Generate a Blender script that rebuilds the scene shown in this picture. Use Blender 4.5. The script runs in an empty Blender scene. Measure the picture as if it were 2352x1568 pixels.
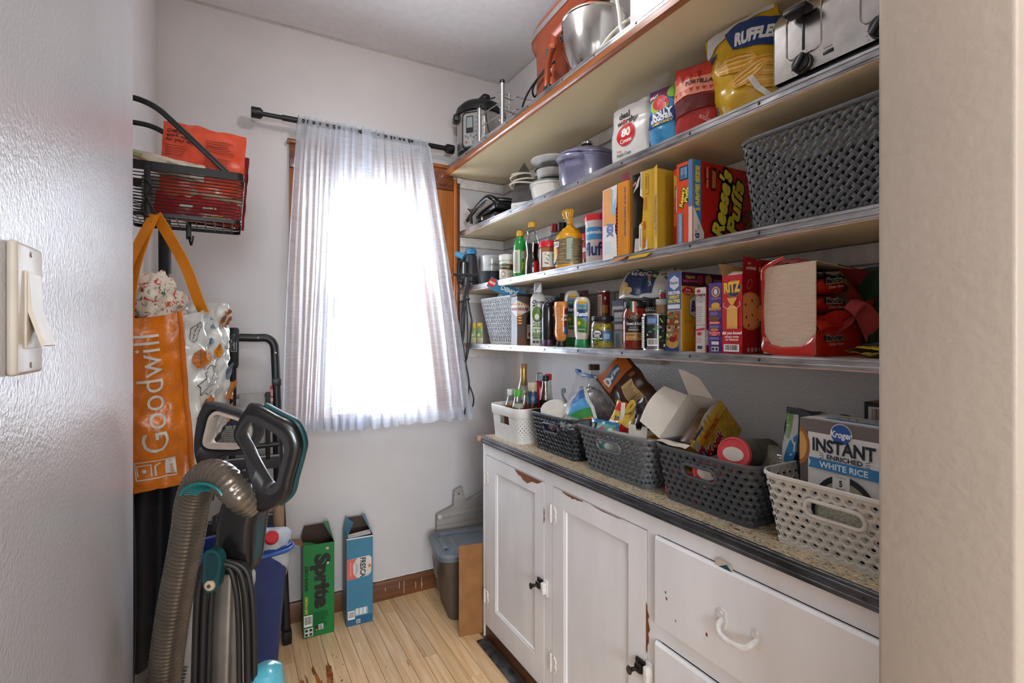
import bpy,bmesh,math,random
from mathutils import Vector,Matrix,noise

SC=bpy.context.scene
COL=SC.collection
PI=math.pi
R_=math.radians

# ------------------------------------------------------------------ camera
CAM_H=1.306
cd=bpy.data.cameras.new('camera');cam=bpy.data.objects.new('camera',cd);COL.objects.link(cam)
cd.sensor_width=36.0;cd.lens=36.0*1170.0/2352.0
cd.shift_y=(767.0-784.0)/2352.0
cd.clip_start=.02
cam.location=(0,0,CAM_H);cam.rotation_euler=(R_(90),0,R_(-29.0))
SC.camera=cam

# ------------------------------------------------------------------ world: bright overcast daylight
w=bpy.data.worlds.new('overcast_sky');SC.world=w;w.use_nodes=True
nt=w.node_tree;nt.nodes.clear()
wo=nt.nodes.new('ShaderNodeOutputWorld');bg=nt.nodes.new('ShaderNodeBackground')
bg.inputs[0].default_value=(.84,.92,1.0,1);bg.inputs[1].default_value=27.0
nt.links.new(bg.outputs[0],wo.inputs[0])

# ------------------------------------------------------------------ lights
def lamp(name,kind,loc,power,col,size=.1,rot=(0,0,0),sy=None):
    l=bpy.data.lights.new(name,kind);o=bpy.data.objects.new(name,l);COL.objects.link(o)
    l.energy=power;l.color=col;o.location=loc;o.rotation_euler=rot
    if kind=='AREA':
        l.shape='RECTANGLE';l.size=size;l.size_y=sy or size
    else:
        l.shadow_soft_size=size
    return o
LAMP=(.58,1.42,2.52)
lamp('pantry_bulb_light','POINT',LAMP,11.5,(1.0,.98,.97),.05)
lamp('kitchen_ceiling_light','AREA',(.5,-1.5,2.66),42.0,(1.0,.95,.89),1.1)
lamp('kitchen_front_fill','AREA',(-.6,-3.40,1.55),150.0,(.86,.93,1.0),1.5,(R_(90),0,0),1.2)  # unseen cool area light behind the camera, added as front fill

vs=SC.view_settings
vs.view_transform='Standard';vs.look='None';vs.exposure=.0;vs.gamma=1.0
vs.use_curve_mapping=False
SC.cycles.max_bounces=10
SC.cycles.transparent_max_bounces=24
SC.cycles.sample_clamp_indirect=6.0

# ------------------------------------------------------------------ materials
def lin(h):
    h=h.lstrip('#');out=[]
    for i in (0,2,4):
        c=int(h[i:i+2],16)/255.0
        out.append(c/12.92 if c<=.04045 else ((c+.055)/1.055) ** 2.4)
    return tuple(out)
_mats={}
def M(col,rough=.5,metal=.0,bump=.0,scale=40.0,vary=.06,trans=.0,ior=1.45,alpha=1.0,coat=.0,spec=.5,stretch=None,emit=.0,col2=None,vscale=None,detail=3.0):
    """procedural principled material: noise varies the colour, optional noise bump"""
    key=(col,rough,metal,bump,scale,vary,trans,ior,alpha,coat,spec,stretch,emit,col2,vscale,detail)
    if key in _mats:return _mats[key]
    m=bpy.data.materials.new('mat_'+col.strip('#')+'_%d' % len(_mats));m.use_nodes=True
    n=m.node_tree.nodes;L=m.node_tree.links
    p=n['Principled BSDF']
    c=lin(col)
    p.inputs['Roughness'].default_value=rough;p.inputs['Metallic'].default_value=metal
    p.inputs['IOR'].default_value=ior;p.inputs['Transmission Weight'].default_value=trans
    p.inputs['Alpha'].default_value=alpha;p.inputs['Coat Weight'].default_value=coat
    p.inputs['Specular IOR Level'].default_value=spec
    tc=n.new('ShaderNodeTexCoord');mp=n.new('ShaderNodeMapping')
    L.new(tc.outputs['Object'],mp.inputs['Vector'])
    if stretch:mp.inputs['Scale'].default_value=stretch
    nz=n.new('ShaderNodeTexNoise');nz.inputs['Scale'].default_value=vscale or scale*.5
    nz.inputs['Detail'].default_value=detail
    L.new(mp.outputs[0],nz.inputs['Vector'])
    rp=n.new('ShaderNodeValToRGB')
    lo=lin(col2) if col2 else tuple(x*(1-vary*2) for x in c)
    hi=c if col2 else tuple(min(1,x*(1+vary)) for x in c)
    rp.color_ramp.elements[0].position=.32;rp.color_ramp.elements[1].position=.68
    rp.color_ramp.elements[0].color=(*lo,1);rp.color_ramp.elements[1].color=(*hi,1)
    L.new(nz.outputs['Fac'],rp.inputs[0]);L.new(rp.outputs[0],p.inputs['Base Color'])
    if bump>0:
        nb=n.new('ShaderNodeTexNoise');nb.inputs['Scale'].default_value=scale;nb.inputs['Detail'].default_value=4
        L.new(mp.outputs[0],nb.inputs['Vector'])
        b=n.new('ShaderNodeBump');b.inputs['Strength'].default_value=bump;b.inputs['Distance'].default_value=.01
        L.new(nb.outputs['Fac'],b.inputs['Height']);L.new(b.outputs[0],p.inputs['Normal'])
    if emit:
        p.inputs['Emission Color'].default_value=(*c,1);p.inputs['Emission Strength'].default_value=emit
    _mats[key]=m
    return m
def ink(c):return M(c,.45,vary=.03)
def gloss(c):return M(c,.28,vary=.04,coat=.2)
def film(c='#ffffff',a=.25,rough=.12):
    """thin clear plastic: mostly transparent with a glossy sheen"""
    key=('film',c,a,rough)
    if key in _mats:return _mats[key]
    m=bpy.data.materials.new('mat_film_%d' % len(_mats));m.use_nodes=True
    n=m.node_tree.nodes;L=m.node_tree.links;n.clear()
    o=n.new('ShaderNodeOutputMaterial');mx=n.new('ShaderNodeMixShader');tr=n.new('ShaderNodeBsdfTransparent')
    p=n.new('ShaderNodeBsdfPrincipled');p.inputs['Base Color'].default_value=(*lin(c),1);p.inputs['Roughness'].default_value=rough
    tc=n.new('ShaderNodeTexCoord');nz=n.new('ShaderNodeTexNoise');nz.inputs['Scale'].default_value=30
    mr=n.new('ShaderNodeMapRange');mr.inputs[3].default_value=a*.6;mr.inputs[4].default_value=min(1,a*1.5)
    L.new(tc.outputs['Object'],nz.inputs['Vector']);L.new(nz.outputs['Fac'],mr.inputs[0])
    L.new(mr.outputs[0],mx.inputs[0]);L.new(tr.outputs[0],mx.inputs[1]);L.new(p.outputs[0],mx.inputs[2]);L.new(mx.outputs[0],o.inputs[0])
    _mats[key]=m
    return m
def clear(c='#ffffff'):
    """clear glass or rigid plastic: tinted transparency with a fresnel reflection"""
    key=('clear',c)
    if key in _mats:return _mats[key]
    m=bpy.data.materials.new('mat_clear_%d' % len(_mats));m.use_nodes=True
    n=m.node_tree.nodes;L=m.node_tree.links;n.clear()
    o=n.new('ShaderNodeOutputMaterial');mx=n.new('ShaderNodeMixShader');tr=n.new('ShaderNodeBsdfTransparent');gl=n.new('ShaderNodeBsdfGlossy')
    tr.inputs[0].default_value=(*lin(c),1);gl.inputs['Roughness'].default_value=.05
    lw=n.new('ShaderNodeLayerWeight');lw.inputs[0].default_value=.35
    mr=n.new('ShaderNodeMapRange');mr.inputs[3].default_value=.05;mr.inputs[4].default_value=.75
    tc=n.new('ShaderNodeTexCoord');nz=n.new('ShaderNodeTexNoise');nz.inputs['Scale'].default_value=20;bp=n.new('ShaderNodeBump');bp.inputs['Strength'].default_value=.08
    L.new(tc.outputs['Object'],nz.inputs['Vector']);L.new(nz.outputs['Fac'],bp.inputs['Height']);L.new(bp.outputs[0],gl.inputs['Normal'])
    L.new(lw.outputs['Facing'],mr.inputs[0]);L.new(mr.outputs[0],mx.inputs[0]);L.new(tr.outputs[0],mx.inputs[1]);L.new(gl.outputs[0],mx.inputs[2]);L.new(mx.outputs[0],o.inputs[0])
    _mats[key]=m
    return m
def wood(c1,c2,rough=.4,axis=1,sc=1.0,coat=.0):
    key=('wood',c1,c2,rough,axis,sc,coat)
    if key in _mats:return _mats[key]
    m=bpy.data.materials.new('mat_wood_%d' % len(_mats));m.use_nodes=True
    n=m.node_tree.nodes;L=m.node_tree.links;p=n['Principled BSDF']
    tc=n.new('ShaderNodeTexCoord');oi=n.new('ShaderNodeObjectInfo');mp=n.new('ShaderNodeMapping')
    s=[60*sc]*3;s[axis]=3.0*sc;mp.inputs['Scale'].default_value=s
    ad=n.new('ShaderNodeVectorMath');ad.operation='ADD'
    mu=n.new('ShaderNodeMath');mu.operation='MULTIPLY';mu.inputs[1].default_value=37.0
    L.new(oi.outputs['Random'],mu.inputs[0]);L.new(mp.outputs[0],ad.inputs[0]);L.new(mu.outputs[0],ad.inputs[1])
    L.new(tc.outputs['Object'],mp.inputs['Vector'])
    nz=n.new('ShaderNodeTexNoise');nz.inputs['Scale'].default_value=1.0;nz.inputs['Detail'].default_value=6;nz.inputs['Distortion'].default_value=.6
    L.new(ad.outputs[0],nz.inputs['Vector'])
    rp=n.new('ShaderNodeValToRGB');rp.color_ramp.elements[0].position=.3;rp.color_ramp.elements[1].position=.7
    rp.color_ramp.elements[0].color=(*lin(c2),1);rp.color_ramp.elements[1].color=(*lin(c1),1)
    L.new(nz.outputs['Fac'],rp.inputs[0])
    hs=n.new('ShaderNodeHueSaturation');mr=n.new('ShaderNodeMapRange');mr.inputs[3].default_value=.86;mr.inputs[4].default_value=1.1
    L.new(oi.outputs['Random'],mr.inputs[0]);L.new(mr.outputs[0],hs.inputs['Value']);L.new(rp.outputs[0],hs.inputs['Color'])
    L.new(hs.outputs[0],p.inputs['Base Color'])
    p.inputs['Roughness'].default_value=rough;p.inputs['Coat Weight'].default_value=coat
    b=n.new('ShaderNodeBump');b.inputs['Strength'].default_value=.15;b.inputs['Distance'].default_value=.002
    L.new(nz.outputs['Fac'],b.inputs['Height']);L.new(b.outputs[0],p.inputs['Normal'])
    _mats[key]=m
    return m

# ------------------------------------------------------------------ mesh builder
class MB:
    def __init__(s):s.v=[];s.f=[];s.m=[]
    def add(s,verts,faces,mi=0):
        b=len(s.v);s.v+=[tuple(q) for q in verts]
        for i,f in enumerate(faces):
            s.f.append([b+k for k in f]);s.m.append(mi[i] if isinstance(mi,(list,tuple)) else mi)
        return s
    def box(s,x0,y0,z0,x1,y1,z1,mi=0):
        v=[(x,y,z) for z in (z0,z1) for y in (y0,y1) for x in (x0,x1)]
        # order of faces: bottom, top, front(-y), back(+y), left(-x), right(+x)
        return s.add(v,[(0,2,3,1),(4,5,7,6),(0,1,5,4),(2,6,7,3),(0,4,6,2),(1,3,7,5)],mi)
    def rbox(s,x0,y0,z0,x1,y1,z1,r=.003,seg=2,mi=0,edges=None):
        bm=bmesh.new()
        bmesh.ops.create_cube(bm,size=1.0)
        for q in bm.verts:
            q.co=Vector(((x0+x1)/2+q.co.x*(x1-x0),(y0+y1)/2+q.co.y*(y1-y0),(z0+z1)/2+q.co.z*(z1-z0)))
        eg=[e for e in bm.edges if edges is None or edges(e.verts[0].co-e.verts[1].co,(e.verts[0].co+e.verts[1].co)/2)]
        bmesh.ops.bevel(bm,geom=eg,offset=r,segments=seg,profile=.5,affect='EDGES')
        return s.bm(bm,mi)
    def bm(s,bm,mi=0,M4=None):
        bm.verts.ensure_lookup_table();bm.verts.index_update()
        s.add([(M4 @ q.co) if M4 else q.co.copy() for q in bm.verts],[[q.index for q in f.verts] for f in bm.faces],mi);bm.free()
        return s
    def lathe(s,prof,n=28,mi=0,c=(0,0,0),sx=1.0,sy=1.0,fn=None,cap=(True,True),a0=.0,a1=2*PI,mis=None):
        full=abs(a1-a0-2*PI)<1e-6;cnt=n if full else n+1
        v=[]
        for (r,z) in prof:
            for i in range(cnt):
                a=a0+(a1-a0)*i/n
                rr=fn(r,z,a) if fn else r
                v.append((c[0]+rr*math.cos(a)*sx,c[1]+rr*math.sin(a)*sy,c[2]+z))
        f=[];ml=[]
        for j in range(len(prof)-1):
            for i in range(n):
                i2=(i+1) % cnt
                f.append((j*cnt+i,j*cnt+i2,(j+1)*cnt+i2,(j+1)*cnt+i));ml.append(mis[j] if mis else mi)
        if cap[0] and full and prof[0][0]>1e-6:f.append(tuple(range(cnt))[::-1]);ml.append(mis[0] if mis else mi)
        if cap[1] and full and prof[-1][0]>1e-6:f.append(tuple(range((len(prof)-1)*cnt,len(prof)*cnt)));ml.append(mis[-1] if mis else mi)
        return s.add(v,f,ml)
    def cyl(s,p,q,r,n=16,mi=0,r2=None):return s.tube([p,q],r,n,mi,radii=[r,r2 if r2 is not None else r])
    def tube(s,pts,r,n=8,mi=0,closed=False,radii=None,sx=1.0,ups=None):
        P=[Vector(q) for q in pts];N=len(P);v=[];f=[]
        up=None
        for i in range(N):
            if closed:d=P[(i+1) % N]-P[i-1]
            else:d=P[min(i+1,N-1)]-P[max(i-1,0)]
            d.normalize()
            if up is None:
                up=Vector((0,0,1)) if abs(d.z)<.9 else Vector((1,0,0))
                if ups is not None:up=Vector(ups)
            a=d.cross(up);
            if a.length<1e-6:a=d.cross(Vector((0,1,0)))
            a.normalize();b=a.cross(d);b.normalize();up=b
            rr=radii[i] if radii else r
            for k in range(n):
                t=2*PI*k/n
                v.append(P[i]+a*math.cos(t)*rr*sx+b*math.sin(t)*rr)
        for i in range(N if closed else N-1):
            j=(i+1) % N
            for k in range(n):
                k2=(k+1) % n
                f.append((i*n+k,i*n+k2,j*n+k2,j*n+k))
        if not closed:
            f.append(tuple(range(n))[::-1]);f.append(tuple(range((N-1)*n,N*n)))
        return s.add(v,f,mi)
    def prism(s,poly,y0,y1,mi=0,plane='xz'):
        """extrude a 2-D outline: plane xz extrudes along y, xy along z, yz along x"""
        n=len(poly)
        def P(a,b,h):return (a,h,b) if plane=='xz' else ((a,b,h) if plane=='xy' else (h,a,b))
        v=[P(a,b,y0) for a,b in poly]+[P(a,b,y1) for a,b in poly]
        f=[tuple(range(n)),tuple(range(n,2*n))[::-1]]+[(i,(i+1) % n,n+(i+1) % n,n+i) for i in range(n)]
        return s.add(v,f,mi)
    def grid(s,fn,nu,nv,mi=0,closed_u=False):
        cu=nu if closed_u else nu+1
        v=[fn(i/nu,j/nv) for j in range(nv+1) for i in range(cu)]
        f=[]
        for j in range(nv):
            for i in range(nu):
                i2=(i+1) % cu
                f.append((j*cu+i,j*cu+i2,(j+1)*cu+i2,(j+1)*cu+i))
        return s.add(v,f,mi)
    def xf(s,M4,start=0):
        for i in range(start,len(s.v)):s.v[i]=tuple(M4 @ Vector(s.v[i]))
        return s
    def mesh(s,name,mats,smooth=35):
        me=bpy.data.meshes.new(name);me.from_pydata(s.v,[],s.f)
        for m in (mats if isinstance(mats,(list,tuple)) else [mats]):me.materials.append(m)
        me.polygons.foreach_set('material_index',s.m)
        bm=bmesh.new();bm.from_mesh(me);bmesh.ops.recalc_face_normals(bm,faces=bm.faces);bm.to_mesh(me);bm.free()
        if smooth:
            me.shade_smooth();me.set_sharp_from_angle(angle=R_(smooth))
        me.update()
        return me
    def build(s,name,mats,parent=None,smooth=35,loc=None,rot=None):
        return link(name,s.mesh(name,mats,smooth),parent,loc,rot)
def link(name,me,parent=None,loc=None,rot=None):
    o=bpy.data.objects.new(name,me);COL.objects.link(o)
    if parent is not None:o.parent=parent
    if loc is not None:o.location=loc
    if rot is not None:o.rotation_euler=rot
    return o
def tag(o,label=None,cat=None,group=None,kind=None):
    if label:o['label']=label
    if cat:o['category']=cat
    if group:o['group']=group
    if kind:o['kind']=kind
    return o
def thing(name,label,cat,loc=(0,0,0),rz=.0,group=None,rot=None):
    o=bpy.data.objects.new(name,None);COL.objects.link(o);o.empty_display_size=.05
    o.location=loc;o.rotation_euler=rot if rot else (0,0,R_(rz))
    return tag(o,label,cat,group)
def struct(name,mb,mats,smooth=35,parent=None):
    o=mb.build(name,mats,parent,smooth)
    if parent is None:o['kind']='structure'
    return o
def bez(pts,n=10):
    """Catmull-Rom through points"""
    P=[Vector(p) for p in pts];P=[P[0]*2-P[1]]+P+[P[-1]*2-P[-2]];out=[]
    for i in range(1,len(P)-2):
        for k in range(n):
            t=k/n;a,b,c,d=P[i-1],P[i],P[i+1],P[i+2]
            out.append(.5*((2*b)+(c-a)*t+(2*a-5*b+4*c-d)*t*t+(3*b-a-3*c+d)*t ** 3))
    out.append(P[-2]);return out
def rrect(a,b,r,n=5,cx=0,cy=0):
    """rounded rectangle outline of half sizes a, b"""
    pts=[]
    for (sx,sy,s0) in ((1,1,0),(-1,1,90),(-1,-1,180),(1,-1,270)):
        for k in range(n+1):
            t=R_(s0+90*k/n);pts.append((cx+sx*(a-r)+r*math.cos(t),cy+sy*(b-r)+r*math.sin(t)))
    return pts

# ------------------------------------------------------------------ flat print (lettering, panels) laid on a surface
_txt={}
def text_geo(s,bold=.0):
    key=(s,bold)
    if key not in _txt:
        c=bpy.data.curves.new('lettering','FONT');c.body=s;c.size=1.0;c.resolution_u=3;c.offset=bold;c.fill_mode='FRONT'
        o=bpy.data.objects.new('lettering',c)
        me=bpy.data.meshes.new_from_object(o)
        V=[(q.co.x,q.co.y) for q in me.vertices];F=[tuple(p.vertices) for p in me.polygons]
        bpy.data.objects.remove(o);bpy.data.curves.remove(c);bpy.data.meshes.remove(me)
        if V:
            x0=min(q[0] for q in V);x1=max(q[0] for q in V)
            V=[(q[0]-(x0+x1)/2,q[1]) for q in V]
            _txt[key]=(V,F,x1-x0)
        else:_txt[key]=([],[],1)
    return _txt[key]
class Pr:
    STEP=.00022
    def __init__(s,mp,grid=None,base=.0005):s.mp=mp;s.g=grid;s.it=[];s.mats=[];s.lay=0;s.base=base
    def _m(s,c):
        m=c if not isinstance(c,str) else ink(c)
        if m not in s.mats:s.mats.append(m)
        return s.mats.index(m)
    def _add(s,V,F,c):s.it.append((V,F,s._m(c),s.lay));s.lay+=1;return s
    def same(s):s.lay-=1;return s
    def poly(s,pts,c):return s._add([tuple(p) for p in pts],[tuple(range(len(pts)))],c)
    def rect(s,x0,y0,x1,y1,c):return s.poly([(x0,y0),(x1,y0),(x1,y1),(x0,y1)],c)
    def ell(s,cx,cy,rx,ry,c,n=24,rot=0):
        cr,sr=math.cos(R_(rot)),math.sin(R_(rot));pts=[]
        for i in range(n):
            a=2*PI*i/n;x,y=rx*math.cos(a),ry*math.sin(a);pts.append((cx+x*cr-y*sr,cy+x*sr+y*cr))
        return s.poly(pts,c)
    def line(s,pts,wd,c):
        V=[];F=[]
        for i in range(len(pts)):
            a=Vector(pts[max(i-1,0)]);b=Vector(pts[min(i+1,len(pts)-1)]);d=(b-a)
            if d.length<1e-9:d=Vector((1,0))
            d.normalize();n=Vector((-d.y,d.x))*wd/2;p=Vector(pts[i]);V+=[tuple(p+n),tuple(p-n)]
        for i in range(len(pts)-1):F.append((2*i,2*i+1,2*i+3,2*i+2))
        return s._add(V,F,c)
    def text(s,t,x,y,h,c,rot=0,w=None,bold=.0,al='C',shear=.0,maxw=None):
        V,F,wd=text_geo(t,bold)
        k=h/.73;kx=k
        if w:kx=w/wd
        if maxw and wd*kx>maxw:kx=maxw/wd
        ox={'C':0,'L':wd*kx/2,'R':-wd*kx/2}[al]
        cr,sr=math.cos(R_(rot)),math.sin(R_(rot));out=[]
        for (a,b) in V:
            px=a*kx+ox+b*k*shear;py=(b-.36)*k
            out.append((x+px*cr-py*sr,y+px*sr+py*cr))
        return s._add(out,F,c)
    def lines(s,x0,y0,x1,y1,n,c,fill=.5,seed=0,rot=False):
        """rows of unreadable small print"""
        rnd=random.Random(seed+n);V=[];F=[]
        for i in range(n):
            if rot:
                p=(x1-x0)/n;a=x0+p*i;L=(y1-y0)*rnd.uniform(.7,1);q=[(a,y1-L),(a+p*fill,y1-L),(a+p*fill,y1),(a,y1)]
            else:
                p=(y1-y0)/n;a=y0+p*i;L=(x1-x0)*rnd.uniform(.7,1);q=[(x0,a),(x0+L,a),(x0+L,a+p*fill),(x0,a+p*fill)]
            b=len(V);V+=q;F.append((b,b+1,b+2,b+3))
        return s._add(V,F,c)
    def barcode(s,x0,y0,x1,y1,seed=1,vert=False):
        s.rect(x0,y0,x1,y1,'#e8e6e2');rnd=random.Random(seed);V=[];F=[]
        m=.1
        u=.08
        while u<.92:
            wd=rnd.choice((.012,.02,.035))
            if vert:q=[(x0+(x1-x0)*m,y0+(y1-y0)*u),(x1-(x1-x0)*m,y0+(y1-y0)*u),(x1-(x1-x0)*m,y0+(y1-y0)*(u+wd)),(x0+(x1-x0)*m,y0+(y1-y0)*(u+wd))]
            else:q=[(x0+(x1-x0)*u,y0+(y1-y0)*.2),(x0+(x1-x0)*(u+wd),y0+(y1-y0)*.2),(x0+(x1-x0)*(u+wd),y1-(y1-y0)*m),(x0+(x1-x0)*u,y1-(y1-y0)*m)]
            b=len(V);V+=q;F.append((b,b+1,b+2,b+3));u+=wd+rnd.choice((.015,.025))
        return s._add(V,F,'#26211f')
    def build(s,name,parent,label=None):
        if not s.it:return None
        mb=MB()
        for (V,F,mi,lay) in s.it:
            off=s.base+s.STEP*lay
            if s.g:
                bm=bmesh.new();vs_=[bm.verts.new((a,b,0)) for a,b in V]
                for f in F:
                    try:bm.faces.new([vs_[i] for i in f])
                    except ValueError:pass
                bmesh.ops.triangulate(bm,faces=[f for f in bm.faces if len(f.verts)>4])
                for ax in (0,1):
                    lo=min(q[ax] for q in V);hi=max(q[ax] for q in V);k=math.floor(lo/s.g)+1
                    while k*s.g<hi:
                        co=[0,0,0];co[ax]=k*s.g;no=[0,0,0];no[ax]=1
                        bmesh.ops.bisect_plane(bm,geom=bm.verts[:]+bm.edges[:]+bm.faces[:],plane_co=co,plane_no=no,dist=1e-7);k+=1
                bm.verts.index_update()
                mb.add([s.mp(q.co.x,q.co.y,off) for q in bm.verts],[[q.index for q in f.verts] for f in bm.faces],mi);bm.free()
            else:
                mb.add([s.mp(a,b,off) for a,b in V],F,mi)
        me=bpy.data.meshes.new(name);me.from_pydata(mb.v,[],mb.f)
        for m in s.mats:me.materials.append(m)
        me.polygons.foreach_set('material_index',mb.m);me.update()
        if s.g:me.shade_smooth()
        o=link(name,me,parent)
        if label:o['label']=label
        return o
def plane_map(o,ux,uy):
    o,ux,uy=Vector(o),Vector(ux).normalized(),Vector(uy).normalized();n=ux.cross(uy)
    return lambda s,t,off:o+ux*s+uy*t+n*off
def lathe_map(prof,ang,c=(0,0,0),sx=1.0,sy=1.0,flip=1):
    """s = arc length at the widest radius around direction ang, t = height; print follows the profile"""
    R0=max(r for r,z in prof)
    def rad(t):
        for (r0,z0),(r1,z1) in zip(prof,prof[1:]):
            if min(z0,z1)<=t<=max(z0,z1) and abs(z1-z0)>1e-9:return r0+(r1-r0)*(t-z0)/(z1-z0)
        return R0
    def f(s,t,off):
        a=ang+flip*s/R0;r=rad(t)+off
        return Vector((c[0]+r*sx*math.cos(a),c[1]+r*sy*math.sin(a),c[2]+t))
    return f
def ws(o):
    """child mesh given in world coordinates"""
    p=o.parent
    o.matrix_parent_inverse=(Matrix.Translation(p.location) @ p.rotation_euler.to_matrix().to_4x4()).inverted()
    return o

# ================================================================== THE ROOM
XL,XR,YB,ZC=-.256,1.344,2.51,2.70
XS,YS=-.165,1.248          # near left wall (with the switch) and where it ends
XJ,YJ0,YJ1=.80,.232,.379   # right door jamb
def wall_mat(col,rough,bump,scale,streak=False):
    m=M(col,rough,bump=bump,scale=scale,vary=.03,vscale=3.0,stretch=(1,1,.35) if streak else None)
    return m
m_wall=wall_mat('#c8c3c2',.40,.07,90)
m_gloss=M('#cccdd2',.24,bump=.14,scale=210,vary=.03,vscale=3.0,spec=.9)
m_right=wall_mat('#d4d2d3',.33,.22,120)
m_ceil=M('#eaeaee',.6,bump=.05,scale=60,vary=.02)
m_jamb=wall_mat('#a5978a',.42,.10,70)
m_kit=wall_mat('#d0ccc8',.5,.05,60)
m_groove=M('#3a2a1c',.8)

struct('floor',MB().box(-2.0,-3.6,-.05,2.6,2.6,-.008),M('#a88660',.5))
struct('ceiling',MB().box(-2.0,-3.6,ZC,2.6,2.65,ZC+.05),m_ceil)
struct('wall_left',MB().box(XL-.06,YS-.10,0,XL,YB,ZC),m_wall)
struct('wall_right',MB().box(XR,YJ1,0,XR+.06,YB,ZC),m_right)
# near left wall: its free edge is a little rounded and wavy
st=MB()
def _stub(u,v):
    z=v*ZC
    wob=.004*noise.noise(Vector((0,0,z*3.1)))
    ye=YS+wob-.012*(v-.5)
    pts=[(XS,YJ0),(XS,ye-.03),(XS-.001,ye-.012),(XS-.005,ye-.003),(XS-.013,ye),(XL-.06,ye)]
    return (*pts[int(round(u*5))],z)
st.grid(_stub,5,60)
st.box(XL-.06,YJ0,0,XL-.05,YS-.1,ZC)
struct('wall_near',st,m_gloss,60)
struct('wall_jamb',MB().rbox(XJ,YJ0,0,XJ+.8,YJ1,ZC,.006,3),m_jamb)
struct('wall_header',MB().box(XS,YJ0,2.12,XJ,YJ1,ZC),m_kit)
kt=MB()
kt.box(-2.0,YJ0,0,XL-.06,YJ1,ZC);kt.box(XJ+.8,YJ0,0,2.6,YJ1,ZC)
kt.box(-2.05,-3.6,0,-2.0,YJ1,ZC);kt.box(2.6,-3.6,0,2.65,YJ1,ZC);kt.box(-2.0,-3.65,0,2.6,-3.6,ZC)
struct('wall_kitchen',kt,m_kit)
# back wall with the window opening
WX0,WX1,WZ0,WZ1=.345,.905,.94,2.06
bw=MB()
bw.box(XL-.06,YB,0,WX0,YB+.12,ZC);bw.box(WX1,YB,0,XR+.06,YB+.12,ZC)
bw.box(WX0,YB,0,WX1,YB+.12,WZ0);bw.box(WX0,YB,WZ1,WX1,YB+.12,ZC)
struct('wall_back',bw,m_wall)
# wavy paint line and cracks where wall meets ceiling, corner bead on the left
cv=MB();cv.tube([(x,YB-.001+.001*noise.noise(Vector((x*9,0,0))),ZC-.004+.003*noise.noise(Vector((x*6,3,0)))) for x in [XL+i*.02 for i in range(80)]],.004,6)
struct('trim_1',cv,M('#bdb6b0',.5))
cv=MB();cv.tube([(XR-.002,y,ZC-.004+.002*noise.noise(Vector((y*6,7,0)))) for y in [YJ1+i*.03 for i in range(71)]],.004,6)
struct('trim_2',cv,M('#bdb6b0',.5))

# floor boards, each its own piece
fl=bpy.data.objects['floor']
m_floor=wood('#ebcda4','#cfa472',.30,1,1.0,.2)
PW=.0572;rnd=random.Random(5);boards={}
i=0;x=XL-.03
while x<.955:
    x1=min(x+PW,.955);y=.22;k=0
    cuts=sorted([rnd.uniform(.6,1.5),rnd.uniform(1.75,2.4)]) if i % 3 else [rnd.uniform(.8,1.7)]
    for ye in cuts+[YB-.015]:
        b=MB().rbox(x+.0007,y+.0005,-.012,x1-.0007,ye-.0005,rnd.uniform(-.0006,.0),.0008,1)
        b.build('floor_board',m_floor,fl);y=ye
    x+=PW;i+=1
def blot(cx,cy,rx,ry,seed,rot=0,n=22,rough=.35):
    rn=random.Random(seed);pts=[]
    for k in range(n):
        a=2*PI*k/n;q=1+rough*(rn.random()-.5)*2;px,py=rx*q*math.cos(a),ry*q*math.sin(a)
        c,s_=math.cos(R_(rot)),math.sin(R_(rot));pts.append((cx+px*c-py*s_,cy+px*s_+py*c))
    return pts
# stains and paint specks on the boards
pr=Pr(plane_map((0,0,.0002),(1,0,0),(0,1,0)),base=.0003);pr.STEP=.00003
sm=M('#8a4a1a',.4,vary=.25,scale=120);sm2=M('#a8662e',.4,vary=.2,scale=120)
for (cx,cy,rx,ry,c) in [(.335,2.05,.010,.075,sm),(.325,2.0,.007,.04,sm2),(.285,2.10,.007,.03,sm),(.292,2.04,.006,.04,sm2),(.30,1.99,.004,.035,sm2),(.235,2.03,.007,.035,sm2),(.255,2.06,.004,.03,sm2),(.225,1.97,.003,.03,sm2),(.37,1.99,.003,.008,sm2),(.62,1.97,.0025,.02,sm2),(.24,1.92,.003,.02,sm2)]:
    pr.poly(blot(cx,cy,rx,ry,int(cx*999),rnd.uniform(-6,6)),c)
rn=random.Random(3)
for k in range(70):
    cx=rn.gauss(.62,.05);cy=rn.gauss(2.05,.06);q=rn.uniform(.001,.0035)
    pr.poly(blot(cx,cy,q,q*rn.uniform(.6,1.6),k,n=8),'#cfcac6')
for k in range(25):
    cx=rn.uniform(.3,.93);cy=rn.uniform(1.9,2.25);q=rn.uniform(.0008,.002)
    pr.poly(blot(cx,cy,q,q*2,k+99,n=7),rn.choice(('#5a4632','#d5d2ce','#6b4a2c')))
tag(pr.build('floor_stain',fl),'brown water stains and white paint specks')

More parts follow.
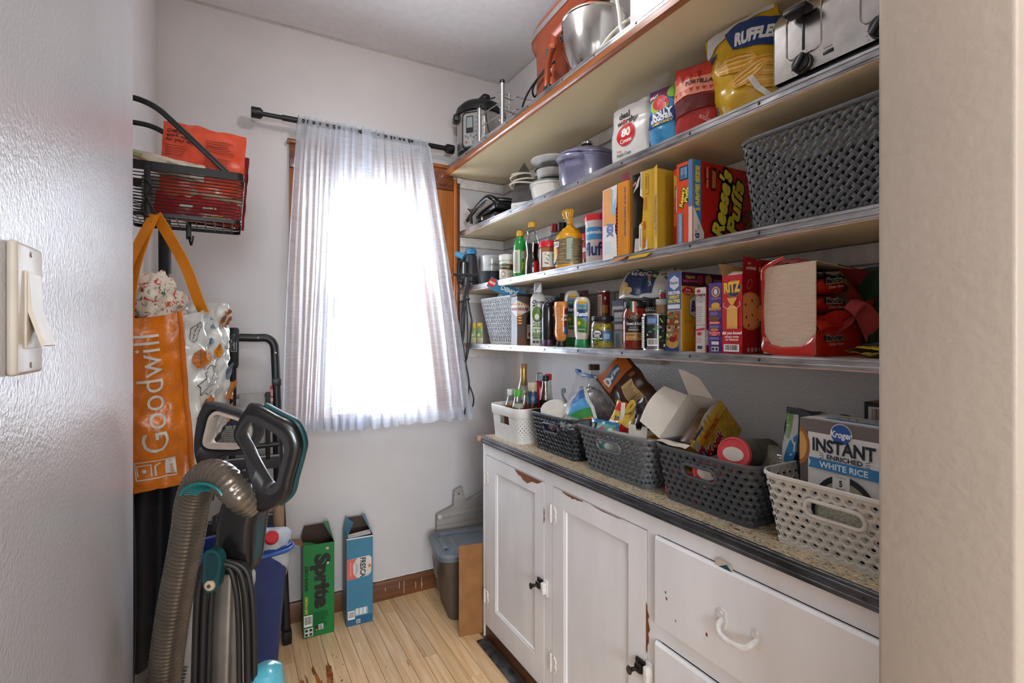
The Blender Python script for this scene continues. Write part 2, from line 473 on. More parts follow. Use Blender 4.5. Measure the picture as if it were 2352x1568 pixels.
# baseboard on the back wall: dark varnished wood with flaking paint line
bb=MB();bb.prism([(YB,0),(YB-.020,0),(YB-.020,.07),(YB-.014,.088),(YB,.092)],XL,1.344,plane='yz')
o=struct('baseboard_back',bb,wood('#7a4a24','#54301a',.35,0,.7,.2))
pr=Pr(plane_map((0,YB-.0205,0),(1,0,0),(0,0,1)),base=.0004)
for k in range(9):
    cx=rn.uniform(.5,.9);pr.rect(cx,rn.uniform(.01,.06),cx+.002,rn.uniform(.03,.075),'#cfc6ba')
pr.build('paint_fleck',o)
pl=MB();pl.tube([(x,YB-.002,.094+.003*noise.noise(Vector((x*30,1,0)))) for x in [.0+.015*i for i in range(66)]],.003,5)
pl.build('paint_line',M('#d8d4d0',.6),o)
bb=MB();bb.prism([(XL,0),(XL+.020,0),(XL+.020,.07),(XL+.014,.088),(XL,.092)],YS,YB-.02,plane='xz')
struct('baseboard_left',bb,wood('#7a4a24','#54301a',.35,1,.7,.2))

# ------------------------------------------------------------------ window
m_case=wood('#a9652e','#7d4218',.32,2,.6,.35)
m_cased=wood('#7a3f1c','#4f2612',.35,0,.8,.3)
wn=tag(bpy.data.objects.new('window_1',None),kind='structure');COL.objects.link(wn);wn.location=(.625,YB,.94)
def wpart(name,mb,m):return ws(mb.build(name,m,wn))
for (a,b) in ((.235,WX0),(WX1,1.027)):
    c=MB();c.rbox(a,YB-.022,.90,b,YB,2.055,.002);wpart('casing',c,m_case)
    c=MB();c.rbox(a,YB-.027,2.057,b,YB,2.165,.003);c.lathe([(.035,0),(.033,.004),(.02,.006),(.0,.006)],20,c=(0,0,0),cap=(False,False))
    c.xf(Matrix.Translation(((a+b)/2,YB-.027,2.11)) @ Matrix.Rotation(R_(90),4,'X'),len(c.v)-80);wpart('corner_block',c,m_cased)
c=MB();c.rbox(WX0+.001,YB-.022,2.057,WX1-.001,YB,2.160,.002);wpart('head_casing',c,m_case)
c=MB();c.rbox(.225,YB-.034,2.166,1.00,YB,2.184,.004);wpart('head_cap',c,m_case)
c=MB();c.rbox(1.029,YB-.026,.90,1.046,YB,2.120,.003);wpart('outer_bead',c,wood('#b5692c','#8f4c1b',.3,2,.6,.4))
c=MB();c.rbox(1.047,YB-.018,.90,1.067,YB,2.115,.004);wpart('outer_bead',c,wood('#6b3616','#47210d',.35,2,.6,.3))
c=MB();c.rbox(.215,YB-.052,.905,1.067,YB+.03,.938,.006);wpart('sill',c,m_case)
m_sash=M('#d9d4cd',.4,bump=.05,scale=50)
for nm,z0,z1,y in (('upper_sash',1.43,WZ1,YB+.055),('lower_sash',WZ0,1.455,YB+.02)):
    c=MB();t=.08
    c.rbox(WX0,y,z0,WX0+t,y+.03,z1,.003);c.rbox(WX1-t,y,z0,WX1,y+.03,z1,.003)
    c.rbox(WX0+t,y,z1-(.075 if 'low' in nm else .10),WX1-t,y+.03,z1,.003)
    c.rbox(WX0+t,y,z0,WX1-t,y+.03,z0+(.055 if 'up' in nm else .018),.003)
    s=wpart(nm,c,m_sash)
    g=MB();g.box(WX0+t,y+.013,z0+.01,WX1-t,y+.016,z1-.06);g.build('pane',film('#ffffff',.06,.03),s)
c=MB();c.rbox(WX0+.08,YB+.10,1.165,WX1,YB+.115,1.196,.002);c.rbox(.60,YB+.10,.95,.612,YB+.112,1.165,.001);wpart('storm_rail',c,M('#b9bcc0',.4))
c=MB();c.rbox(WX0,YB,WZ0,WX0+.01,YB+.12,WZ1,.001);c.rbox(WX1-.01,YB,WZ0,WX1,YB+.12,WZ1,.001);c.rbox(WX0+.01,YB,WZ1-.01,WX1-.01,YB+.12,WZ1,.001);wpart('jamb_liner',c,m_case)

# ------------------------------------------------------------------ ceiling lamp (above the frame)
t=thing('ceiling_lamp','bare bulb ceiling lamp above the middle of the pantry','lamp',(LAMP[0],LAMP[1],ZC))
c=MB();c.lathe([(.0,0),(.06,0),(.06,-.012),(.03,-.03),(.022,-.075),(.0,-.075)],24,c=(0,0,0));c.build('base',M('#e8e4dc',.4),t)

# ------------------------------------------------------------------ shelf cleats (painted battens)
m_cleat=M('#cfc8c2',.45,bump=.1,scale=70)
k=3
for (z,xa) in ((2.130,1.068),(1.820,1.068),(1.522,1.068),(1.231,1.068)):
    struct('trim_%d' % k,MB().rbox(xa,YB-.018,z-.050,XR,YB,z-.0005,.003),m_cleat);k+=1
for (z,y0,y1,h) in ((2.130,.38,2.49,.05),(1.820,.38,2.49,.05),(1.522,.38,2.49,.05),(1.231,1.31,1.80,.034)):
    struct('trim_%d' % k,MB().rbox(XR-.018,y0,z-h,XR,y1,z-.0005,.003),m_cleat);k+=1
struct('trim_%d' % k,MB().rbox(1.049,YB-.024,2.10,1.075,YB-.019,2.13,.002),m_cleat)

# ------------------------------------------------------------------ wall shelves with metal edging
m_shelf=M('#dccba6',.42,bump=.02,scale=60,vary=.02,vscale=4)
m_strip=M('#b4b4b6',.32,.85,bump=.15,scale=60,vary=.28,vscale=38,stretch=(1,.25,1))
m_strip2=M('#74757a',.34,.8,bump=.12,scale=60,vary=.3,vscale=30,stretch=(1,.2,1))
m_screw=M('#4a3a30',.45,.6)
m_pink=M('#d9b6a2',.5,vary=.12)
m_varn=wood('#a5602a','#7e4318',.28,1,.7,.5)
sc_me=None
def edging(par,x,z0,z1,y0,y1,m=None,n=9):
    global sc_me
    h=z1-z0;d=.0035
    prof=[(x,z0),(x-d,z0),(x-d,z0+.18*h),(x-d-.002,z0+.22*h),(x-d-.002,z0+.32*h),(x-d,z0+.36*h),(x-d,z0+.72*h),(x-d-.002,z0+.76*h),(x-d-.002,z0+.86*h),(x-d,z0+.9*h),(x-d,z1+.0012),(x+.012,z1+.0012),(x+.012,z1),(x,z1)]
    mb=MB()
    # split at irregular lengths so that the strip wobbles slightly
    mb.prism(prof,y0,y1);ws(mb.build('metal_edging',m or m_strip,par))
    if sc_me is None:
        s=MB();s.lathe([(.0,.0016),(.0022,.0014),(.0036,.0006),(.004,0)],10,cap=(False,False));sc_me=s.mesh('screw',m_screw)
    for i in range(n):
        y=y0+(y1-y0)*(i+.5)/n+.02*math.sin(i*2.3)
        o=link('screw',sc_me,par);o.location=(x-d,y,z0+.54*h);o.rotation_euler=(0,R_(-90),0);ws(o)
def shelf(zt,zb,x0,label,y1=YB-.002,top=False):
    t=thing('wall_shelf',label,'shelf',(x0,(YJ1+y1)/2,zb),0,'built-in pantry shelves on the right wall')
    b=MB();b.rbox(x0+.004,YJ1+.002,zb,XR-.0005,y1,zt,.0015,1);ws(b.build('board',m_shelf,t))
    if top:
        e=MB();e.prism([(x0+.004,zb-.004),(x0-.004,zb-.002),(x0-.010,zb+.004),(x0-.011,zt-.023),(x0-.006,zt-.0215),(x0+.004,zt-.0215)],YJ1+.002,y1)
        ws(e.build('wood_edging',m_varn,t));edging(t,x0,zt-.021,zt,YJ1+.002,y1,n=11)
    else:
        edging(t,x0,zb+.0022,zt,YJ1+.002,y1)
        e=MB();e.tube([(x0-.0008,y,zb+.0008+.0006*noise.noise(Vector((y*20,zb*9,0)))) for y in [YJ1+.01+i*(y1-YJ1-.02)/60 for i in range(61)]],.0018,5)
        ws(e.build('bare_edge',m_pink,t))
    return t
Z1,Z2,Z3,Z4,ZK=2.177,1.848,1.550,1.257,.866
shelf(Z1,2.133,.990,'topmost pantry shelf with varnished orange wood lip under metal edging',top=True)
shelf(Z2,1.822,1.070,'second pantry shelf from the top, carrying the toaster and bags')
shelf(Z3,1.524,1.070,'third pantry shelf from the top, carrying cereal boxes')
shelf(Z4,1.233,1.070,'lowest pantry shelf, carrying bottles, cans and cracker boxes')

# ------------------------------------------------------------------ base cabinet
XC=.965;YC0,YC1=YJ1+.002,1.985
m_cab=M('#e9e7e7',.38,bump=.12,scale=30,vary=.04,vscale=8,stretch=(1,1,.3))
m_cabd=M('#241610',.8)
m_base=wood('#70411f','#432412',.45,1,.6)
m_paint=M('#e0dbd6',.4,bump=.2,scale=120)
m_iron=M('#3a302a',.35,.5,vary=.3)
CB=thing('base_cabinet','white painted built-in cabinet with chipped doors and drawers under the counter','cabinet',(XC,(YC0+YC1)/2,0))
def cpart(name,mb,m,lab=None):
    o=ws(mb.build(name,m,CB))
    if lab:o['label']=lab
    return o
c=MB()
for (y0,y1,z0,z1) in ((1.972,YC1,.057,.84),(1.4555,1.5055,.057,.84),(.970,1.003,.057,.84),(YC0,.970,.790,.84),(1.003,1.4555,.789,.84),(1.5055,1.972,.789,.84),(1.003,1.972,.057,.062),(YC0,.970,.521,.558)):
    c.box(XC,y0,z0,XC+.02,y1,z1)
cpart('face_frame',c,m_cab)
c=MB();c.box(XC+.02,YC1-.004,.0,XR-.001,YC1+.012,.84);c.rbox(XC-.001,YC1+.0,.0,XC+.03,YC1+.014,.838,.002);cpart('end_panel',c,m_cab)
c=MB();c.box(XC+.021,YC0,.05,XC+.024,YC1-.005,.838);cpart('interior',c,m_cabd)
c=MB();c.rbox(XC+.003,YC0,.0,XC+.02,YC1-.001,.056,.002);cpart('toe_board',c,m_base,'dark bare wood toe board')
c=MB();c.rbox(.918,YC0,-.002,.962,YC1-.02,.006,.002);cpart('floor_strip',c,M('#55585a',.5,.5,bump=.3,scale=60,vary=.4),'scuffed grey metal floor strip')
def cdoor(y0,y1,z0,z1,p):
    (py0,py1,pz0,pz1)=p
    d=MB();xf=XC-.001
    # stiles and rails with a sloped moulding running down to the sunk panel
    O=[(y0,z0),(y1,z0),(y1,z1),(y0,z1)];I=[(py0,pz0),(py1,pz0),(py1,pz1),(py0,pz1)]
    g=.010
    rings=[(O,.022),(O,.0),(I,.0),([(py0+.004,pz0+.004),(py1-.004,pz0+.004),(py1-.004,pz1-.004),(py0+.004,pz1-.004)],.0035),
             ([(py0+g*.7,pz0+g*.7),(py1-g*.7,pz0+g*.7),(py1-g*.7,pz1-g*.7),(py0+g*.7,pz1-g*.7)],.004),
             ([(py0+g,pz0+g),(py1-g,pz0+g),(py1-g,pz1-g),(py0+g,pz1-g)],.009)]
    V=[];F=[]
    for ring,dx in rings:V+=[(xf+dx,a,b) for a,b in ring]
    for k in range(len(rings)-1):
        for i in range(4):F.append((k*4+i,k*4+(i+1) % 4,k*4+4+(i+1) % 4,k*4+4+i))
    F.append((0,1,2,3));d.add(V,F)
    do=cpart('door',d,m_cab)
    pn=MB();pn.box(xf+.0088,py0+g-.001,pz0+g-.001,xf+.012,py1-g+.001,pz1-g+.001)
    return do,ws2(pn.build('panel',m_cab,do),do)
def ws2(o,par):return o   # the door already sits at the world origin
def hinge(par,y,z):
    h=MB();h.cyl((XC-.006,y+.004,z-.026),(XC-.006,y+.004,z+.026),.0042,10)
    for q in (-.028,.028):h.lathe([(0,-.004),(.004,-.002),(.004,.002),(0,.004)],10,c=(XC-.006,y+.004,z+q),cap=(False,False))
    h.cyl((XC-.006,y+.004,z-.009),(XC-.006,y+.004,z-.007),.0047,10);h.cyl((XC-.006,y+.004,z+.008),(XC-.006,y+.004,z+.010),.0047,10)
    pts=[(0,.020),(-.010,.026),(-.020,.018),(-.022,.004),(-.016,.0),(-.024,-.010),(-.019,-.024),(-.009,-.034),(0,-.024)]
    h.prism([(y+a,z+b) for a,b in pts],XC-.0045,XC-.001,plane='yz')
    o=ws2(h.build('hinge',m_paint,par),par)
def latch(par,y,z):
    h=MB();h.rbox(XC-.010,y-.006,z-.016,XC-.001,y+.030,z+.020,.003)
    h.rbox(XC-.022,y-.002,z-.010,XC-.009,y+.022,z+.012,.004)
    h.tube([(XC-.018,y+.012,z),(XC-.036,y+.016,z),(XC-.042,y+.017,z),(XC-.046,y+.018,z)],.006,10,radii=[.005,.006,.012,.009])
    tag(ws2(h.build('latch',m_iron,par),par),'dark worn iron latch')
    h=MB();h.rbox(XC-.020,y-.024,z-.022,XC-.001,y-.008,z+.018,.004);h.rbox(XC-.006,y-.030,z-.030,XC-.0005,y-.006,z+.028,.002)
    ws2(h.build('latch_catch',m_paint,par),par)
m_chip=wood('#8d5126','#6a3818',.5,1,.8)
def chips(par,polys):
    for p in polys:
        pr=Pr(plane_map((XC-.0012,0,0),(0,-1,0),(0,0,1)),base=.0003)
        pr.poly([(-a,b) for a,b in p],m_chip);pr.build('paint_chip',par)
def jag(y0,z0,y1,z1,w_,seed):
    """a flake along a line: straight on one side, ragged on the other"""
    rn=random.Random(seed);n=12;A=[];B=[]
    for i in range(n+1):
        t=i/n;A.append((y0+(y1-y0)*t,z0+(z1-z0)*t))
    dx,dz=(y1-y0),(z1-z0);L=math.hypot(dx,dz);nx,nz=-dz/L,dx/L
    for i in range(n,-1,-1):
        t=i/n;q=w_*math.sin(PI*min(1,t*1.0)) ** .6*rn.uniform(.55,1.1);B.append((A[i][0]+nx*q,A[i][1]+nz*q))
    return A+B[1:-1]
d1,_=cdoor(1.508,1.969,.064,.786,(1.570,1.884,.151,.732))
hinge(d1,1.969,.692);hinge(d1,1.969,.183);latch(d1,1.512,.424)
chips(d1,[jag(1.72,.785,1.52,.785,.030,4),jag(1.5095,.64,1.5095,.70,.006,5)])
d2,_=cdoor(1.006,1.453,.064,.786,(1.075,1.388,.151,.727))
hinge(d2,1.453,.694);hinge(d2,1.453,.186);latch(d2,1.010,.419)
chips(d2,[jag(1.40,.7855,1.28,.7855,.010,8),jag(1.007,.46,1.007,.60,.014,9),jag(1.24,.7855,1.10,.7855,.004,12)])
for (z0,z1) in ((.562,.788),(.250,.518)):
    d=MB();y0,y1=YC0,.967;xf=XC-.014
    V=[];F=[]
    rings=[((y0,y1,z0,z1),.014),((y0,y1,z0,z1),.008),((y0+.004,y1-.004,z0+.005,z1-.005),.001),((y0+.004,y1-.022,z0+.022,z1-.022),.0)]
    for (a,b,e,f),dx in rings:V+=[(xf+dx,a,e),(xf+dx,b,e),(xf+dx,b,f),(xf+dx,a,f)]
    for k in range(3):
        for i in range(4):F.append((k*4+i,k*4+(i+1) % 4,k*4+4+(i+1) % 4,k*4+4+i))
    F+=[(0,1,2,3),(12,13,14,15)];d.add(V,F)
    do=cpart('drawer',d,m_cab)
    yc=.715;zc=(z0+z1)/2-.003
    h=MB()
    h.tube(bez([(xf+.001,yc+.044,zc+.006),(xf-.018,yc+.040,zc-.002),(xf-.026,yc+.028,zc-.012),(xf-.028,yc,zc-.016),(xf-.026,yc-.028,zc-.012),(xf-.018,yc-.040,zc-.002),(xf+.001,yc-.044,zc+.006)],6),.0058,10)
    for q in (-1,1):
        h.prism([(yc+q*.044+a,zc+.008+b) for a,b in ((-.008,-.022),(.008,-.022),(.013,-.004),(.010,.016),(0,.022),(-.010,.016),(-.013,-.004))],xf-.0035,xf+.001,plane='yz')
        h.lathe([(0,.003),(.003,.002),(.0045,0)],8,c=(0,0,0),cap=(False,False));h.xf(Matrix.Translation((xf-.0035,yc+q*.044,zc+.020)) @ Matrix.Rotation(R_(-90),4,'Y'),len(h.v)-24)
    ws2(h.build('handle',m_paint,do),do)
    for (a,b,q) in (((.925,.662,.003),(.922,.648,.0038),(.893,.607,.003),(.80,.622,.004)) if z0>.5 else ((.86,.40,.004),)):
        pr=Pr(plane_map((xf-.0002,0,0),(0,-1,0),(0,0,1)),base=.0003)
        pr.poly(blot(-a,b,q*.7,q,int(a*777),n=10),m_chip);pr.build('paint_chip',do)
c=MB();c.prism([(.79,.784),(.735,.782),(.742,.800),(.772,.806)],XC-.0075,XC-.005,plane='yz');c.prism([(.775,.786),(.738,.786),(.752,.798)],XC-.0079,XC-.0076,mi=1,plane='yz')
o=ws(c.build('paper_corner',[M('#c9bba8',.6),ink('#1d4a5c')],CB));o['label']='paper corner caught in the top drawer'

# ------------------------------------------------------------------ worktop with speckled laminate
def speckle():
    m=bpy.data.materials.new('mat_speckled_laminate');m.use_nodes=True;n=m.node_tree.nodes;L=m.node_tree.links;p=n['Principled BSDF']
    tc=n.new('ShaderNodeTexCoord');mp=n.new('ShaderNodeMapping');mp.inputs['Scale'].default_value=(1.0,.55,1);L.new(tc.outputs['Object'],mp.inputs[0])
    base=n.new('ShaderNodeRGB');base.outputs[0].default_value=(*lin('#bcab8c'),1);prev=base.outputs[0]
    for (sc,col,th) in ((190,'#8f8474',.30),(170,'#dccfb4',.28),(230,'#443f3b',.22),(150,'#c8845a',.13),(140,'#86b097',.11),(260,'#5a4a3c',.2),(120,'#6b4a38',.06)):
        v=n.new('ShaderNodeTexVoronoi');v.inputs['Scale'].default_value=sc;L.new(mp.outputs[0],v.inputs['Vector'])
        s=n.new('ShaderNodeSeparateColor');L.new(v.outputs['Color'],s.inputs[0])
        lt=n.new('ShaderNodeMath');lt.operation='LESS_THAN';lt.inputs[1].default_value=th;L.new(s.outputs[0],lt.inputs[0])
        d=n.new('ShaderNodeMath');d.operation='LESS_THAN';d.inputs[1].default_value=.42;L.new(v.outputs['Distance'],d.inputs[0])
        mu=n.new('ShaderNodeMath');mu.operation='MULTIPLY';L.new(lt.outputs[0],mu.inputs[0]);L.new(d.outputs[0],mu.inputs[1])
        mx=n.new('ShaderNodeMix');mx.data_type='RGBA';mx.inputs['B'].default_value=(*lin(col),1);L.new(prev,mx.inputs['A']);L.new(mu.outputs[0],mx.inputs['Factor']);prev=mx.outputs['Result']
        mp=mp
    L.new(prev,p.inputs['Base Color']);p.inputs['Roughness'].default_value=.35
    return m
WT=thing('worktop','speckled tan laminate worktop with dark metal edging along the front','worktop',(.955,1.19,.838))
c=MB();c.rbox(.955,YC0,.8405,XR-.001,1.995,ZK,.001,1);ws(c.build('top',speckle(),WT))
edging(WT,.954,.838,ZK,YC0,1.988,m_strip2,9)
c=MB();c.rbox(.938,1.996,.842,1.10,2.010,ZK-.001,.003);ws(c.build('end_lip',wood('#c9a184','#8a5a3c',.5,0,1.0),WT))['label']='bare splintered wood end lip'
c=MB();c.tube([(.957,y,ZK+.0004+.0005*noise.noise(Vector((y*30,0,0)))) for y in [YC0+i*.02 for i in range(80)]],.0016,5);ws(c.build('grime_line',M('#a8a7a2',.6,vary=.4,scale=90),WT))

# ------------------------------------------------------------------ light switch on the near wall
SW=thing('light_switch','cream rocker light switch plate on the glossy near wall','light switch',(XS,.615,1.328))
m_sw=M('#d6cec2',.35)
c=MB();c.rbox(XS,.580,1.270,XS+.0075,.650,1.386,.0035,3);ws(c.build('plate',m_sw,SW))
c=MB();c.rbox(XS+.0074,.597,1.293,XS+.0095,.633,1.362,.0008);ws(c.build('bezel',m_sw,SW))
c=MB();c.prism([(XS+.0094,1.360),(XS+.0105,1.360),(XS+.0125,1.328),(XS+.0215,1.296),(XS+.0185,1.295),(XS+.0094,1.326)],.599,.631);ws(c.build('rocker',m_sw,SW))
for z in (1.278,1.378):
    c=MB();c.lathe([(.0,.0012),(.002,.001),(.003,0)],10,cap=(False,False));c.xf(Matrix.Translation((XS+.0075,.615,z)) @ Matrix.Rotation(R_(90),4,'Y'));ws(c.build('screw',M('#9a948c',.4,.5),SW))
# ================================================================== generic builders for the goods
RZ=-90.0      # goods on the right wall face the aisle (-x)
def quadpanel(mb,pts,th=.0006,mi=0):
    """thin card panel from 3-D outline"""
    P=[Vector(p) for p in pts];n=(P[1]-P[0]).cross(P[2]-P[0]).normalized()*th;k=len(P)
    mb.add([p for p in P]+[p+n for p in P],[tuple(range(k)),tuple(range(k,2*k))[::-1]]+[(i,(i+1) % k,k+(i+1) % k,k+i) for i in range(k)],mi)
def carton(name,label,w_,d,h,loc,cols,rz=RZ,cat='box',group=None,rot=None,r=.0009,closed=True,inner='#7a6a58'):
    """box of printed card; local x = width, -y = front, z up. cols = front, right, top, other"""
    t=thing(name,label,cat,loc,rz,group,rot)
    cf,cr,ct,co=[c if not isinstance(c,str) else M(c,.42,bump=.03,scale=40,vary=.03,vscale=12) for c in cols]
    b=MB()
    if closed:
        b.rbox(-w_/2,0,0,w_/2,d,h,r,1)
        mi=[]
        for f in b.f:
            P=[Vector(b.v[i]) for i in f];n=(P[1]-P[0]).cross(P[2]-P[0]);c=sum(P,Vector())/len(P)
            k=3
            if abs(c.y)<r*.9 and abs(n.y)>=max(abs(n.x),abs(n.z)):k=0
            elif c.x>w_/2-r*.9 and abs(n.x)>=max(abs(n.y),abs(n.z)):k=1
            elif c.z>h-r*.9 and abs(n.z)>=max(abs(n.y),abs(n.x)):k=2
            mi.append(k)
        b.m=mi
        b.build('carton_body',[cf,cr,ct,co],t,30)
        # seam where the card overlaps on the top
        s=MB();s.box(-w_/2+.002,d*.48,h,w_/2-.002,d*.98,h+.0005);s.build('top_flap',ct,t,0)
    else:
        e=.0006
        b.box(-w_/2,0,0,w_/2,e,h,[4,4,0,4,4,4]);b.box(w_/2-e,0,0,w_/2,d,h,[4,4,4,4,4,1])
        b.box(-w_/2,d-e,0,w_/2,d,h,[4,4,4,3,4,4]);b.box(-w_/2,0,0,-w_/2+e,d,h,[4,4,4,4,3,4]);b.box(-w_/2,0,0,w_/2,d,e,4)
        b.build('carton_body',[cf,cr,ct,co,M(inner,.7)],t,0)
    F=Pr(plane_map((0,0,0),(1,0,0),(0,0,1)));Rr=Pr(plane_map((w_/2,0,0),(0,1,0),(0,0,1)))
    T=Pr(plane_map((0,0,h),(1,0,0),(0,1,0)),base=.0009);L=Pr(plane_map((-w_/2,d,0),(0,-1,0),(0,0,1)))
    return t,F,Rr,T,L
def done(t,*prs):
    for p in prs:p.build('printed_face',t)
    return t
CAMA=lambda x,y:math.atan2(-y,-x)
def vessel(name,label,prof,loc,mat,cat='bottle',n=28,sx=1.0,sy=1.0,rz=.0,part='body',group=None,fn=None,grid=.006,turn=.0,mis=None):
    """turned bottle / jar / can; returns thing and a print that faces the camera side (turn rotates the label)"""
    t=thing(name,label,cat,loc,rz,group)
    b=MB();b.lathe(prof,n,sx=sx,sy=sy,fn=fn,mis=mis);b.build(part,mat,t,40)
    p=Pr(lathe_map(prof,CAMA(loc[0],loc[1])+R_(turn)-R_(rz),sx=sx,sy=sy),grid)
    return t,p
def cap(t,prof,mat,name='cap',ridges=0,n=24,c=(0,0,0),sx=1.0,sy=1.0):
    b=MB();fn=(lambda r,z,a:r*(1+(.02 if (int(a/(2*PI)*ridges*2) % 2) else 0)) if r>.003 else r) if ridges else None
    b.lathe(prof,ridges*2 if ridges else n,c=c,fn=fn,sx=sx,sy=sy);return b.build(name,mat,t,40)
def pouch(t,w_,h,d,mat,seed=0,name='bag_film',nx=26,ny=30,crinkle=.0035,wf=None,base=.35,top=.0,bend=.0,sag=.0,twist=.0,freq=16.0,back=True,topw=.0,pinch=2.2):
    """filled soft bag: local x width, z up, front towards -y. wf(v) scales the width. Returns the map of the front face"""
    sd=Vector((seed*3.17,seed*1.3,seed*7.7))
    def prof(u,v):
        a=max(.0,1-abs(2*u-1) ** pinch) ** .62
        b=(base+(1-base)*min(1,v/.25) ** .6) if v<.25 else 1.0
        c=1.0 if v<.45 else max(top,(1-((v-.45)/.55) ** 1.7) ** .75)
        return a*b*c
    def P(u,v,side,off=.0):
        wv=w_*(wf(v) if wf else 1.0)
        x=(u-.5)*wv;z=v*h
        q=prof(u,v);y=-side*d/2*q
        nn=noise.fractal(Vector((x*freq,z*freq,side*2.0))+sd,.6,2.1,3)
        cr=abs(noise.noise(Vector((x*freq*1.7,z*freq*.9,side*5.0))+sd*2))
        y-=side*(nn*crinkle*1.2-cr*crinkle*1.6)*min(1.0,q*2+.25)
        x+=crinkle*noise.noise(Vector((z*22,side,seed)))*1.2
        z+=(crinkle*1.5*noise.noise(Vector((x*25,seed,3.0))) if v>.8 else 0)+topw*math.sin(u*3.1*2)*max(0,v-.6)
        y+=bend*v*v;z-=sag*v*v
        x,y=x*math.cos(twist*v)-y*math.sin(twist*v),x*math.sin(twist*v)+y*math.cos(twist*v)
        return Vector((x,y-side*off,z))
    b=MB();b.grid(lambda u,v:P(u,v,1),nx,ny)
    if back:b.grid(lambda u,v:P(1-u,v,-1),nx,ny)
    b.build(name,mat,t,70)
    def mp(s,tt,off):
        v=min(1,max(0,tt/h));wv=w_*(wf(v) if wf else 1.0)
        return P(min(1,max(0,s/wv+.5)),v,1,off)
    return mp
# --- plastic baskets -------------------------------------------------
def rr_perim(a,b,r):
    L=[2*(a-r),PI*r/2,2*(b-r),PI*r/2,2*(a-r),PI*r/2,2*(b-r),PI*r/2]
    tot=sum(L)
    def f(s):
        s=s % tot
        segs=[((-(a-r),-b),(1,0),None),(None,None,(a-r,-(b-r),-90)),((a,-(b-r)),(0,1),None),(None,None,(a-r,b-r,0)),((a-r,b),(-1,0),None),(None,None,(-(a-r),b-r,90)),((-a,b-r),(0,-1),None),(None,None,(-(a-r),-(b-r),180))]
        for k in range(8):
            if s<=L[k] or k==7:
                p,d,arc=segs[k]
                if arc is None:
                    n=(d[1],-d[0]);return (p[0]+d[0]*s,p[1]+d[1]*s,n[0],n[1])
                t=R_(arc[2])+(s/L[k])*PI/2;return (arc[0]+r*math.cos(t),arc[1]+r*math.sin(t),math.cos(t),math.sin(t))
            s-=L[k]
    return f,tot
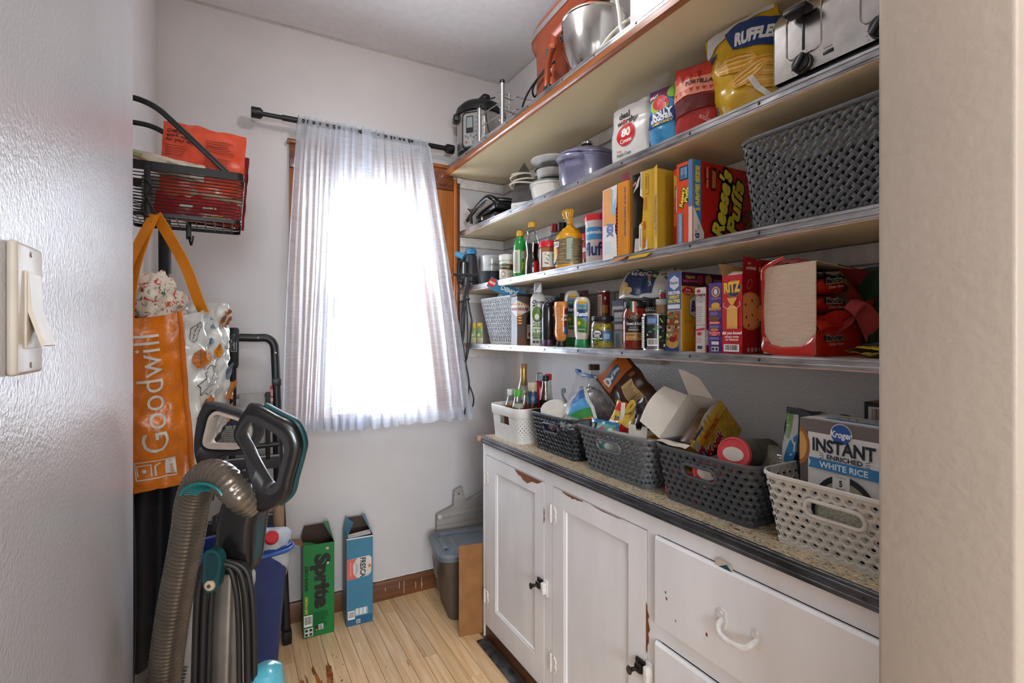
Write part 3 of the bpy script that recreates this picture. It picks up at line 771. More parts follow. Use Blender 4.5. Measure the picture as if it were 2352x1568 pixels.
def basket(name,label,w_,d,h,loc,mat,style,pitch,rz=RZ,taper=.02,r=.03,handle=None,group=None,strip=.42,rim=.010,foot=.010,rows_top=.0):
    """moulded basket standing on its base; local x = length, front towards -y. handle=(half width, z centre, half height)"""
    t=thing(name,label,'basket',loc,rz,group)
    a1,b1=w_/2,d/2
    per,tot=rr_perim(a1-taper/2,b1-taper/2,r)
    cx0=.0
    def S(s,z,off=.0):
        x,y,nx,ny=per(s);g=taper*(z/h-.5)
        return Vector((x+nx*(g+off),y+ny*(g+off)+b1,z))
    s_front=(a1-taper/2-r)   # arc length at the centre of the front side
    b=MB()
    def strip_(p0,p1,wd,h0,h1,hm=None,seg=4):
        dx,dz=p1[0]-p0[0],p1[1]-p0[1];L=math.hypot(dx,dz);nx,nz=-dz/L*wd/2,dx/L*wd/2
        V=[];F=[]
        for i in range(seg+1):
            q=i/seg;s=p0[0]+dx*q;z=p0[1]+dz*q
            hh=(h0+(h1-h0)*q) if hm is None else (h0+(hm-h0)*math.sin(PI*q))
            V+=[S(s+nx,z+nz,hh-.0009),S(s+nx*.55,z+nz*.55,hh),S(s-nx*.55,z-nz*.55,hh),S(s-nx,z-nz,hh-.0009)]
        for i in range(seg):
            for k in range(3):F.append((i*4+k,i*4+k+1,i*4+5+k,i*4+4+k))
        b.add(V,F)
    zl,zh=foot*.8,h-rim*.8
    def inside(s,z):
        if not handle:return False
        hw,zc,hh=handle
        return abs((s % tot)-s_front)<hw+hh*.6 and abs(z-zc)<hh+.004
    n=max(8,int(round(tot/pitch)));p=tot/n
    if style=='Y':
        q=p*.74;j=0;z=zl
        while z<zh+q:
            for i in range(n):
                s=(i+.5*(j % 2))*p
                for (ds,dz) in ((-p/2,q/3),(p/2,q/3),(0,-2*q/3)):
                    e0,e1=(s,z),(s+ds*1.05,z+dz*1.05)
                    if max(e0[1],e1[1])>zh+.002 or min(e0[1],e1[1])<zl-.002:
                        if min(e0[1],e1[1])>zh or max(e0[1],e1[1])<zl:continue
                        e0=(e0[0],min(max(e0[1],zl),zh));e1=(e1[0],min(max(e1[1],zl),zh))
                        if abs(e0[1]-e1[1])+abs(e0[0]-e1[0])<.002:continue
                    if inside((e0[0]+e1[0])/2,(e0[1]+e1[1])/2):continue
                    strip_(e0,e1,p*strip,.0020,-.0012,seg=3)
                    strip_(e0,e1,p*.60,-.0030,-.0030,seg=1)
            z+=q;j+=1
    else:# diagonal plain weave
        u=p;jj=int(h/(u/2))+2
        for j in range(jj):
            z=zl+j*u/2
            for i in range(n):
                s=(i+.5*(j % 2))*p
                sg=1 if j % 2 else-1
                L=u*.5*.98
                e0,e1=(s-L,z-sg*L),(s+L,z+sg*L)
                def cl(e,o):
                    zz=min(max(e[1],zl),zh)
                    if abs(e[1]-o[1])<1e-9:return e
                    q=(zz-o[1])/(e[1]-o[1]);return (o[0]+(e[0]-o[0])*q,zz)
                if max(e0[1],e1[1])<zl or min(e0[1],e1[1])>zh:continue
                f0,f1=cl(e0,e1),cl(e1,e0)
                if math.hypot(f0[0]-f1[0],f0[1]-f1[1])<.003:continue
                strip_(f0,f1,u*strip,-.0014,-.0014,.0022,seg=4)
    o=b.build('woven_wall',mat,t,50)
    # rim, foot ring and base
    ns=64
    rb=MB();rb.tube([S(tot*i/ns,h-rim/2,.001) for i in range(ns)],rim/2,8,closed=True,sx=.55);rb.build('rim',mat,t)
    fb=MB();fb.grid(lambda u_,v_:S(tot*u_,v_*foot,.0005),ns,1,closed_u=True);fb.grid(lambda u_,v_:S(tot*u_,v_*foot,-.002),ns,1,closed_u=True)
    fb.add([S(tot*i/ns,.003,0) for i in range(ns)],[tuple(range(ns))]);fb.build('base',mat,t)
    if handle:
        hw,zc,hh=handle;hb=MB()
        hb.tube([S(s_front+x,zc+z,.0015) for x,z in rrect(hw+hh,hh+.003,hh+.0025,6)],.0042,8,closed=True,ups=(0,1,0));hb.build('handle',mat,t)
    return t
def crumple(t,name,mat,rx,ry,rz_,c,seed,n=20,amp=.35,fr=3.0,flat=.0):
    """crumpled lump of film or cloth"""
    b=MB();sd=Vector((seed*2.1,seed*5.3,seed))
    def f(u,v):
        a=2*PI*u;e=PI*(v-.5);d=Vector((math.cos(a)*math.cos(e),math.sin(a)*math.cos(e),math.sin(e)))
        q=1+amp*(noise.fractal(d*fr+sd,.7,2.0,4)-.6*abs(noise.noise(d*fr*1.8+sd)))
        z=d.z*rz_*q
        if flat and z<-flat:z=-flat
        return (c[0]+d.x*rx*q,c[1]+d.y*ry*q,c[2]+z)
    b.grid(f,n,n // 2+4,closed_u=True);return b.build(name,mat,t,60)
def cord(name,label,pts,r,mat,parent=None,n=8,cat='cord'):
    b=MB();b.tube(bez(pts,8),r,n)
    o=b.build(name,mat,parent,60)
    if parent is None:
        tag(o,label,cat)
    return o
# ================================================================== TOP SHELF
m_steel=M('#c9c7c4',.16,1.0,vary=.03)
m_brush=M('#b9b6b2',.3,1.0,bump=.03,scale=60,vary=.05,stretch=(1,1,12))
m_blk=M('#17181a',.38,vary=.1)
m_blkg=M('#101113',.2,vary=.1,coat=.3)
m_copper=M('#9c4a2c',.3,.35,vary=.05,coat=.35)
m_wht=M('#e6e3de',.32,vary=.03)
m_chrome=M('#d2d2d2',.12,1.0)

# electric pressure cooker
t=thing('pressure_cooker','stainless electric pressure cooker with black lid at the window end','pressure cooker',(1.128,2.365,Z1))
b=MB();b.lathe([(.0,.0),(.105,.0),(.112,.012),(.116,.03),(.118,.045)],36);b.build('base',m_blk,t)
b=MB();b.lathe([(.118,.045),(.121,.05),(.121,.225),(.119,.23)],40);b.build('body',m_brush,t)
b=MB();b.lathe([(.122,.23),(.128,.234),(.129,.252),(.124,.268),(.100,.292),(.05,.303),(.0,.305)],40);b.build('lid',m_blk,t)
b=MB();b.rbox(-.022,-.075,.300,.022,.075,.335,.014,4);b.lathe([(.02,.30),(.02,.322),(.0,.324)],16,c=(.0,.085,-.01));b.build('lid_handle',m_blk,t)
for q in (-1,1):
    b=MB();b.rbox(-.03,-.018,0,.03,.018,.035,.008,3);b.xf(Matrix.Rotation(R_(75),4,'Z') @ Matrix.Translation((0,q*.125,.20)));b.build('side_grip',m_blk,t)
# control panel faces the aisle and camera
ang=CAMA(1.128,2.365)-R_(22)
b=MB()
def pan(w_,z0,z1,dr,rr):return [(math.cos(ang+a/.121)*(.121+dr),math.sin(ang+a/.121)*(.121+dr),z) for a,z in rrect(w_,(z1-z0)/2,rr,5,0,(z0+z1)/2)]
def shell(b,w_,z0,z1,d0,d1,rr,mi=0):
    A=pan(w_,z0,z1,d0,rr);B=pan(w_-.004,z0+.004,z1-.004,d1,rr);n=len(A);b.add(A+B,[(i,(i+1) % n,n+(i+1) % n,n+i) for i in range(n)]+[tuple(range(n,2*n))],mi)
shell(b,.052,.035,.222,-.004,.010,.02,0);shell(b,.043,.048,.214,.006,.0125,.016,1)
b.build('control_panel',[m_blk,M('#aaaaa8',.35,.3)],t)
p=Pr(lathe_map([(.121,0),(.121,.3)],ang),.008,base=.0135)
p.rect(-.022,.115,.012,.195,'#20242a');p.rect(-.019,.138,.009,.190,'#8f9698');p.rect(-.020,.118,.010,.133,'#2b2d31')
for k in range(6):p.rect(.020,.075+k*.022,.034,.077+k*.022,'#4b4d50')
for k in range(5):p.ell(-.024+.013*k,.10-.010*(k % 2),.004,.004,'#6d6f70',10)
p.ell(-.02,.07,.006,.004,'#b9442e',10);p.ell(.012,.068,.005,.005,'#6d6f70',10)
p.build('display',t)
cord('power_cord','',[(.02,-.118,.30),(-.04,-.145,.25),(-.03,-.15,.12),(.03,-.17,.03),(.07,-.19,.006)],.0035,m_blk,t)

# chrome wire rack
t=thing('wire_rack','chrome wire rack with round uprights beside the pressure cooker','rack',(1.03,2.06,Z1))
X0,Y0,Y1=.0,.115,-.115
for (x,y,h) in ((.0,.115,.195),(.0,-.115,.215),(.19,.115,.195),(.19,-.115,.215)):
    b=MB();b.cyl((x,y,0),(x,y,h),.0105,14);b.build('upright',M('#bcbdbf',.3,.9),t)
    b=MB();b.lathe([(.0112,-.004),(.0118,.008),(.009,.012),(0,.012)],14,c=(x,y,h));b.build('end_cap',m_blk,t)
for (x,y,h) in ((.03,.125,.165),(.05,-.085,.19),(.03,-.06,.19)):
    b=MB();b.cyl((x,y,.006),(x,y,h),.0035,8);b.build('wire',m_chrome,t)
for z in (.045,.10,.155):
    for x in (.0,.19):
        b=MB();b.tube(bez([(x,.115,z),(x+.01,.06,z+.004),(x+.03,-.06,z+.012),(x,-.115,z+.012)],5),.0028,8);b.build('wire',m_chrome,t)
    b=MB();b.tube(bez([(.0,-.115,z),(.05,-.11,z-.002),(.07,-.12,z+.012),(.12,-.115,z+.014),(.19,-.115,z+.02)],5),.0028,8);b.build('wire',m_chrome,t)
    b=MB();b.tube(bez([(.0,-.115,z),(-.012,-.108,z+.012),(-.004,-.08,z+.03),(.06,-.08,z+.03)],5),.0026,8);b.build('wire',m_chrome,t)

# stand mixer: axis runs towards the camera end of the shelf
t=thing('stand_mixer','copper coloured stand mixer with steel bowl on the top shelf','stand mixer',(1.150,1.640,Z1),0,rot=(0,0,R_(-90-5)))
# local x = along head (towards bowl), z up
b=MB()
base=[(q[0]+.06,q[1]) for q in rrect(.205,.105,.09,8)]
n=len(base);b.add([(x,y,0) for x,y in base]+[(x,y,.018) for x,y in base]+[((x-.06)*.93+.06,y*.92,.03) for x,y in base],[tuple(range(n))[::-1]]+[(k*n+i,k*n+(i+1) % n,(k+1)*n+(i+1) % n,(k+1)*n+i) for k in range(2) for i in range(n)]+[tuple(range(2*n,3*n))]);b.build('foot',m_copper,t)
b=MB();V=[];rings=[]
for (z,cx,hx,hy) in ((.02,-.085,.100,.085),(.05,-.095,.082,.062),(.12,-.105,.070,.052),(.22,-.108,.066,.050),(.26,-.100,.074,.053),(.30,-.085,.085,.056)):
    rings.append([(cx+a,c,z) for a,c in rrect(hx,hy,min(hx,hy)*.55,5)])
n=len(rings[0]);b.add([q for rg in rings for q in rg],[(k*n+i,k*n+(i+1) % n,(k+1)*n+(i+1) % n,(k+1)*n+i) for k in range(len(rings)-1) for i in range(n)]+[tuple(range((len(rings)-1)*n,len(rings)*n))]);b.build('column',m_copper,t)
b=MB();rings=[]
for (x,r1,zc) in ((-.215,.0,.345),(-.213,.030,.345),(-.200,.052,.345),(-.165,.068,.347),(-.10,.075,.350),(.03,.073,.352),(.15,.069,.352),(.23,.064,.350),(.255,.056,.348),(.265,.040,.348),(.267,.0,.348)):
    rings.append([(x,r1*math.cos(2*PI*k/32),zc+r1*1.02*math.sin(2*PI*k/32)) for k in range(32)])
n=32;b.add([q for rg in rings for q in rg],[(k*n+i,k*n+(i+1) % n,(k+1)*n+(i+1) % n,(k+1)*n+i) for k in range(len(rings)-1) for i in range(n)]);b.build('motor_head',m_copper,t)
for s in (-1,1):
    b=MB();pts=[(-.193,s*.054),(-.165,s*.0695),(-.10,s*.0762),(.03,s*.0745),(.15,s*.0705),(.23,s*.0655)]
    for (xa,ya),(xb,yb) in zip(pts,pts[1:]):b.add([(xa,ya,.335),(xb,yb,.335),(xb,yb,.358),(xa,ya,.358),(xa,ya*.97,.335),(xb,yb*.97,.335),(xb,yb*.97,.358),(xa,ya*.97,.358)],[(0,1,2,3),(0,1,5,4),(3,2,6,7)])
    b.build('trim_band',M('#c8c8c8',.25,.9),t)
b=MB();b.lathe([(.050,.285),(.054,.278),(.054,.258),(.040,.250),(.0,.249)],28,c=(.195,0,0));b.build('planetary',m_copper,t)
b=MB();b.cyl((.215,-.02,.256),(.215,-.02,.215),.011,14);b.cyl((.215,-.02,.22),(.215,-.02,.12),.006,10,1);b.build('beater_shaft',[m_copper,m_steel],t)
b=MB();b.tube([(-.045,-.060,.045),(-.045,-.058,.20)],.006,10);b.cyl((-.045,-.057,.215),(-.045,-.057,.25),.007,8,1);b.build('lift_lever',[m_copper,M('#5a5f62',.3,.6)],t)
b=MB();b.tube(bez([(-.06,-.052,.165),(.02,-.085,.185),(.075,-.100,.185)],6),.009,10);b.lathe([(0,-.014),(.013,-.009),(.016,0),(.013,.009),(0,.014)],14,c=(.080,-.102,.185),cap=(False,False));b.tube(bez([(.075,-.100,.185),(.03,-.095,.14),(.0,-.085,.07),(.0,-.075,.025)],8),.0075,8,sx=1.6);b.build('bowl_arm',m_copper,t)
b=MB();prof=[(.0,.03),(.05,.031),(.062,.04),(.085,.075),(.103,.12),(.110,.17),(.113,.228),(.1165,.231),(.1165,.235),(.112,.236),(.108,.17),(.100,.12),(.08,.075),(.05,.04),(.0,.036)]
b.lathe(prof,44,c=(.200,0,0));b.build('bowl',m_steel,t)
b=MB();
for (dx,dz) in ((0,0),(.022,.004)):b.lathe([(.007,-.002),(.012,-.002),(.012,.002),(.007,.002)],16,c=(0,0,0),cap=(False,False));b.xf(Matrix.Translation((.115+dx,-.085-dx*.35,.205+dz)) @ Matrix.Rotation(R_(90),4,'X') ,len(b.v)-64)
b.build('bowl_clip',M('#7f7a74',.25,.9),t)
cord('power_cord','',[(.02,-.062,.17),(-.08,-.066,.172),(-.18,-.055,.155),(-.21,-.03,.14),(-.19,-.01,.185)],.0042,m_blk,t)
cord('power_cord','',[(.0,-.066,.16),(-.09,-.072,.16),(-.18,-.085,.12),(-.235,-.09,.05),(-.225,-.095,.006)],.0042,m_blk,t)
b=MB();b.rbox(.005,-.105,.006,.045,-.075,.07,.006,2);b.build('plug',m_blkg,t)

# small white appliance with a white cord
t=thing('white_appliance','plain white appliance with a thick white cord at the shelf edge','appliance',(1.02,1.06,Z1),RZ)
b=MB();b.rbox(-.075,0,.004,.095,.24,.30,.008,3);b.build('housing',M('#e9eced',.35),t)
b=MB();b.rbox(-.07,.005,0,-.05,.235,.006,.001);b.rbox(.07,.005,0,.09,.235,.006,.001);b.build('foot',m_wht,t)
cord('power_cord','',[(-.077,.05,.085),(-.13,.04,.085),(-.20,.03,.07),(-.25,.02,.03),(-.235,.01,-.012+.02)],.0045,M('#e2e0da',.4),t)
cord('power_cord','',[(-.16,.03,.25),(-.155,.022,.17),(-.135,.015,.10),(-.125,.012,.05),(-.105,.01,.012)],.0055,M('#e2e0da',.4),t)

# ================================================================== SECOND SHELF
# contact grill
t=thing('contact_grill','black folding contact grill with its plug dangling beside the window','grill',(1.20,2.27,Z2),RZ)
b=MB();b.rbox(-.13,-.09,.012,.10,.11,.05,.012,3);b.build('base',m_blkg,t)
b=MB();b.rbox(-.13,-.09,0,.10,.11,.04,.014,3);b.xf(Matrix.Translation((0,0,.054)) @ Matrix.Rotation(R_(-4),4,'Y'));b.build('lid',m_blkg,t)
b=MB();b.tube(bez([(.095,-.07,.090),(.085,-.105,.112),(.04,-.115,.115),(-.06,-.118,.088),(-.165,-.115,.052)],6),.015,12,sx=.7);b.build('handle',m_blkg,t)
b=MB();b.tube(bez([(.09,.07,.080),(.08,.02,.112),(.05,-.06,.118)],6),.011,10);b.build('hinge_arm',m_blkg,t)
b=MB();b.rbox(-.05,-.094,.03,-.035,-.088,.048,.002);b.build('catch',M('#b9b9b9',.3,.8),t)
cord('power_cord','',[(.05,-.12,.095),(.0,-.128,.080),(-.08,-.135,.085),(-.13,-.128,.10),(-.135,-.112,.09),(-.11,-.122,.068)],.0035,m_blk,t)
b=MB();b.tube([(-.105,-.122,.07),(-.105,-.122,.035),(-.105,-.122,.02)],.008,10,radii=[.004,.009,.009]);b.cyl((-.110,-.122,.02),(-.110,-.122,.004),.0018,6,1);b.cyl((-.100,-.122,.02),(-.100,-.122,.004),.0018,6,1);b.build('plug',[m_blk,m_steel],t)

# clothes iron standing on its heel
t=thing('clothes_iron','clothes iron standing on its heel with pale cord wound round it','iron',(1.155,1.985,Z2),RZ+34)
sole=[(.0,.235),(-.022,.200),(-.040,.14),(-.050,.075),(-.052,.02),(.052,.02),(.050,.075),(.040,.14),(.022,.200)]
b=MB();b.prism(sole,-.018,-.008);b.xf(Matrix.Rotation(R_(-8),4,'X'));b.build('soleplate',M('#5d5a58',.35,.4,vary=.15),t)
b=MB();rings=[]
for (y,k,z0) in ((-.008,1.0,.0),(.03,.92,.0),(.06,.62,.01)):rings.append([(x*k,y,.02+(z-.02)*(k*.98)+z0) for x,z in sole])
n=len(sole);b.add([q for g in rings for q in g],[(k*n+i,k*n+(i+1) % n,(k+1)*n+(i+1) % n,(k+1)*n+i) for k in range(2) for i in range(n)]+[tuple(range(2*n,3*n))]);b.xf(Matrix.Rotation(R_(-8),4,'X'));b.build('body',m_wht,t)
b=MB();b.rbox(-.05,-.022,.0,.05,.10,.05,.008,3);b.build('heel',M('#e4e2de',.35),t)
b=MB();b.tube(bez([(0,.05,.04),(0,.115,.05),(0,.125,.11),(0,.10,.17),(0,.055,.175)],6),.014,10);b.build('handle',m_wht,t)
p=Pr(plane_map((0,-.0222,0),(1,0,0),(0,0,1)));p.rect(-.028,.012,.028,.034,'#9fa09f');p.lines(-.024,.016,.024,.031,3,'#55565a');p.build('nameplate',t)
p=Pr(plane_map((0,-.0188,0),(1,0,0),(0,math.sin(R_(8)),math.cos(R_(8)))),base=.003)
for k in range(10):p.ell(.026*math.cos(k*.7)*(.5+k*.05),.13+.04*math.sin(k*.7)+.02,.002,.002,'#1e1c1b',8)
p.build('steam_holes',t)
b=MB()
pts=[]
for k in range(60):
    a=k*2*PI/14;pts.append((.062*math.cos(a)*(1+.1*math.sin(k)),.02+.068*math.sin(a),.118+.0014*k*(1 if k % 28<14 else .6)+.012*math.sin(a*.5+1)))
b.tube(bez(pts,3),.0036,7);b.build('cord',M('#cfc4b4',.7),t)

# white fluted casserole with glass lid and a plate on top
t=thing('casserole_dish','white fluted round casserole dish holding glass lids','casserole',(1.22,1.845,Z2))
b=MB();b.lathe([(.0,.002),(.070,.0),(.078,.006),(.092,.088),(.096,.09),(.096,.098),(.088,.098),(.072,.012),(.0,.01)],96,fn=lambda r,z,a:r*(1+(.018*math.sin(a*32) if .01<z<.088 and r>.074 else 0)));b.build('dish',M('#dedad4',.25,coat=.3),t)
t=thing('glass_dome_cover','clear glass casserole lid on the white fluted dish','lid',(1.22,1.845,Z2+.0985))
b=MB();b.lathe([(.097,.0),(.097,.004),(.085,.010),(.060,.022),(.03,.027),(.0,.028)],36);b.build('dome',clear('#c6dad4'),t)
b=MB();b.tube([(.097*math.cos(a*PI/20),.097*math.sin(a*PI/20),.002) for a in range(40)],.0022,6,closed=True);b.build('edge',M('#8fa8a0',.15),t)
t=thing('small_white_dish','small white dish sitting on the glass lid','dish',(1.22,1.845,Z2+.127))
b=MB();b.lathe([(.0,.0),(.055,.0),(.062,.006),(.068,.034),(.064,.034),(.055,.008),(.0,.006)],36);b.build('dish',M('#d9d6d0',.25,coat=.3),t)
t=thing('glass_cover','greenish glass cover between the white dish and the white plate','lid',(1.22,1.845,Z2+.1615))
b=MB();b.lathe([(.070,.0),(.075,.002),(.066,.020),(.060,.026),(.02,.028),(0,.028)],36);b.build('dome',clear('#9db5ad'),t)
t=thing('white_plate','white plate topping the stack of casserole lids','plate',(1.22,1.845,Z2+.190))
b=MB();b.lathe([(.0,.0),(.055,.0),(.062,.003),(.086,.010),(.092,.013),(.092,.017),(.086,.016),(.06,.010),(.0,.008)],40);b.build('plate',M('#dedbd6',.25,coat=.3),t)

# lavender dutch oven
t=thing('dutch_oven','lavender enamel dutch oven with matching lid','cooking pot',(1.21,1.585,Z2),20)
m_lav=M('#7f7e9c',.22,coat=.5,vary=.05)
b=MB();b.lathe([(.0,.004),(.075,.002),(.086,.006),(.101,.03),(.108,.07),(.110,.118),(.113,.121),(.113,.126),(.105,.126)],48);b.build('pot',m_lav,t)
b=MB();b.lathe([(.1145,.128),(.1155,.131),(.114,.138),(.105,.147),(.07,.163),(.03,.171),(.0,.172)],48);b.build('lid',m_lav,t)
b=MB();b.lathe([(.009,.17),(.011,.185),(.022,.190),(.023,.197),(.015,.203),(0,.204)],20);b.build('knob',m_steel,t)
for q in (0,PI):
    b=MB();b.tube(bez([(math.cos(q+a)*rr,math.sin(q+a)*rr,.108) for a,rr in ((-.42,.107),(-.32,.135),(0,.147),(.32,.135),(.42,.107))],6),.010,10);b.build('handle',m_lav,t);b=MB()
    b.prism([(math.cos(q+a)*rr,math.sin(q+a)*rr) for a,rr in ((-.5,.112),(-.3,.128),(0,.133),(.3,.128),(.5,.112))],.128,.136,plane='xy');b.build('lid_lug',m_lav,t)

# pack of plastic cups
t=thing('plastic_cup_pack','white bag of plastic cups with red 80 count disc','bag of cups',(1.150,1.235,Z2),RZ+8)
mp=pouch(t,.185,.185,.115,M('#d9d6d2',.3,vary=.03),3,'bag_film',crinkle=.0022,top=.75,base=.8,pinch=5)
b=MB()
def clearTop(u,v):
    a=2*PI*u;q=1+.14*v*noise.noise(Vector((math.cos(a)*2,math.sin(a)*2,v*3)))
    flare=1-.12*math.sin(v*2.4)+.18*v*v
    x=.092*math.copysign(abs(math.cos(a)) ** .7,math.cos(a))*flare*q+.012*v;y=.05*math.copysign(abs(math.sin(a)) ** .8,math.sin(a))*(1-.7*v)*q
    return (x,y,.165+v*(.085+.03*noise.noise(Vector((x*30,4,0))))+.006*noise.noise(Vector((x*40,y*40,v*4))))
b.grid(clearTop,44,14,closed_u=True);b.build('clear_neck',film('#e8e8e8',.10,.08),t,70)
for k in range(2):
    b=MB()
    for i in range(16):b.lathe([(.036,.012+i*.0095),(.039,.012+i*.0095),(.039,.015+i*.0095),(.036,.0152+i*.0095)],20,c=(.050,.018,0),cap=(False,False))
    b.build('cup_stack',M('#cfccc8',.3),t) if k==0 else None
p=Pr(mp,.008,base=.0022)
p.text('deal',-.020,.158,.020,'#1c1a1a',bold=.03,rot=3);p.text('worthy',-.008,.137,.020,'#1c1a1a',bold=.03,rot=3);p.ell(-.0205,.135,.0065,.0075,'#c4161c')
p.ell(-.004,.088,.036,.036,'#c4161c',32);p.text('80',-.004,.096,.026,'#f0eee9',bold=.05,rot=2);p.text('Count',-.004,.069,.013,'#f0eee9',bold=.03,rot=2)
p.text('9 oz',-.030,.040,.008,'#c4161c',bold=.02,rot=2);p.text('Plastic Cups',-.012,.028,.009,'#1c1a1a',bold=.02,rot=2)
p.build('printed_face',t)

# candy bags
def candy(label,loc,seed,hue,rz):
    t=thing('candy_bag',label,'candy bag',loc,rz,'hard candy bags on the second shelf')
    mp=pouch(t,.115,.185,.07,M(hue,.25,coat=.3,vary=.04),seed,crinkle=.003,base=.55)
    p=Pr(mp,.008,base=.002)
    p.poly([(-.055,.150),(.055,.150),(.055,.182),(-.055,.182)],'#6a1f52')
    p.ell(-.012,.128,.034,.028,'#a3c24a',20,-20);p.ell(-.008,.132,.029,.022,'#c8202c',20,-20)
    for k in range(5):p.ell(-.022+.008*k,.132+.005*(k % 2),.0012,.002,'#1a1212',8)
    p.ell(.03,.160,.018,.022,'#7fb43c',18)
    p.poly([(-.05,.062),(.045,.070),(.05,.112),(-.045,.104)],'#123a78')
    p.text('JOLLY',.0,.098,.017,'#eef2f6',bold=.06,rot=5);p.text('RANCHER',.0,.082,.011,'#eef2f6',bold=.05,rot=5);p.text('HARD CANDY',.004,.070,.007,'#f2c832',bold=.04,rot=5)
    for k in range(5):p.text(('Blue Raspberry','Green Apple','Cherry','Grape','Watermelon')[k],-.006,.054-k*.0075,.0045,'#16386e',rot=3)
    p.lines(-.035,.006,.02,.014,3,'#2f6a9c')
    p.text('JOLLY',-.030,.157,.008,'#eef2f6',bold=.05,rot=10)
    p.build('printed_face',t)
    return t
candy('blue candy bag with watermelon slice at the shelf edge',(1.125,1.088,Z2),4,'#3f8fc0',RZ+14)
candy('candy bag standing upright behind the front blue one',(1.215,1.075,Z2+.0),9,'#3a86b8',RZ+20)

# red tortilla chip bag
t=thing('tortilla_chip_bag','red tortilla chip bag slumped between candy and yellow chips','chip bag',(1.135,.985,Z2),RZ+22,rot=None)
mp=pouch(t,.125,.205,.075,M('#a82a24',.3,coat=.25,vary=.08),12,crinkle=.0065,base=.5,freq=13)
p=Pr(mp,.008,base=.003)
p.poly([(-.060,.105),(.06,.112),(.06,.172),(-.06,.175)],'#dc9276')
p.poly([(-.058,.155),(.06,.160),(.06,.198),(-.055,.198)],'#c0362a')
for k in range(7):p.poly([(-.055+k*.016,.126),(-.043+k*.016,.126),(-.049+k*.016,.115)],'#c2251f')
for k in range(3):p.poly([(-.04+k*.024,.172),(-.028+k*.024,.172),(-.034+k*.024,.150)],'#8d1712')
p.text('TORTILLA',.012,.142,.012,'#4a1f3a',bold=.04,rot=-3);p.poly([(-.06,.06),(.06,.068),(.06,.106),(-.06,.10)],'#5e1a1c');p.text('ROLLED',.035,.035,.008,'#e2a292',bold=.02,rot=-30)
p.build('printed_face',t)

# yellow potato chip bag
t=thing('potato_chip_bag','large yellow potato chip bag leaning beside the toaster','chip bag',(1.185,.838,Z2),0,rot=(R_(2),R_(-10),R_(RZ+14)))
mp=pouch(t,.205,.285,.115,M('#c79d1c',.25,coat=.35,vary=.06),21,crinkle=.0055,base=.55,wf=lambda v:1.0-.18*max(0,v-.5),bend=.012,freq=11,nx=34,ny=40)
p=Pr(mp,.008,base=.003)
p.poly([(-.094,.218),(-.04,.240),(.02,.265),(.09,.262),(.09,.284),(-.085,.284)],'#d4d3d4')
p.poly([(-.030,.258),(-.012,.195),(.03,.178),(.098,.150),(.100,.232),(.055,.255),(.01,.272)],'#173a76')
p.text('RUFFLES',.045,.208,.034,'#e6e8ec',rot=-14,w=.10,bold=.06)
p.text('FF',-.070,.205,.02,'#173a76',rot=-12,bold=.05)
for (cx,cy,rx,ry,ro) in ((-.005,.150,.052,.026,-12),(.055,.095,.060,.040,-20),(.020,.105,.045,.022,15)):
    p.ell(cx,cy,rx,ry,'#d9a034',22,ro)
    for k in range(7):
        f=-.8+k*.27;cc,ss=math.cos(R_(ro)),math.sin(R_(ro));ln=[]
        for q in range(7):
            aa=-.85+q*.283;yy=ry*f*math.sqrt(max(0,1-aa*aa));xx=rx*aa*.95;ln.append((cx+xx*cc-yy*ss,cy+xx*ss+yy*cc))
        p.line(ln,.0022,'#ead08a' if k % 2 else '#b97f1e')
p.poly([(.018,.095),(.026,.06),(.055,.026),(.062,.034),(.040,.062),(.032,.092)],'#d8d6d0')
p.lines(.0,.022,.03,.038,4,'#7d6716');p.text('L',.085,.135,.012,'#2a2a38',rot=-10)
p.text('PARTY SIZE',-.085,.035,.010,'#1d3a72',rot=72,bold=.03)
p.build('printed_face',t)

# toaster
t=thing('toaster','wide brushed steel toaster at the shelf end','toaster',(1.095,.566,Z2),RZ)
b=MB();b.rbox(-.165,.006,.002,.165,.232,.03,.006,2);b.build('base',m_blk,t)
m_toast=M('#b4b1ad',.24,1.0,bump=.02,scale=18,vary=.10,vscale=26)
b=MB();pr_=[]
for (y,z) in ((.0,.028),(.0,.15),(.004,.172),(.016,.188),(.034,.194),(.204,.194),(.222,.188),(.234,.172),(.238,.15),(.238,.028)):pr_.append((y,z))
n=len(pr_);b.add([(-.165,y,z) for y,z in pr_]+[(.165,y,z) for y,z in pr_],[(i,i+1,n+i+1,n+i) for i in range(n-1)]);b.build('shell',m_toast,t)
for s in (-1,1):
    b=MB();b.add([(s*.165,y,z) for y,z in pr_]+[(s*.172,.119+(y-.119)*.95,.03+(z-.03)*.97) for y,z in pr_],[(i,(i+1) % n,n+(i+1) % n,n+i) for i in range(n)]+[tuple(range(n,2*n))]);b.build('end_cap',M('#9c9894',.3,.9),t)
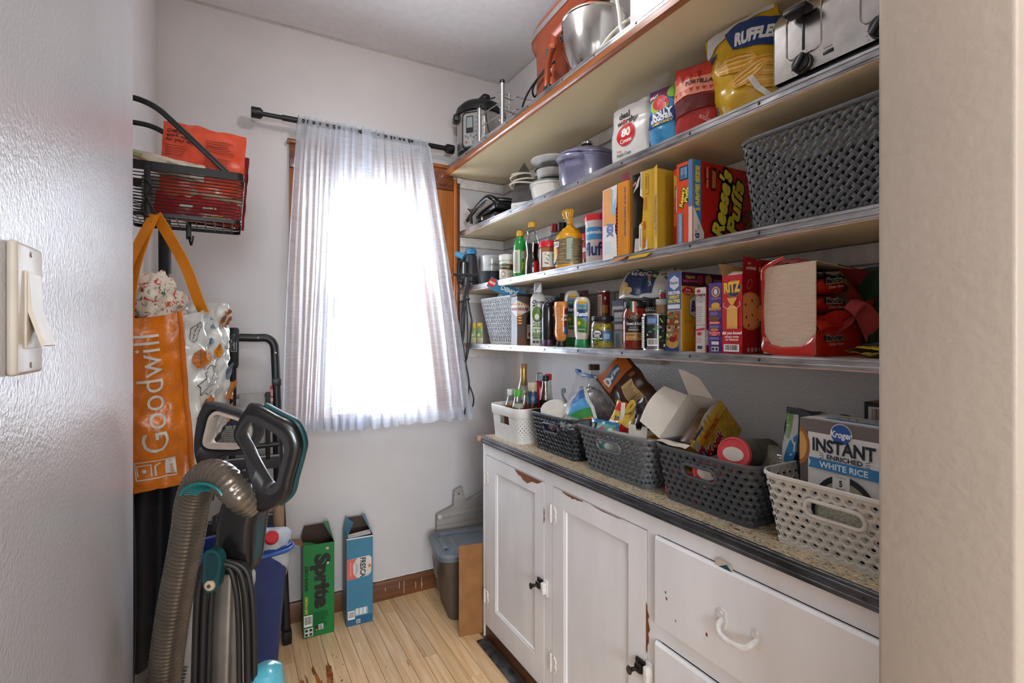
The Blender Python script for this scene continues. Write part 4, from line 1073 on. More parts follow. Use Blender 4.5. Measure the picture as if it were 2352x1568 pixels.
for cx in (-.098,.055):
    b=MB();b.tube([(cx-.038,-.0006,.186),(cx-.038,-.0006,.085)]+[(cx+sg*(.023+.015*math.cos(R_(q))),-.0006,.082-.015*math.sin(R_(q))) for sg,qs in ((-1,range(0,91,15)),(1,range(90,-1,-15))) for q in qs]+[(cx+.038,-.0006,.085),(cx+.038,-.0006,.186)],.0014,6);b.build('lever_surround',m_toast,t)
    b=MB();b.rbox(cx-.003,-.0012,.078,cx+.003,.002,.172,.001);b.build('lever_slot',m_blk,t)
    zl=.150 if cx<0 else .19
    b=MB();b.rbox(cx-.026,-.036,zl,cx+.026,-.004,zl+.012,.004,2);b.rbox(cx-.026,-.037,zl+.010,cx+.026,-.004,zl+.014,.002,1,mi=1);b.build('lever',[m_blk,M('#9a9896',.3,.7)],t)
    b=MB();b.lathe([(.0215,0),(.021,.004),(.019,.006),(.0185,.014),(.016,.016),(0,.016)],28,cap=(False,False));b.rbox(-.006,-.019,.010,.006,.019,.022,.003,2);b.xf(Matrix.Translation((cx,0,.047)) @ Matrix.Rotation(R_(35),4,'Y') @ Matrix.Rotation(R_(90),4,'X'));b.build('dial',m_blk,t)
    b=MB();b.lathe([(.0195,.0055),(.0200,.0075),(.0195,.0095)],28,cap=(False,False));b.xf(Matrix.Translation((cx,0,.047)) @ Matrix.Rotation(R_(90),4,'X'));b.build('dial_ring',m_steel,t)
    p=Pr(plane_map((cx,0,.047),(1,0,0),(0,0,1)),base=.0004)
    for k in range(14):
        a=R_(-130-k*20);p.line([(.0255*math.cos(a),.0255*math.sin(a)),(.0275*math.cos(a),.0275*math.sin(a))],.001,'#333333')
    p.build('dial_scale',t)
b=MB();b.rbox(-.056,-.002,.045,-.034,.002,.053,.0018,2);b.build('cancel_button',m_blk,t)
p=Pr(plane_map((0,0,0),(1,0,0),(0,0,1)));p.text('CANCEL',-.045,.059,.0035,'#3a3a3a');p.build('printed_face',t)
for y in (.07,.16):
    b=MB();b.box(-.13,y-.014,.1938,.13,y+.014,.1945);b.build('bread_slot',m_blk,t)
# ================================================================== THIRD SHELF
def glass(c):return M(c,.06,trans=.0,coat=.5,vary=.05)
m_clear=clear('#eef2f2')
# handheld steam cleaner with blue cap
t=thing('steam_cleaner','dark grey handheld steam cleaner with blue dome cap beside the window casing','steam cleaner',(1.100,2.445,Z3),0,rot=(0,0,R_(-62)))
m_dg=M('#2c2f33',.4)
b=MB();b.lathe([(.0,.0),(.052,.0),(.056,.008),(.052,.06),(.046,.12),(.040,.165),(.024,.178),(.0,.18)],28,sx=.72,sy=.75,c=(.01,0,0));b.build('body',m_dg,t)
b=MB();b.tube(bez([(-.020,-.01,.150),(-.058,-.01,.140),(-.068,-.01,.09),(-.062,-.01,.045),(-.03,-.01,.03)],6),.013,10);b.build('handle',m_dg,t)
m_blu=M('#2f7fae',.35)
b=MB();b.lathe([(.026,.172),(.028,.185),(.024,.198),(.012,.206),(0,.207)],36,c=(.012,0,0),fn=lambda r,z,a:r*(1+.05*math.sin(a*12)));b.build('cap',m_blu,t)
b=MB();b.tube(bez([(-.02,-.02,.158),(-.045,-.025,.170),(-.07,-.025,.178)],5),.016,12,radii=None);b.build('spout',M('#4d9cc4',.35),t)
b=MB();b.rbox(-.02,-.045,.05,.02,-.036,.13,.004);b.build('vent',m_blkg,t)
m_cordk=M('#26282b',.4)
CORDX=1.052
cords=[
 [(1.10,2.40,Z3+.03),(1.066,2.405,Z3+.012),(CORDX,2.41,1.50),(1.045,2.425,1.40),(1.048,2.43,1.30),(1.055,2.41,1.20),(1.062,2.39,1.08),(1.085,2.36,.98),(1.075,2.385,.915),(1.02,2.42,.885),(.99,2.43,.89)],
 [(1.10,2.39,Z3+.03),(1.064,2.385,Z3+.014),(CORDX,2.385,1.49),(1.058,2.38,1.40),(1.058,2.375,1.28),(1.05,2.38,1.17),(1.06,2.36,1.06),(1.055,2.375,.96),(1.045,2.39,.90)],
 [(1.10,2.385,Z3+.03),(1.064,2.37,Z3+.014),(1.055,2.365,1.49),(1.062,2.355,1.42),(1.068,2.345,1.36),(1.058,2.355,1.25),(1.046,2.37,1.17),(1.04,2.40,1.20),(1.04,2.42,1.32),(1.045,2.41,1.45)],
 [(1.10,2.405,Z3+.03),(1.064,2.40,Z3+.014),(1.048,2.395,1.48),(1.046,2.40,1.36),(1.044,2.41,1.26),(1.05,2.40,1.33),(1.05,2.39,1.45)],
]
tc_=thing('power_cord','bunched black power cord hanging from the third shelf behind the curtain','cord',(1.06,2.39,Z3))
for c in cords:
    b=MB();b.tube(bez(c,8),.0042,8);ws(b.build('strand',m_cordk,tc_,60))
b=MB();b.tube([(1.050+.022*math.cos(a*PI/6),2.392+.03*math.sin(a*PI/6),1.478+.008*math.cos(a*PI/6)) for a in range(12)],.0042,8,closed=True);ws(b.build('cord_wrap',m_cordk,tc_,60))

# skillet and crock
t=thing('skillet','black cast iron skillet with handle jutting past the shelf edge','skillet',(1.138,2.265,Z3),0,rot=(0,0,R_(-8)))
m_iron2=M('#2b2d2f',.5,.3,bump=.15,scale=150)
b=MB();b.lathe([(.0,.0),(.050,.0),(.056,.004),(.074,.062),(.070,.062),(.053,.008),(.0,.006)],40,fn=lambda r,z,a:r*(1.07 if z>.045 and abs(((a+PI/2) % PI)-0)<.18 else 1));b.build('pan',m_iron2,t)
b=MB();b.tube(bez([(-.075,.002,.046),(-.10,.008,.045),(-.15,.016,.046),(-.192,.022,.046)],5),.007,10,sx=1.6);b.build('handle',m_iron2,t)
t,p=vessel('ceramic_crock','white ceramic crock with script lettering standing behind the skillet',[(.0,.0),(.055,.0),(.058,.006),(.059,.02),(.058,.14),(.061,.158),(.063,.163),(.058,.165),(.053,.15),(.0,.03)],(1.205,2.40,Z3),M('#d8d9d8',.2,coat=.4),'crock',40,turn=6)
p.text('perfect',.012,.118,.016,'#4a4c50',shear=.3);p.line([(-.035,.088),(.002,.088)],.0008,'#5a5c60');p.line([(.012,.088),(.045,.088)],.0008,'#5a5c60');p.line([(.002,.092),(.004,.095),(.0065,.092),(.009,.095),(.011,.092),(.0065,.084),(.002,.092)],.0008,'#4a4c50')
p.build('lettering',t)

# coconut jar
t,p=vessel('coconut_oil_jar','white coconut jar with ribbed white lid and brown label',[(.0,.0),(.034,.0),(.037,.005),(.037,.088),(.034,.094),(0,.094)],(1.125,2.075,Z3),M('#cfcbc2',.3),'jar')
p.rect(-.05,.012,.05,.078,'#c9bba6');p.poly([(-.05,.055),(.05,.045),(.05,.074),(-.05,.078)],'#4a2c1e');p.poly([(-.05,.066),(-.01,.066),(.0,.078),(-.05,.078)],'#54713e');p.text('COCONUT',-.012,.064,.007,'#e4ddd0');p.ell(-.02,.03,.012,.012,'#8a6a4c');p.ell(-.02,.03,.009,.009,'#e6e2da');p.ell(.004,.048,.004,.004,'#4a7a3a');p.lines(.0,.015,.022,.04,6,'#9aa08c');p.rect(.028,.012,.05,.07,'#3c2a20');p.lines(.03,.016,.045,.066,12,'#cfc6b4')
p.build('label',t)
cap(t,[(.0375,.094),(.038,.097),(.038,.118),(.036,.121),(0,.121)],M('#dddbd6',.35),'lid',40)

# lemon juice bottle
t,p=vessel('lemon_juice_bottle','green lemon juice bottle with yellow cap and white label',[(.0,.0),(.028,.0),(.031,.004),(.031,.10),(.031,.115),(.030,.145),(.024,.165),(.013,.178),(.012,.188),(0,.188)],(1.12,1.945,Z3),M('#1f8a3a',.12,coat=.5,vary=.1),'bottle')
p.rect(-.06,.022,.06,.122,'#d2cfbb');p.rect(-.002,.022,.030,.122,'#2e7d3c');p.rect(.018,.022,.045,.122,'#c9a63c');p.rect(.006,.085,.017,.115,'#d8d6ce');p.lines(.007,.087,.016,.113,9,'#333333');p.text('lemon',.012,.052,.009,'#d8cf4a',rot=-90,bold=.03);p.lines(-.028,.03,-.008,.115,14,'#8e8f84')
p.build('label',t)
cap(t,[(.0155,.186),(.016,.188),(.016,.207),(.0145,.209),(0,.209)],M('#d29a1e',.4),ridges=24)
# syrup
t,p=vessel('syrup_bottle','clear waisted syrup bottle with dark syrup and yellow cap',[(.0,.0),(.029,.0),(.031,.006),(.030,.055),(.0245,.085),(.0265,.11),(.0305,.135),(.0295,.15),(.022,.166),(.022,.175),(.024,.184),(.016,.197),(.013,.205),(0,.205)],(1.112,1.830,Z3),m_clear,'bottle',part='glass')
b=MB();b.lathe([(.0,.002),(.028,.002),(.0295,.006),(.0285,.055),(.023,.085),(.025,.11),(.029,.133),(0,.133)],28);b.build('syrup',M('#150b08',.1,coat=.4),t)
p.poly([(.004,.006),(.030,.006),(.030,.062),(.006,.058)],'#a3131e');p.build('label',t)
cap(t,[(.0165,.203),(.017,.206),(.017,.221),(.015,.224),(0,.224)],M('#d29a1e',.4),ridges=24)
# nut butter jar with red lid
t,p=vessel('nut_butter_jar','nut butter jar with wide red lid and leaf dotted label',[(.0,.0),(.031,.0),(.034,.004),(.034,.095),(.031,.104),(0,.104)],(1.118,1.722,Z3),M('#8d5a34',.15,coat=.4),'jar')
p.rect(-.022,.022,.036,.082,'#dbd9d4')
for (x,y,c) in ((-.008,.072,'#d98a5a'),(.004,.066,'#5b8c34'),(-.004,.056,'#e0a070'),(.002,.050,'#3f8fa8'),(-.008,.038,'#4c9a6a'),(.000,.036,'#c4202c')):p.ell(x,y,.005,.0032,c,12,-40)
p.barcode(.018,.026,.030,.078,7,True);p.build('label',t)
cap(t,[(.0345,.102),(.035,.105),(.035,.124),(.033,.127),(0,.127)],M('#c01f2a',.35),'lid',36)
# bottles at the back
t,p=vessel('vinegar_bottle','clear bottle with red cap behind the tortillas',[(.0,.0),(.034,.0),(.036,.005),(.036,.13),(.026,.17),(.014,.195),(.013,.205),(0,.205)],(1.235,1.845,Z3),clear('#dfe6e6'),'bottle');b=MB();b.lathe([(0,.003),(.033,.003),(.033,.10),(0,.10)],24);b.build('liquid',M('#b8b0a0',.1),t)
cap(t,[(.0165,.20),(.017,.203),(.017,.232),(0,.234)],M('#a8182a',.35),ridges=20)
t,p=vessel('extract_bottle','brown bottle with black cap behind the tortillas',[(.0,.0),(.024,.0),(.026,.004),(.026,.15),(.02,.185),(.0155,.2),(0,.2)],(1.232,1.785,Z3),M('#6a4a34',.2,coat=.4),'bottle')
cap(t,[(.0185,.195),(.019,.198),(.019,.226),(0,.228)],m_blk,ridges=20)
done(*carton('pasta_box','navy box at the back between tortillas and marshmallow tub',.06,.05,.232,(1.27,1.555,Z3),('#1d3156','#223a66','#1d3156','#1d3156'))[:1])
done(*carton('tea_box','grey blue box lying at the back behind the brown bottle',.22,.05,.20,(1.285,1.70,Z3),('#5c6470','#5c6470','#6a7380','#5c6470'))[:1])

# tortilla bag
t=thing('tortilla_pack','stack of corn tortillas in a yellow twisted bag','tortillas',(1.145,1.605,Z3),RZ+6)
rn=random.Random(4);z=.020
m_tor=[M('#b98a4e',.8,bump=.2,scale=60,vary=.2),M('#c79a5e',.8,bump=.2,scale=60,vary=.2),M('#a3733a',.8,bump=.2,scale=60,vary=.2)]
for k in range(17):
    b=MB();ph=rn.uniform(0,6);am=rn.uniform(.002,.0035);rr=.052+rn.uniform(-.004,.002)-.00002*k*k;q=rn.uniform(-.004,.004)
    b.lathe([(.0,.0),(rr*.6,.0),(rr,.0),(rr,.0022),(rr*.6,.0022),(0,.0022)],28,c=(q,-q,0))
    for i,vv in enumerate(b.v):b.v[i]=(vv[0],vv[1],vv[2]+z+am*math.sin(math.atan2(vv[1],vv[0])*3+ph)*math.hypot(vv[0],vv[1])/.055)
    b.build('tortilla',m_tor[k % 3],t,60);z+=.0060
def tb(u,v):
    a=2*PI*u
    R=[(.0,.003),(.045,.0),(.058,.012),(.060,.035),(.059,.10),(.054,.130),(.038,.150),(.018,.165),(.008,.176),(.010,.186),(.020,.205),(.026,.228),(.022,.236)]
    f=v*(len(R)-1);i=min(int(f),len(R)-2);q=f-i;r=R[i][0]*(1-q)+R[i+1][0]*q;z=R[i][1]*(1-q)+R[i+1][1]*q
    r *= 1+(.10 if z>.13 else .035)*noise.noise(Vector((math.cos(a)*2.2,math.sin(a)*2.2,z*30)))+(.22*math.sin(a*5+z*60) if z>.15 else 0)
    return (r*math.cos(a)-(.012 if z>.2 else 0),r*math.sin(a)*(.6 if z>.19 else 1),z)
m_yf=M('#d79a1c',.22,coat=.4,vary=.12,alpha=1.0)
b=MB();b.grid(tb,40,48,closed_u=True)
mi=[]
for f in b.f:
    z=sum(b.v[i][2] for i in f)/4;mi.append(0 if (z>.118 or z<.018) else 1)
b.m=mi;b.build('bag_film',[m_yf,film('#fff1c8',.16,.06)],t,70)
b=MB();b.tube([(.0095*math.cos(a*PI/8),.0095*math.sin(a*PI/8),.176) for a in range(16)],.0025,6,closed=True);b.build('twist_tie',M('#b8862a',.5),t)
p=Pr(lathe_map([(.0605,.0),(.0605,.2)],R_(-90)),.008,base=.002)
p.poly([(-.052,.040),(-.020,.030),(.004,.060),(.0,.085),(-.020,.116),(-.045,.108)],'#b8352a');p.ell(-.025,.062,.022,.030,'#c8a83c',20,20);p.poly([(-.060,.082),(.006,.085),(.008,.104),(-.055,.108)],'#dedad0');p.text('GUERRERO',-.028,.095,.012,'#2c5e34',bold=.04,rot=2,maxw=.062)
p.poly([(-.045,.018),(-.008,.032),(-.010,.040),(-.050,.030)],'#dedad0');p.text('TORTILLAS',-.030,.030,.006,'#3c6a40',rot=22)
p.poly([(.036,.032),(.062,.036),(.062,.120),(.036,.118)],'#6e7a64');p.lines(.039,.036,.060,.114,16,'#c9d0bc')
p.build('label',t)

# cookie spread jar and marshmallow tub
t,p=vessel('cookie_spread_jar','small cookie spread jar with red lid half behind the marshmallow tub',[(.0,.0),(.028,.0),(.030,.004),(.030,.092),(.027,.1),(0,.1)],(1.155,1.492,Z3),M('#7a4a2c',.15,coat=.4),'jar',turn=-18)
p.rect(-.03,.03,.034,.086,'#a3202a');p.text('Biscoff',.004,.063,.016,'#ece6dc',bold=.05);p.ell(.0,.08,.005,.0035,'#ece6dc',12);p.text('Cookie',.004,.045,.007,'#e8c9a0',bold=.02);p.build('label',t)
cap(t,[(.0305,.098),(.031,.1),(.031,.120),(.029,.123),(0,.123)],M('#b81e28',.35),'lid',32)
t,p=vessel('marshmallow_tub','white marshmallow spread tub with red lid and blue label',[(.0,.0),(.036,.0),(.0385,.004),(.0405,.14),(.0425,.145),(.0425,.152),(0,.152)],(1.132,1.425,Z3),M('#d8d6d2',.3),'tub',turn=-6)
p.rect(-.042,.083,.05,.126,'#3f8fbd');p.text('marshmallow',-.006,.109,.012,'#dfe6ea',bold=.03,w=.085);p.text('fluff',-.004,.052,.046,'#1f3568',bold=.03,w=.082);p.text('12 OZ',-.018,.018,.005,'#6aa6c4');p.ell(.034,.03,.003,.003,'#6aa6c4');p.build('label',t)
cap(t,[(.0432,.150),(.044,.152),(.044,.164),(.0435,.170),(.040,.173),(.0,.173)],M('#c8232c',.35),'lid',44)

# pink sweetener box
t,F,Rr,T,L=carton('sweetener_box','narrow bright pink sweetener packet box beside the marshmallow tub',.030,.12,.190,(1.080,1.318,Z3),('#c8286e','#c8286e','#d8a8b8','#b8205e'))
F.text('Zero Calorie Sweetener',-.004,.140,.006,'#eac6d4',rot=90,w=.075);F.text('250 PACKETS',-.006,.035,.006,'#eac6d4',rot=90);Rr.lines(.01,.01,.1,.17,14,'#e2a8c0');done(t,F,Rr)

# Kix cereal box: orange, its torn flap swung forward
t,F,Rr,T,L=carton('cereal_box','orange cereal box with its printed end flap swung open',.048,.235,.232,(1.075,1.226,Z3),('#d88a22','#d88a22','#c47c1e','#c47c1e'))
F.text('KID-TESTED. PARENT-APPROVED.',.012,.135,.0075,'#3c4a86',rot=-90,bold=.03,w=.155)
F.poly([(.0265,.004),(.0275,.10),(.0255,.12),(.0275,.14),(.0275,.23),(.0268,.23)],'#b9a78e');done(t,F)
b=MB();quadpanel(b,[(-.0245,-.001,.0),(-.060,-.030,-.010),(-.060,-.030,.214),(-.0245,-.001,.230),(-.0275,-.001,.16),(-.031,-.004,.145),(-.031,-.004,.08),(-.0275,-.001,.07)]);b.build('open_flap',M('#dcdad8',.5),t)
p=Pr(lambda s,tt,off:Vector((-.0275-.0325*(.5-s/.0436),-.001-.029*(.5-s/.0436),tt))+Vector((.029,-.0325,0)).normalized()*off,base=.0012)
p.poly([(-.019,.10),(.020,.105),(.020,.226),(-.020,.212)],'#dba062');p.rect(.005,.135,.018,.215,'#8fb4d0');p.text('KIX',.002,.085,.018,'#6a7ab0',rot=-90,bold=.08);p.poly([(-.014,.012),(.005,.016),(.005,.052),(-.014,.050)],'#c2d0dc');p.build('printed_face',t)
b=MB();quadpanel(b,[(-.010,.012,.232),(.020,.012,.232),(.020,.006,.258),(-.010,.006,.255)]);b.build('end_flap',M('#8a1c3a',.5),t)
b=MB();quadpanel(b,[(-.027,.0,.001),(.030,.0,.001),(.034,-.030,-.016),(-.020,-.030,-.018)]);b.build('bottom_flap',M('#b8742a',.5),t)

# yellow oat cereal box: mouth open to the room
t=thing('cereal_box','yellow oat cereal box lying on its side with its open mouth showing','box',(1.078,1.140,Z3),RZ)
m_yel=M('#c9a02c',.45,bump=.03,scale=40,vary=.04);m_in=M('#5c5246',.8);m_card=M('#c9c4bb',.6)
W2,D2,H2=.047,.235,.240
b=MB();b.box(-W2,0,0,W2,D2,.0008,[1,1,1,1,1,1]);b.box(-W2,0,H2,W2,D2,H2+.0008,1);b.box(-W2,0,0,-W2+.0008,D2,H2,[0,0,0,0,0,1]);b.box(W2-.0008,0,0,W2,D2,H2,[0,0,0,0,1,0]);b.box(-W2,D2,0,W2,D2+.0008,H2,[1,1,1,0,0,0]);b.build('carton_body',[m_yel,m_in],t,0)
b=MB();quadpanel(b,[(W2,-.0008,.002),(W2+.032,-.020,.0),(W2+.032,-.020,.236),(W2,-.0008,.238)]);b.build('side_flap',m_yel,t)
b=MB();quadpanel(b,[(W2+.0,-.001,.004),(.002,-.012,.008),(-.002,-.013,.075),(.008,-.010,.09),(.013,-.009,.155),(.004,-.012,.165),(.006,-.012,.236),(W2,-.001,.238)]);b.build('front_flap',m_yel,t)
nrm=Vector((.011,-.053,0)).normalized()
p=Pr(lambda s,tt,off:Vector((W2-.045*(1-s),-.001-.0117*(1-s),tt))+nrm*off,base=.0012)
p.poly([(-.06,.004),(.15,.004),(.17,.072),(.02,.084),(-.06,.076)],'#d8d6d0');p.poly([(.02,.166),(.18,.160),(.16,.236),(.05,.236)],'#d8d6d0');p.poly([(.02,.012),(.09,.012),(.08,.066),(.04,.07)],'#9c8470');p.poly([(.08,.185),(.13,.185),(.12,.23),(.09,.23)],'#8c7460')
p.rect(.42,.165,.62,.226,'#a8741e');p.rect(.44,.168,.60,.223,'#c9a02c');p.lines(.45,.172,.58,.219,3,'#8a5a1c',rot=True)
p.lines(.36,.11,.55,.158,3,'#b8641c',rot=True);p.build('printed_face',t)
# lettering along the flap and the side: mapped in metres
p=Pr(lambda s,tt,off:Vector((W2-.0265+s*.976,-.00685+s*.215,tt))+nrm*off,base=.0016)
p.text('100%',-.004,.075,.009,'#b0481c',rot=-90,bold=.05);p.text('WHOLE',-.001,.050,.004,'#b0481c',rot=-90);p.text('GRAIN',-.007,.050,.004,'#b0481c',rot=-90);p.text('OATS',-.004,.026,.009,'#b0481c',rot=-90,bold=.05);p.build('lettering',t)
n2=Vector((.019,-.032,0)).normalized()
n2=Vector((-.0192,-.032,0)).normalized()
p=Pr(lambda s,tt,off:Vector((W2+s*.857,-.0008-s*.514,tt))+n2*off,base=.0012)
p.text('A Little Cheer',.011,.105,.011,'#2c2118',rot=90,bold=.02,w=.10);p.text('Goes A Long Way',.026,.095,.011,'#2c2118',rot=90,bold=.02,w=.115);p.build('lettering',t)
b=MB();quadpanel(b,[(-W2,-.001,.001),(W2,-.001,.001),(W2-.004,-.030,-.020),(-W2+.01,-.026,-.018)]);b.build('bottom_flap',m_yel,t)
b=MB();quadpanel(b,[(-.035,-.001,.004),(.03,-.010,.004),(.025,-.006,.040),(-.036,.004,.046)]);b.build('inner_flap',m_card,t)
b=MB();quadpanel(b,[(-W2+.004,.002,.186),(-.006,-.012,.196),(.0,-.010,.228),(-.02,.0,.222)]);b.build('upper_flap',m_card,t)
p=Pr(plane_map((-.02,-.012,.2),(1,-.35,.1),(0,0,1)),base=.0012)
for k,c in enumerate(('#3f8fc0','#c8286e','#d8b23c','#4a4a3a')):p.rect(-.012+k*.007,.002,-.007+k*.007,.010,c)
p.build('colour_marks',t)

# Reese's boxes
t,F,Rr,T,L=carton('cereal_box','slim orange cereal box wedged between the yellow box and the large size box',.020,.235,.222,(1.102,1.031,Z3),('#d8481c','#d8481c','#c8401c','#c8401c'))
F.poly([(-.010,.09),(.010,.10),(.010,.165),(.0,.200),(-.010,.205)],'#c9a83c');F.poly([(-.010,.05),(.010,.07),(.010,.125),(.0,.14),(-.010,.14)],'#d8703c');F.text('12',.001,.168,.010,'#3a2416',rot=90,bold=.05);F.text('15g',.001,.105,.010,'#3a2416',rot=90,bold=.05);F.poly([(-.010,.01),(.010,.01),(.010,.06),(-.010,.06)],'#a8301c');done(t,F)
t,F,Rr,T,L=carton('cereal_box','large size orange and red cereal box with yellow script lettering',.058,.240,.224,(1.082,.984,Z3),('#d8461a','#b01c14','#c83c18','#b01c14'))
F.rect(-.018,.175,.012,.214,'#1c2a3a');F.rect(-.014,.179,.009,.210,'#4a9cc4');F.text('BOX',-.003,.197,.007,'#c41e2c',rot=90,bold=.04);F.lines(-.012,.181,.007,.19,3,'#1c4a6a')
for (tx,x,y,h,ww) in (("Reese's",-.008,.128,.013,.052),('Puffs',.008,.132,.012,.040)):
    F.text(tx,x,y,h,'#1a120c',rot=80,bold=.13,w=ww*1.06,shear=.25);F.text(tx,x,y,h,'#e0cb3a',rot=80,bold=.045,w=ww,shear=.25)
F.rect(-.020,.004,-.006,.086,'#4a9cc4');F.text('RESEALABLE POUCH',-.013,.045,.005,'#d2e4ec',rot=90,w=.07)
F.poly([(-.0275,.09),(-.0255,.092),(-.0245,.16),(-.0265,.165)],'#d8d4cc')
F.rect(.016,.0,.029,.224,'#c9c6be');F.rect(.016,.098,.029,.224,'#2f7fae')
Rr.rect(.0,.0,.030,.224,'#2f7fae');Rr.poly([(.0,.0),(.040,.0),(.042,.03),(.0,.10)],'#d2cfc6')
Rr.text('LARGE SIZE',.016,.148,.015,'#d8c23a',rot=90,bold=.08,w=.12);Rr.text('General',.018,.042,.004,'#1c2f6a',rot=90);Rr.text('Mills',.023,.044,.004,'#1c2f6a',rot=90);Rr.text('G',.014,.020,.014,'#1c2f6a',rot=90,bold=.06);Rr.ell(.009,.032,.003,.002,'#c41e2c',10)
Rr.text('MADE WITH',.044,.185,.005,'#2c0a08',rot=90,bold=.03);Rr.text("REAL REESE'S",.053,.182,.007,'#d8a878',rot=90,bold=.05);Rr.text('PEANUT BUTTER',.061,.182,.005,'#2c0a08',rot=90,bold=.03)
Rr.poly([(.066,.148),(.088,.150),(.090,.212),(.068,.214)],'#4a1a0c');Rr.poly([(.070,.155),(.085,.156),(.086,.200),(.072,.204)],'#b06a2c')
for (tx,x,y,h,ww) in (("Reese's",.110,.115,.046,.19),('Puffs',.165,.110,.044,.155)):
    Rr.text(tx,x,y,h,'#1a100a',rot=78,bold=.14,w=ww*1.07,shear=.25);Rr.text(tx,x,y,h,'#d2bf36',rot=78,bold=.05,w=ww,shear=.25)
for k in range(8):Rr.ell(.215+.012*math.sin(k*2.1),.02+k*.012,.011,.011,'#6a3a1c',12)
done(t,F,Rr)

# big woven basket
basket('woven_basket','large dark grey woven basket at the jamb end of the third shelf',.44,.255,.222,(1.082,.605,Z3),M('#4d4f52',.38,bump=.1,scale=250,vary=.1,stretch=(1,1,1)),'X',.0225,taper=.03,r=.025,strip=.37,rim=.011,foot=.012)
t=thing('blue_folder','blue packet inside the large dark grey basket','packet',(1.20,.60,Z3+.005),RZ)
b=MB();b.rbox(-.16,0,0,.15,.10,.15,.01);b.build('packet',M('#16203c',.5,vary=.3,vscale=30),t)
# ================================================================== LOWEST SHELF
for k,y in enumerate((2.455,2.405)):
    t=thing('toothpick_pack',('toothpick pack with yellow top, nearer the window casing','toothpick pack with yellow top, touching the light grey basket')[k],'pack',(1.13+.012*k,y,Z4),RZ+10*k,'small packs beside the light grey basket')
    mp=pouch(t,.048,.112-.004*k,.03,M('#b9b89c',.3,vary=.1),30+k,crinkle=.002,base=.7,top=.5)
    p=Pr(mp,.008,base=.0015);p.rect(-.024,.082,.024,.108,'#d2bf3c');p.rect(-.024,.030,.024,.080,'#7f9c58');p.ell(-.006,.055,.008,.012,'#4f7a34');p.ell(.008,.045,.010,.008,'#c2cfa0');p.text('NATURAL',0,.088,.006,'#a83a24',bold=.03)
    for q in range(5):p.line([(-.016+q*.007,.004),(-.013+q*.007,.034)],.0016,'#cbb68e')
    p.build('printed_face',t)
# light grey basket with a crumpled bag and a blue box in it
m_lg=M('#b4b7bb',.42,bump=.08,scale=200)
basket('woven_basket','light grey woven basket heaped with plastic at the window end of the lowest shelf',.395,.235,.222,(1.085,2.118,Z4),m_lg,'X',.0185,taper=.055,r=.02,strip=.34,rim=.008,foot=.014)
t=thing('plastic_bag','crumpled clear plastic bag bulging out of the light grey basket','plastic bag',(1.20,2.12,Z4+.12),0)
crumple(t,'crumpled_film',film('#e6e8ea',.5,.15),.085,.13,.085,(0,0,.10),3,n=44,amp=.4,fr=2.4)
crumple(t,'crumpled_film',M('#cfc9bd',.5),.05,.06,.05,(-.01,-.02,.10),8,n=28,amp=.3,fr=3)
t,F,Rr,T,L=carton('freezer_bag_box','blue freezer bag box tilted on top of the light grey basket',.23,.045,.048,(1.105,2.04,Z4+.225),('#2f7494','#2b6c8c','#3a86a6','#2b6c8c'),rot=Matrix((Vector((.50,-.76,-.42)).normalized(),(Vector((-.12,.42,-.90)).normalized().cross(Vector((.50,-.76,-.42)).normalized())).normalized()*-1,Vector((0,0,1)))).transposed().to_euler())
Xa=Vector((.50,-.76,-.42)).normalized();Ya=Vector((.72,.60,-.25));Ya=(Ya-Xa*Ya.dot(Xa)).normalized();Za=Xa.cross(Ya);t.rotation_euler=Matrix((Xa,Ya,Za)).transposed().to_euler();t.location=(1.085,2.010,Z4+.222)
F.ell(-.095,.024,.021,.021,'#b8281c',24);F.text('ULTRA',-.095,.024,.010,'#ece4d8',bold=.05,rot=180,maxw=.034);F.text('JUMBO',.0,.024,.020,'#d8e6ec',rot=180,bold=.04);F.text('FREEZER',.085,.018,.012,'#d8e6ec',rot=180,bold=.02);T.lines(-.10,.008,.10,.045,4,'#d8883c');done(t,F,T)
# roadhouse seasoning box
t,F,Rr,T,L=carton('gift_box','grey steakhouse sauce gift box with black lid and orange dots',.052,.105,.213,(1.085,1.938,Z4),('#9a9ca2','#5c4e46','#2a2a2c','#85878c'))
Rr.poly([(.0,.125),(.0,.195),(.075,.165),(.075,.155)],'#c9c4be');F.poly([(-.026,.152),(.026,.122),(.026,.198),(-.026,.172)],'#d2cfcc');Rr.poly([(.0,.0),(.0,.03),(.05,.04),(.105,.055),(.105,.0)],'#6a4a38')
for k in range(4):F.ell(-.020+.013*k,.178,.004,.004,'#c8741c',12);Rr.ell(.008+.015*k,.178,.005,.005,'#c8741c',12)
F.text('ROAD',.004,.158,.012,'#a8483c',bold=.04);Rr.text('HOUSE',.030,.158,.012,'#8c2a24',bold=.05)
for k in range(4):Rr.ell(.012,.132-k*.012,.012,.0045,'#c8741c',14);Rr.ell(.012,.132-k*.012,.008,.0022,'#e2b06a',12)
Rr.poly([(.045,.02),(.085,.02),(.085,.115),(.075,.14),(.055,.14),(.045,.115)],'#241a18');Rr.rect(.047,.028,.083,.09,'#c0b2a4');Rr.text('ROAD',.065,.08,.008,'#2a1a16');Rr.text('HOUSE',.065,.068,.008,'#8c2a24');Rr.ell(.065,.048,.012,.012,'#8c2a1c',14);F.line([(-.026,.04),(.026,.058)],.0012,'#b08a78');done(t,F,Rr)
b=MB();b.rbox(-.030,-.004,.2135,.030,.109,.224,.002);b.build('lid',M('#222326',.4),t)

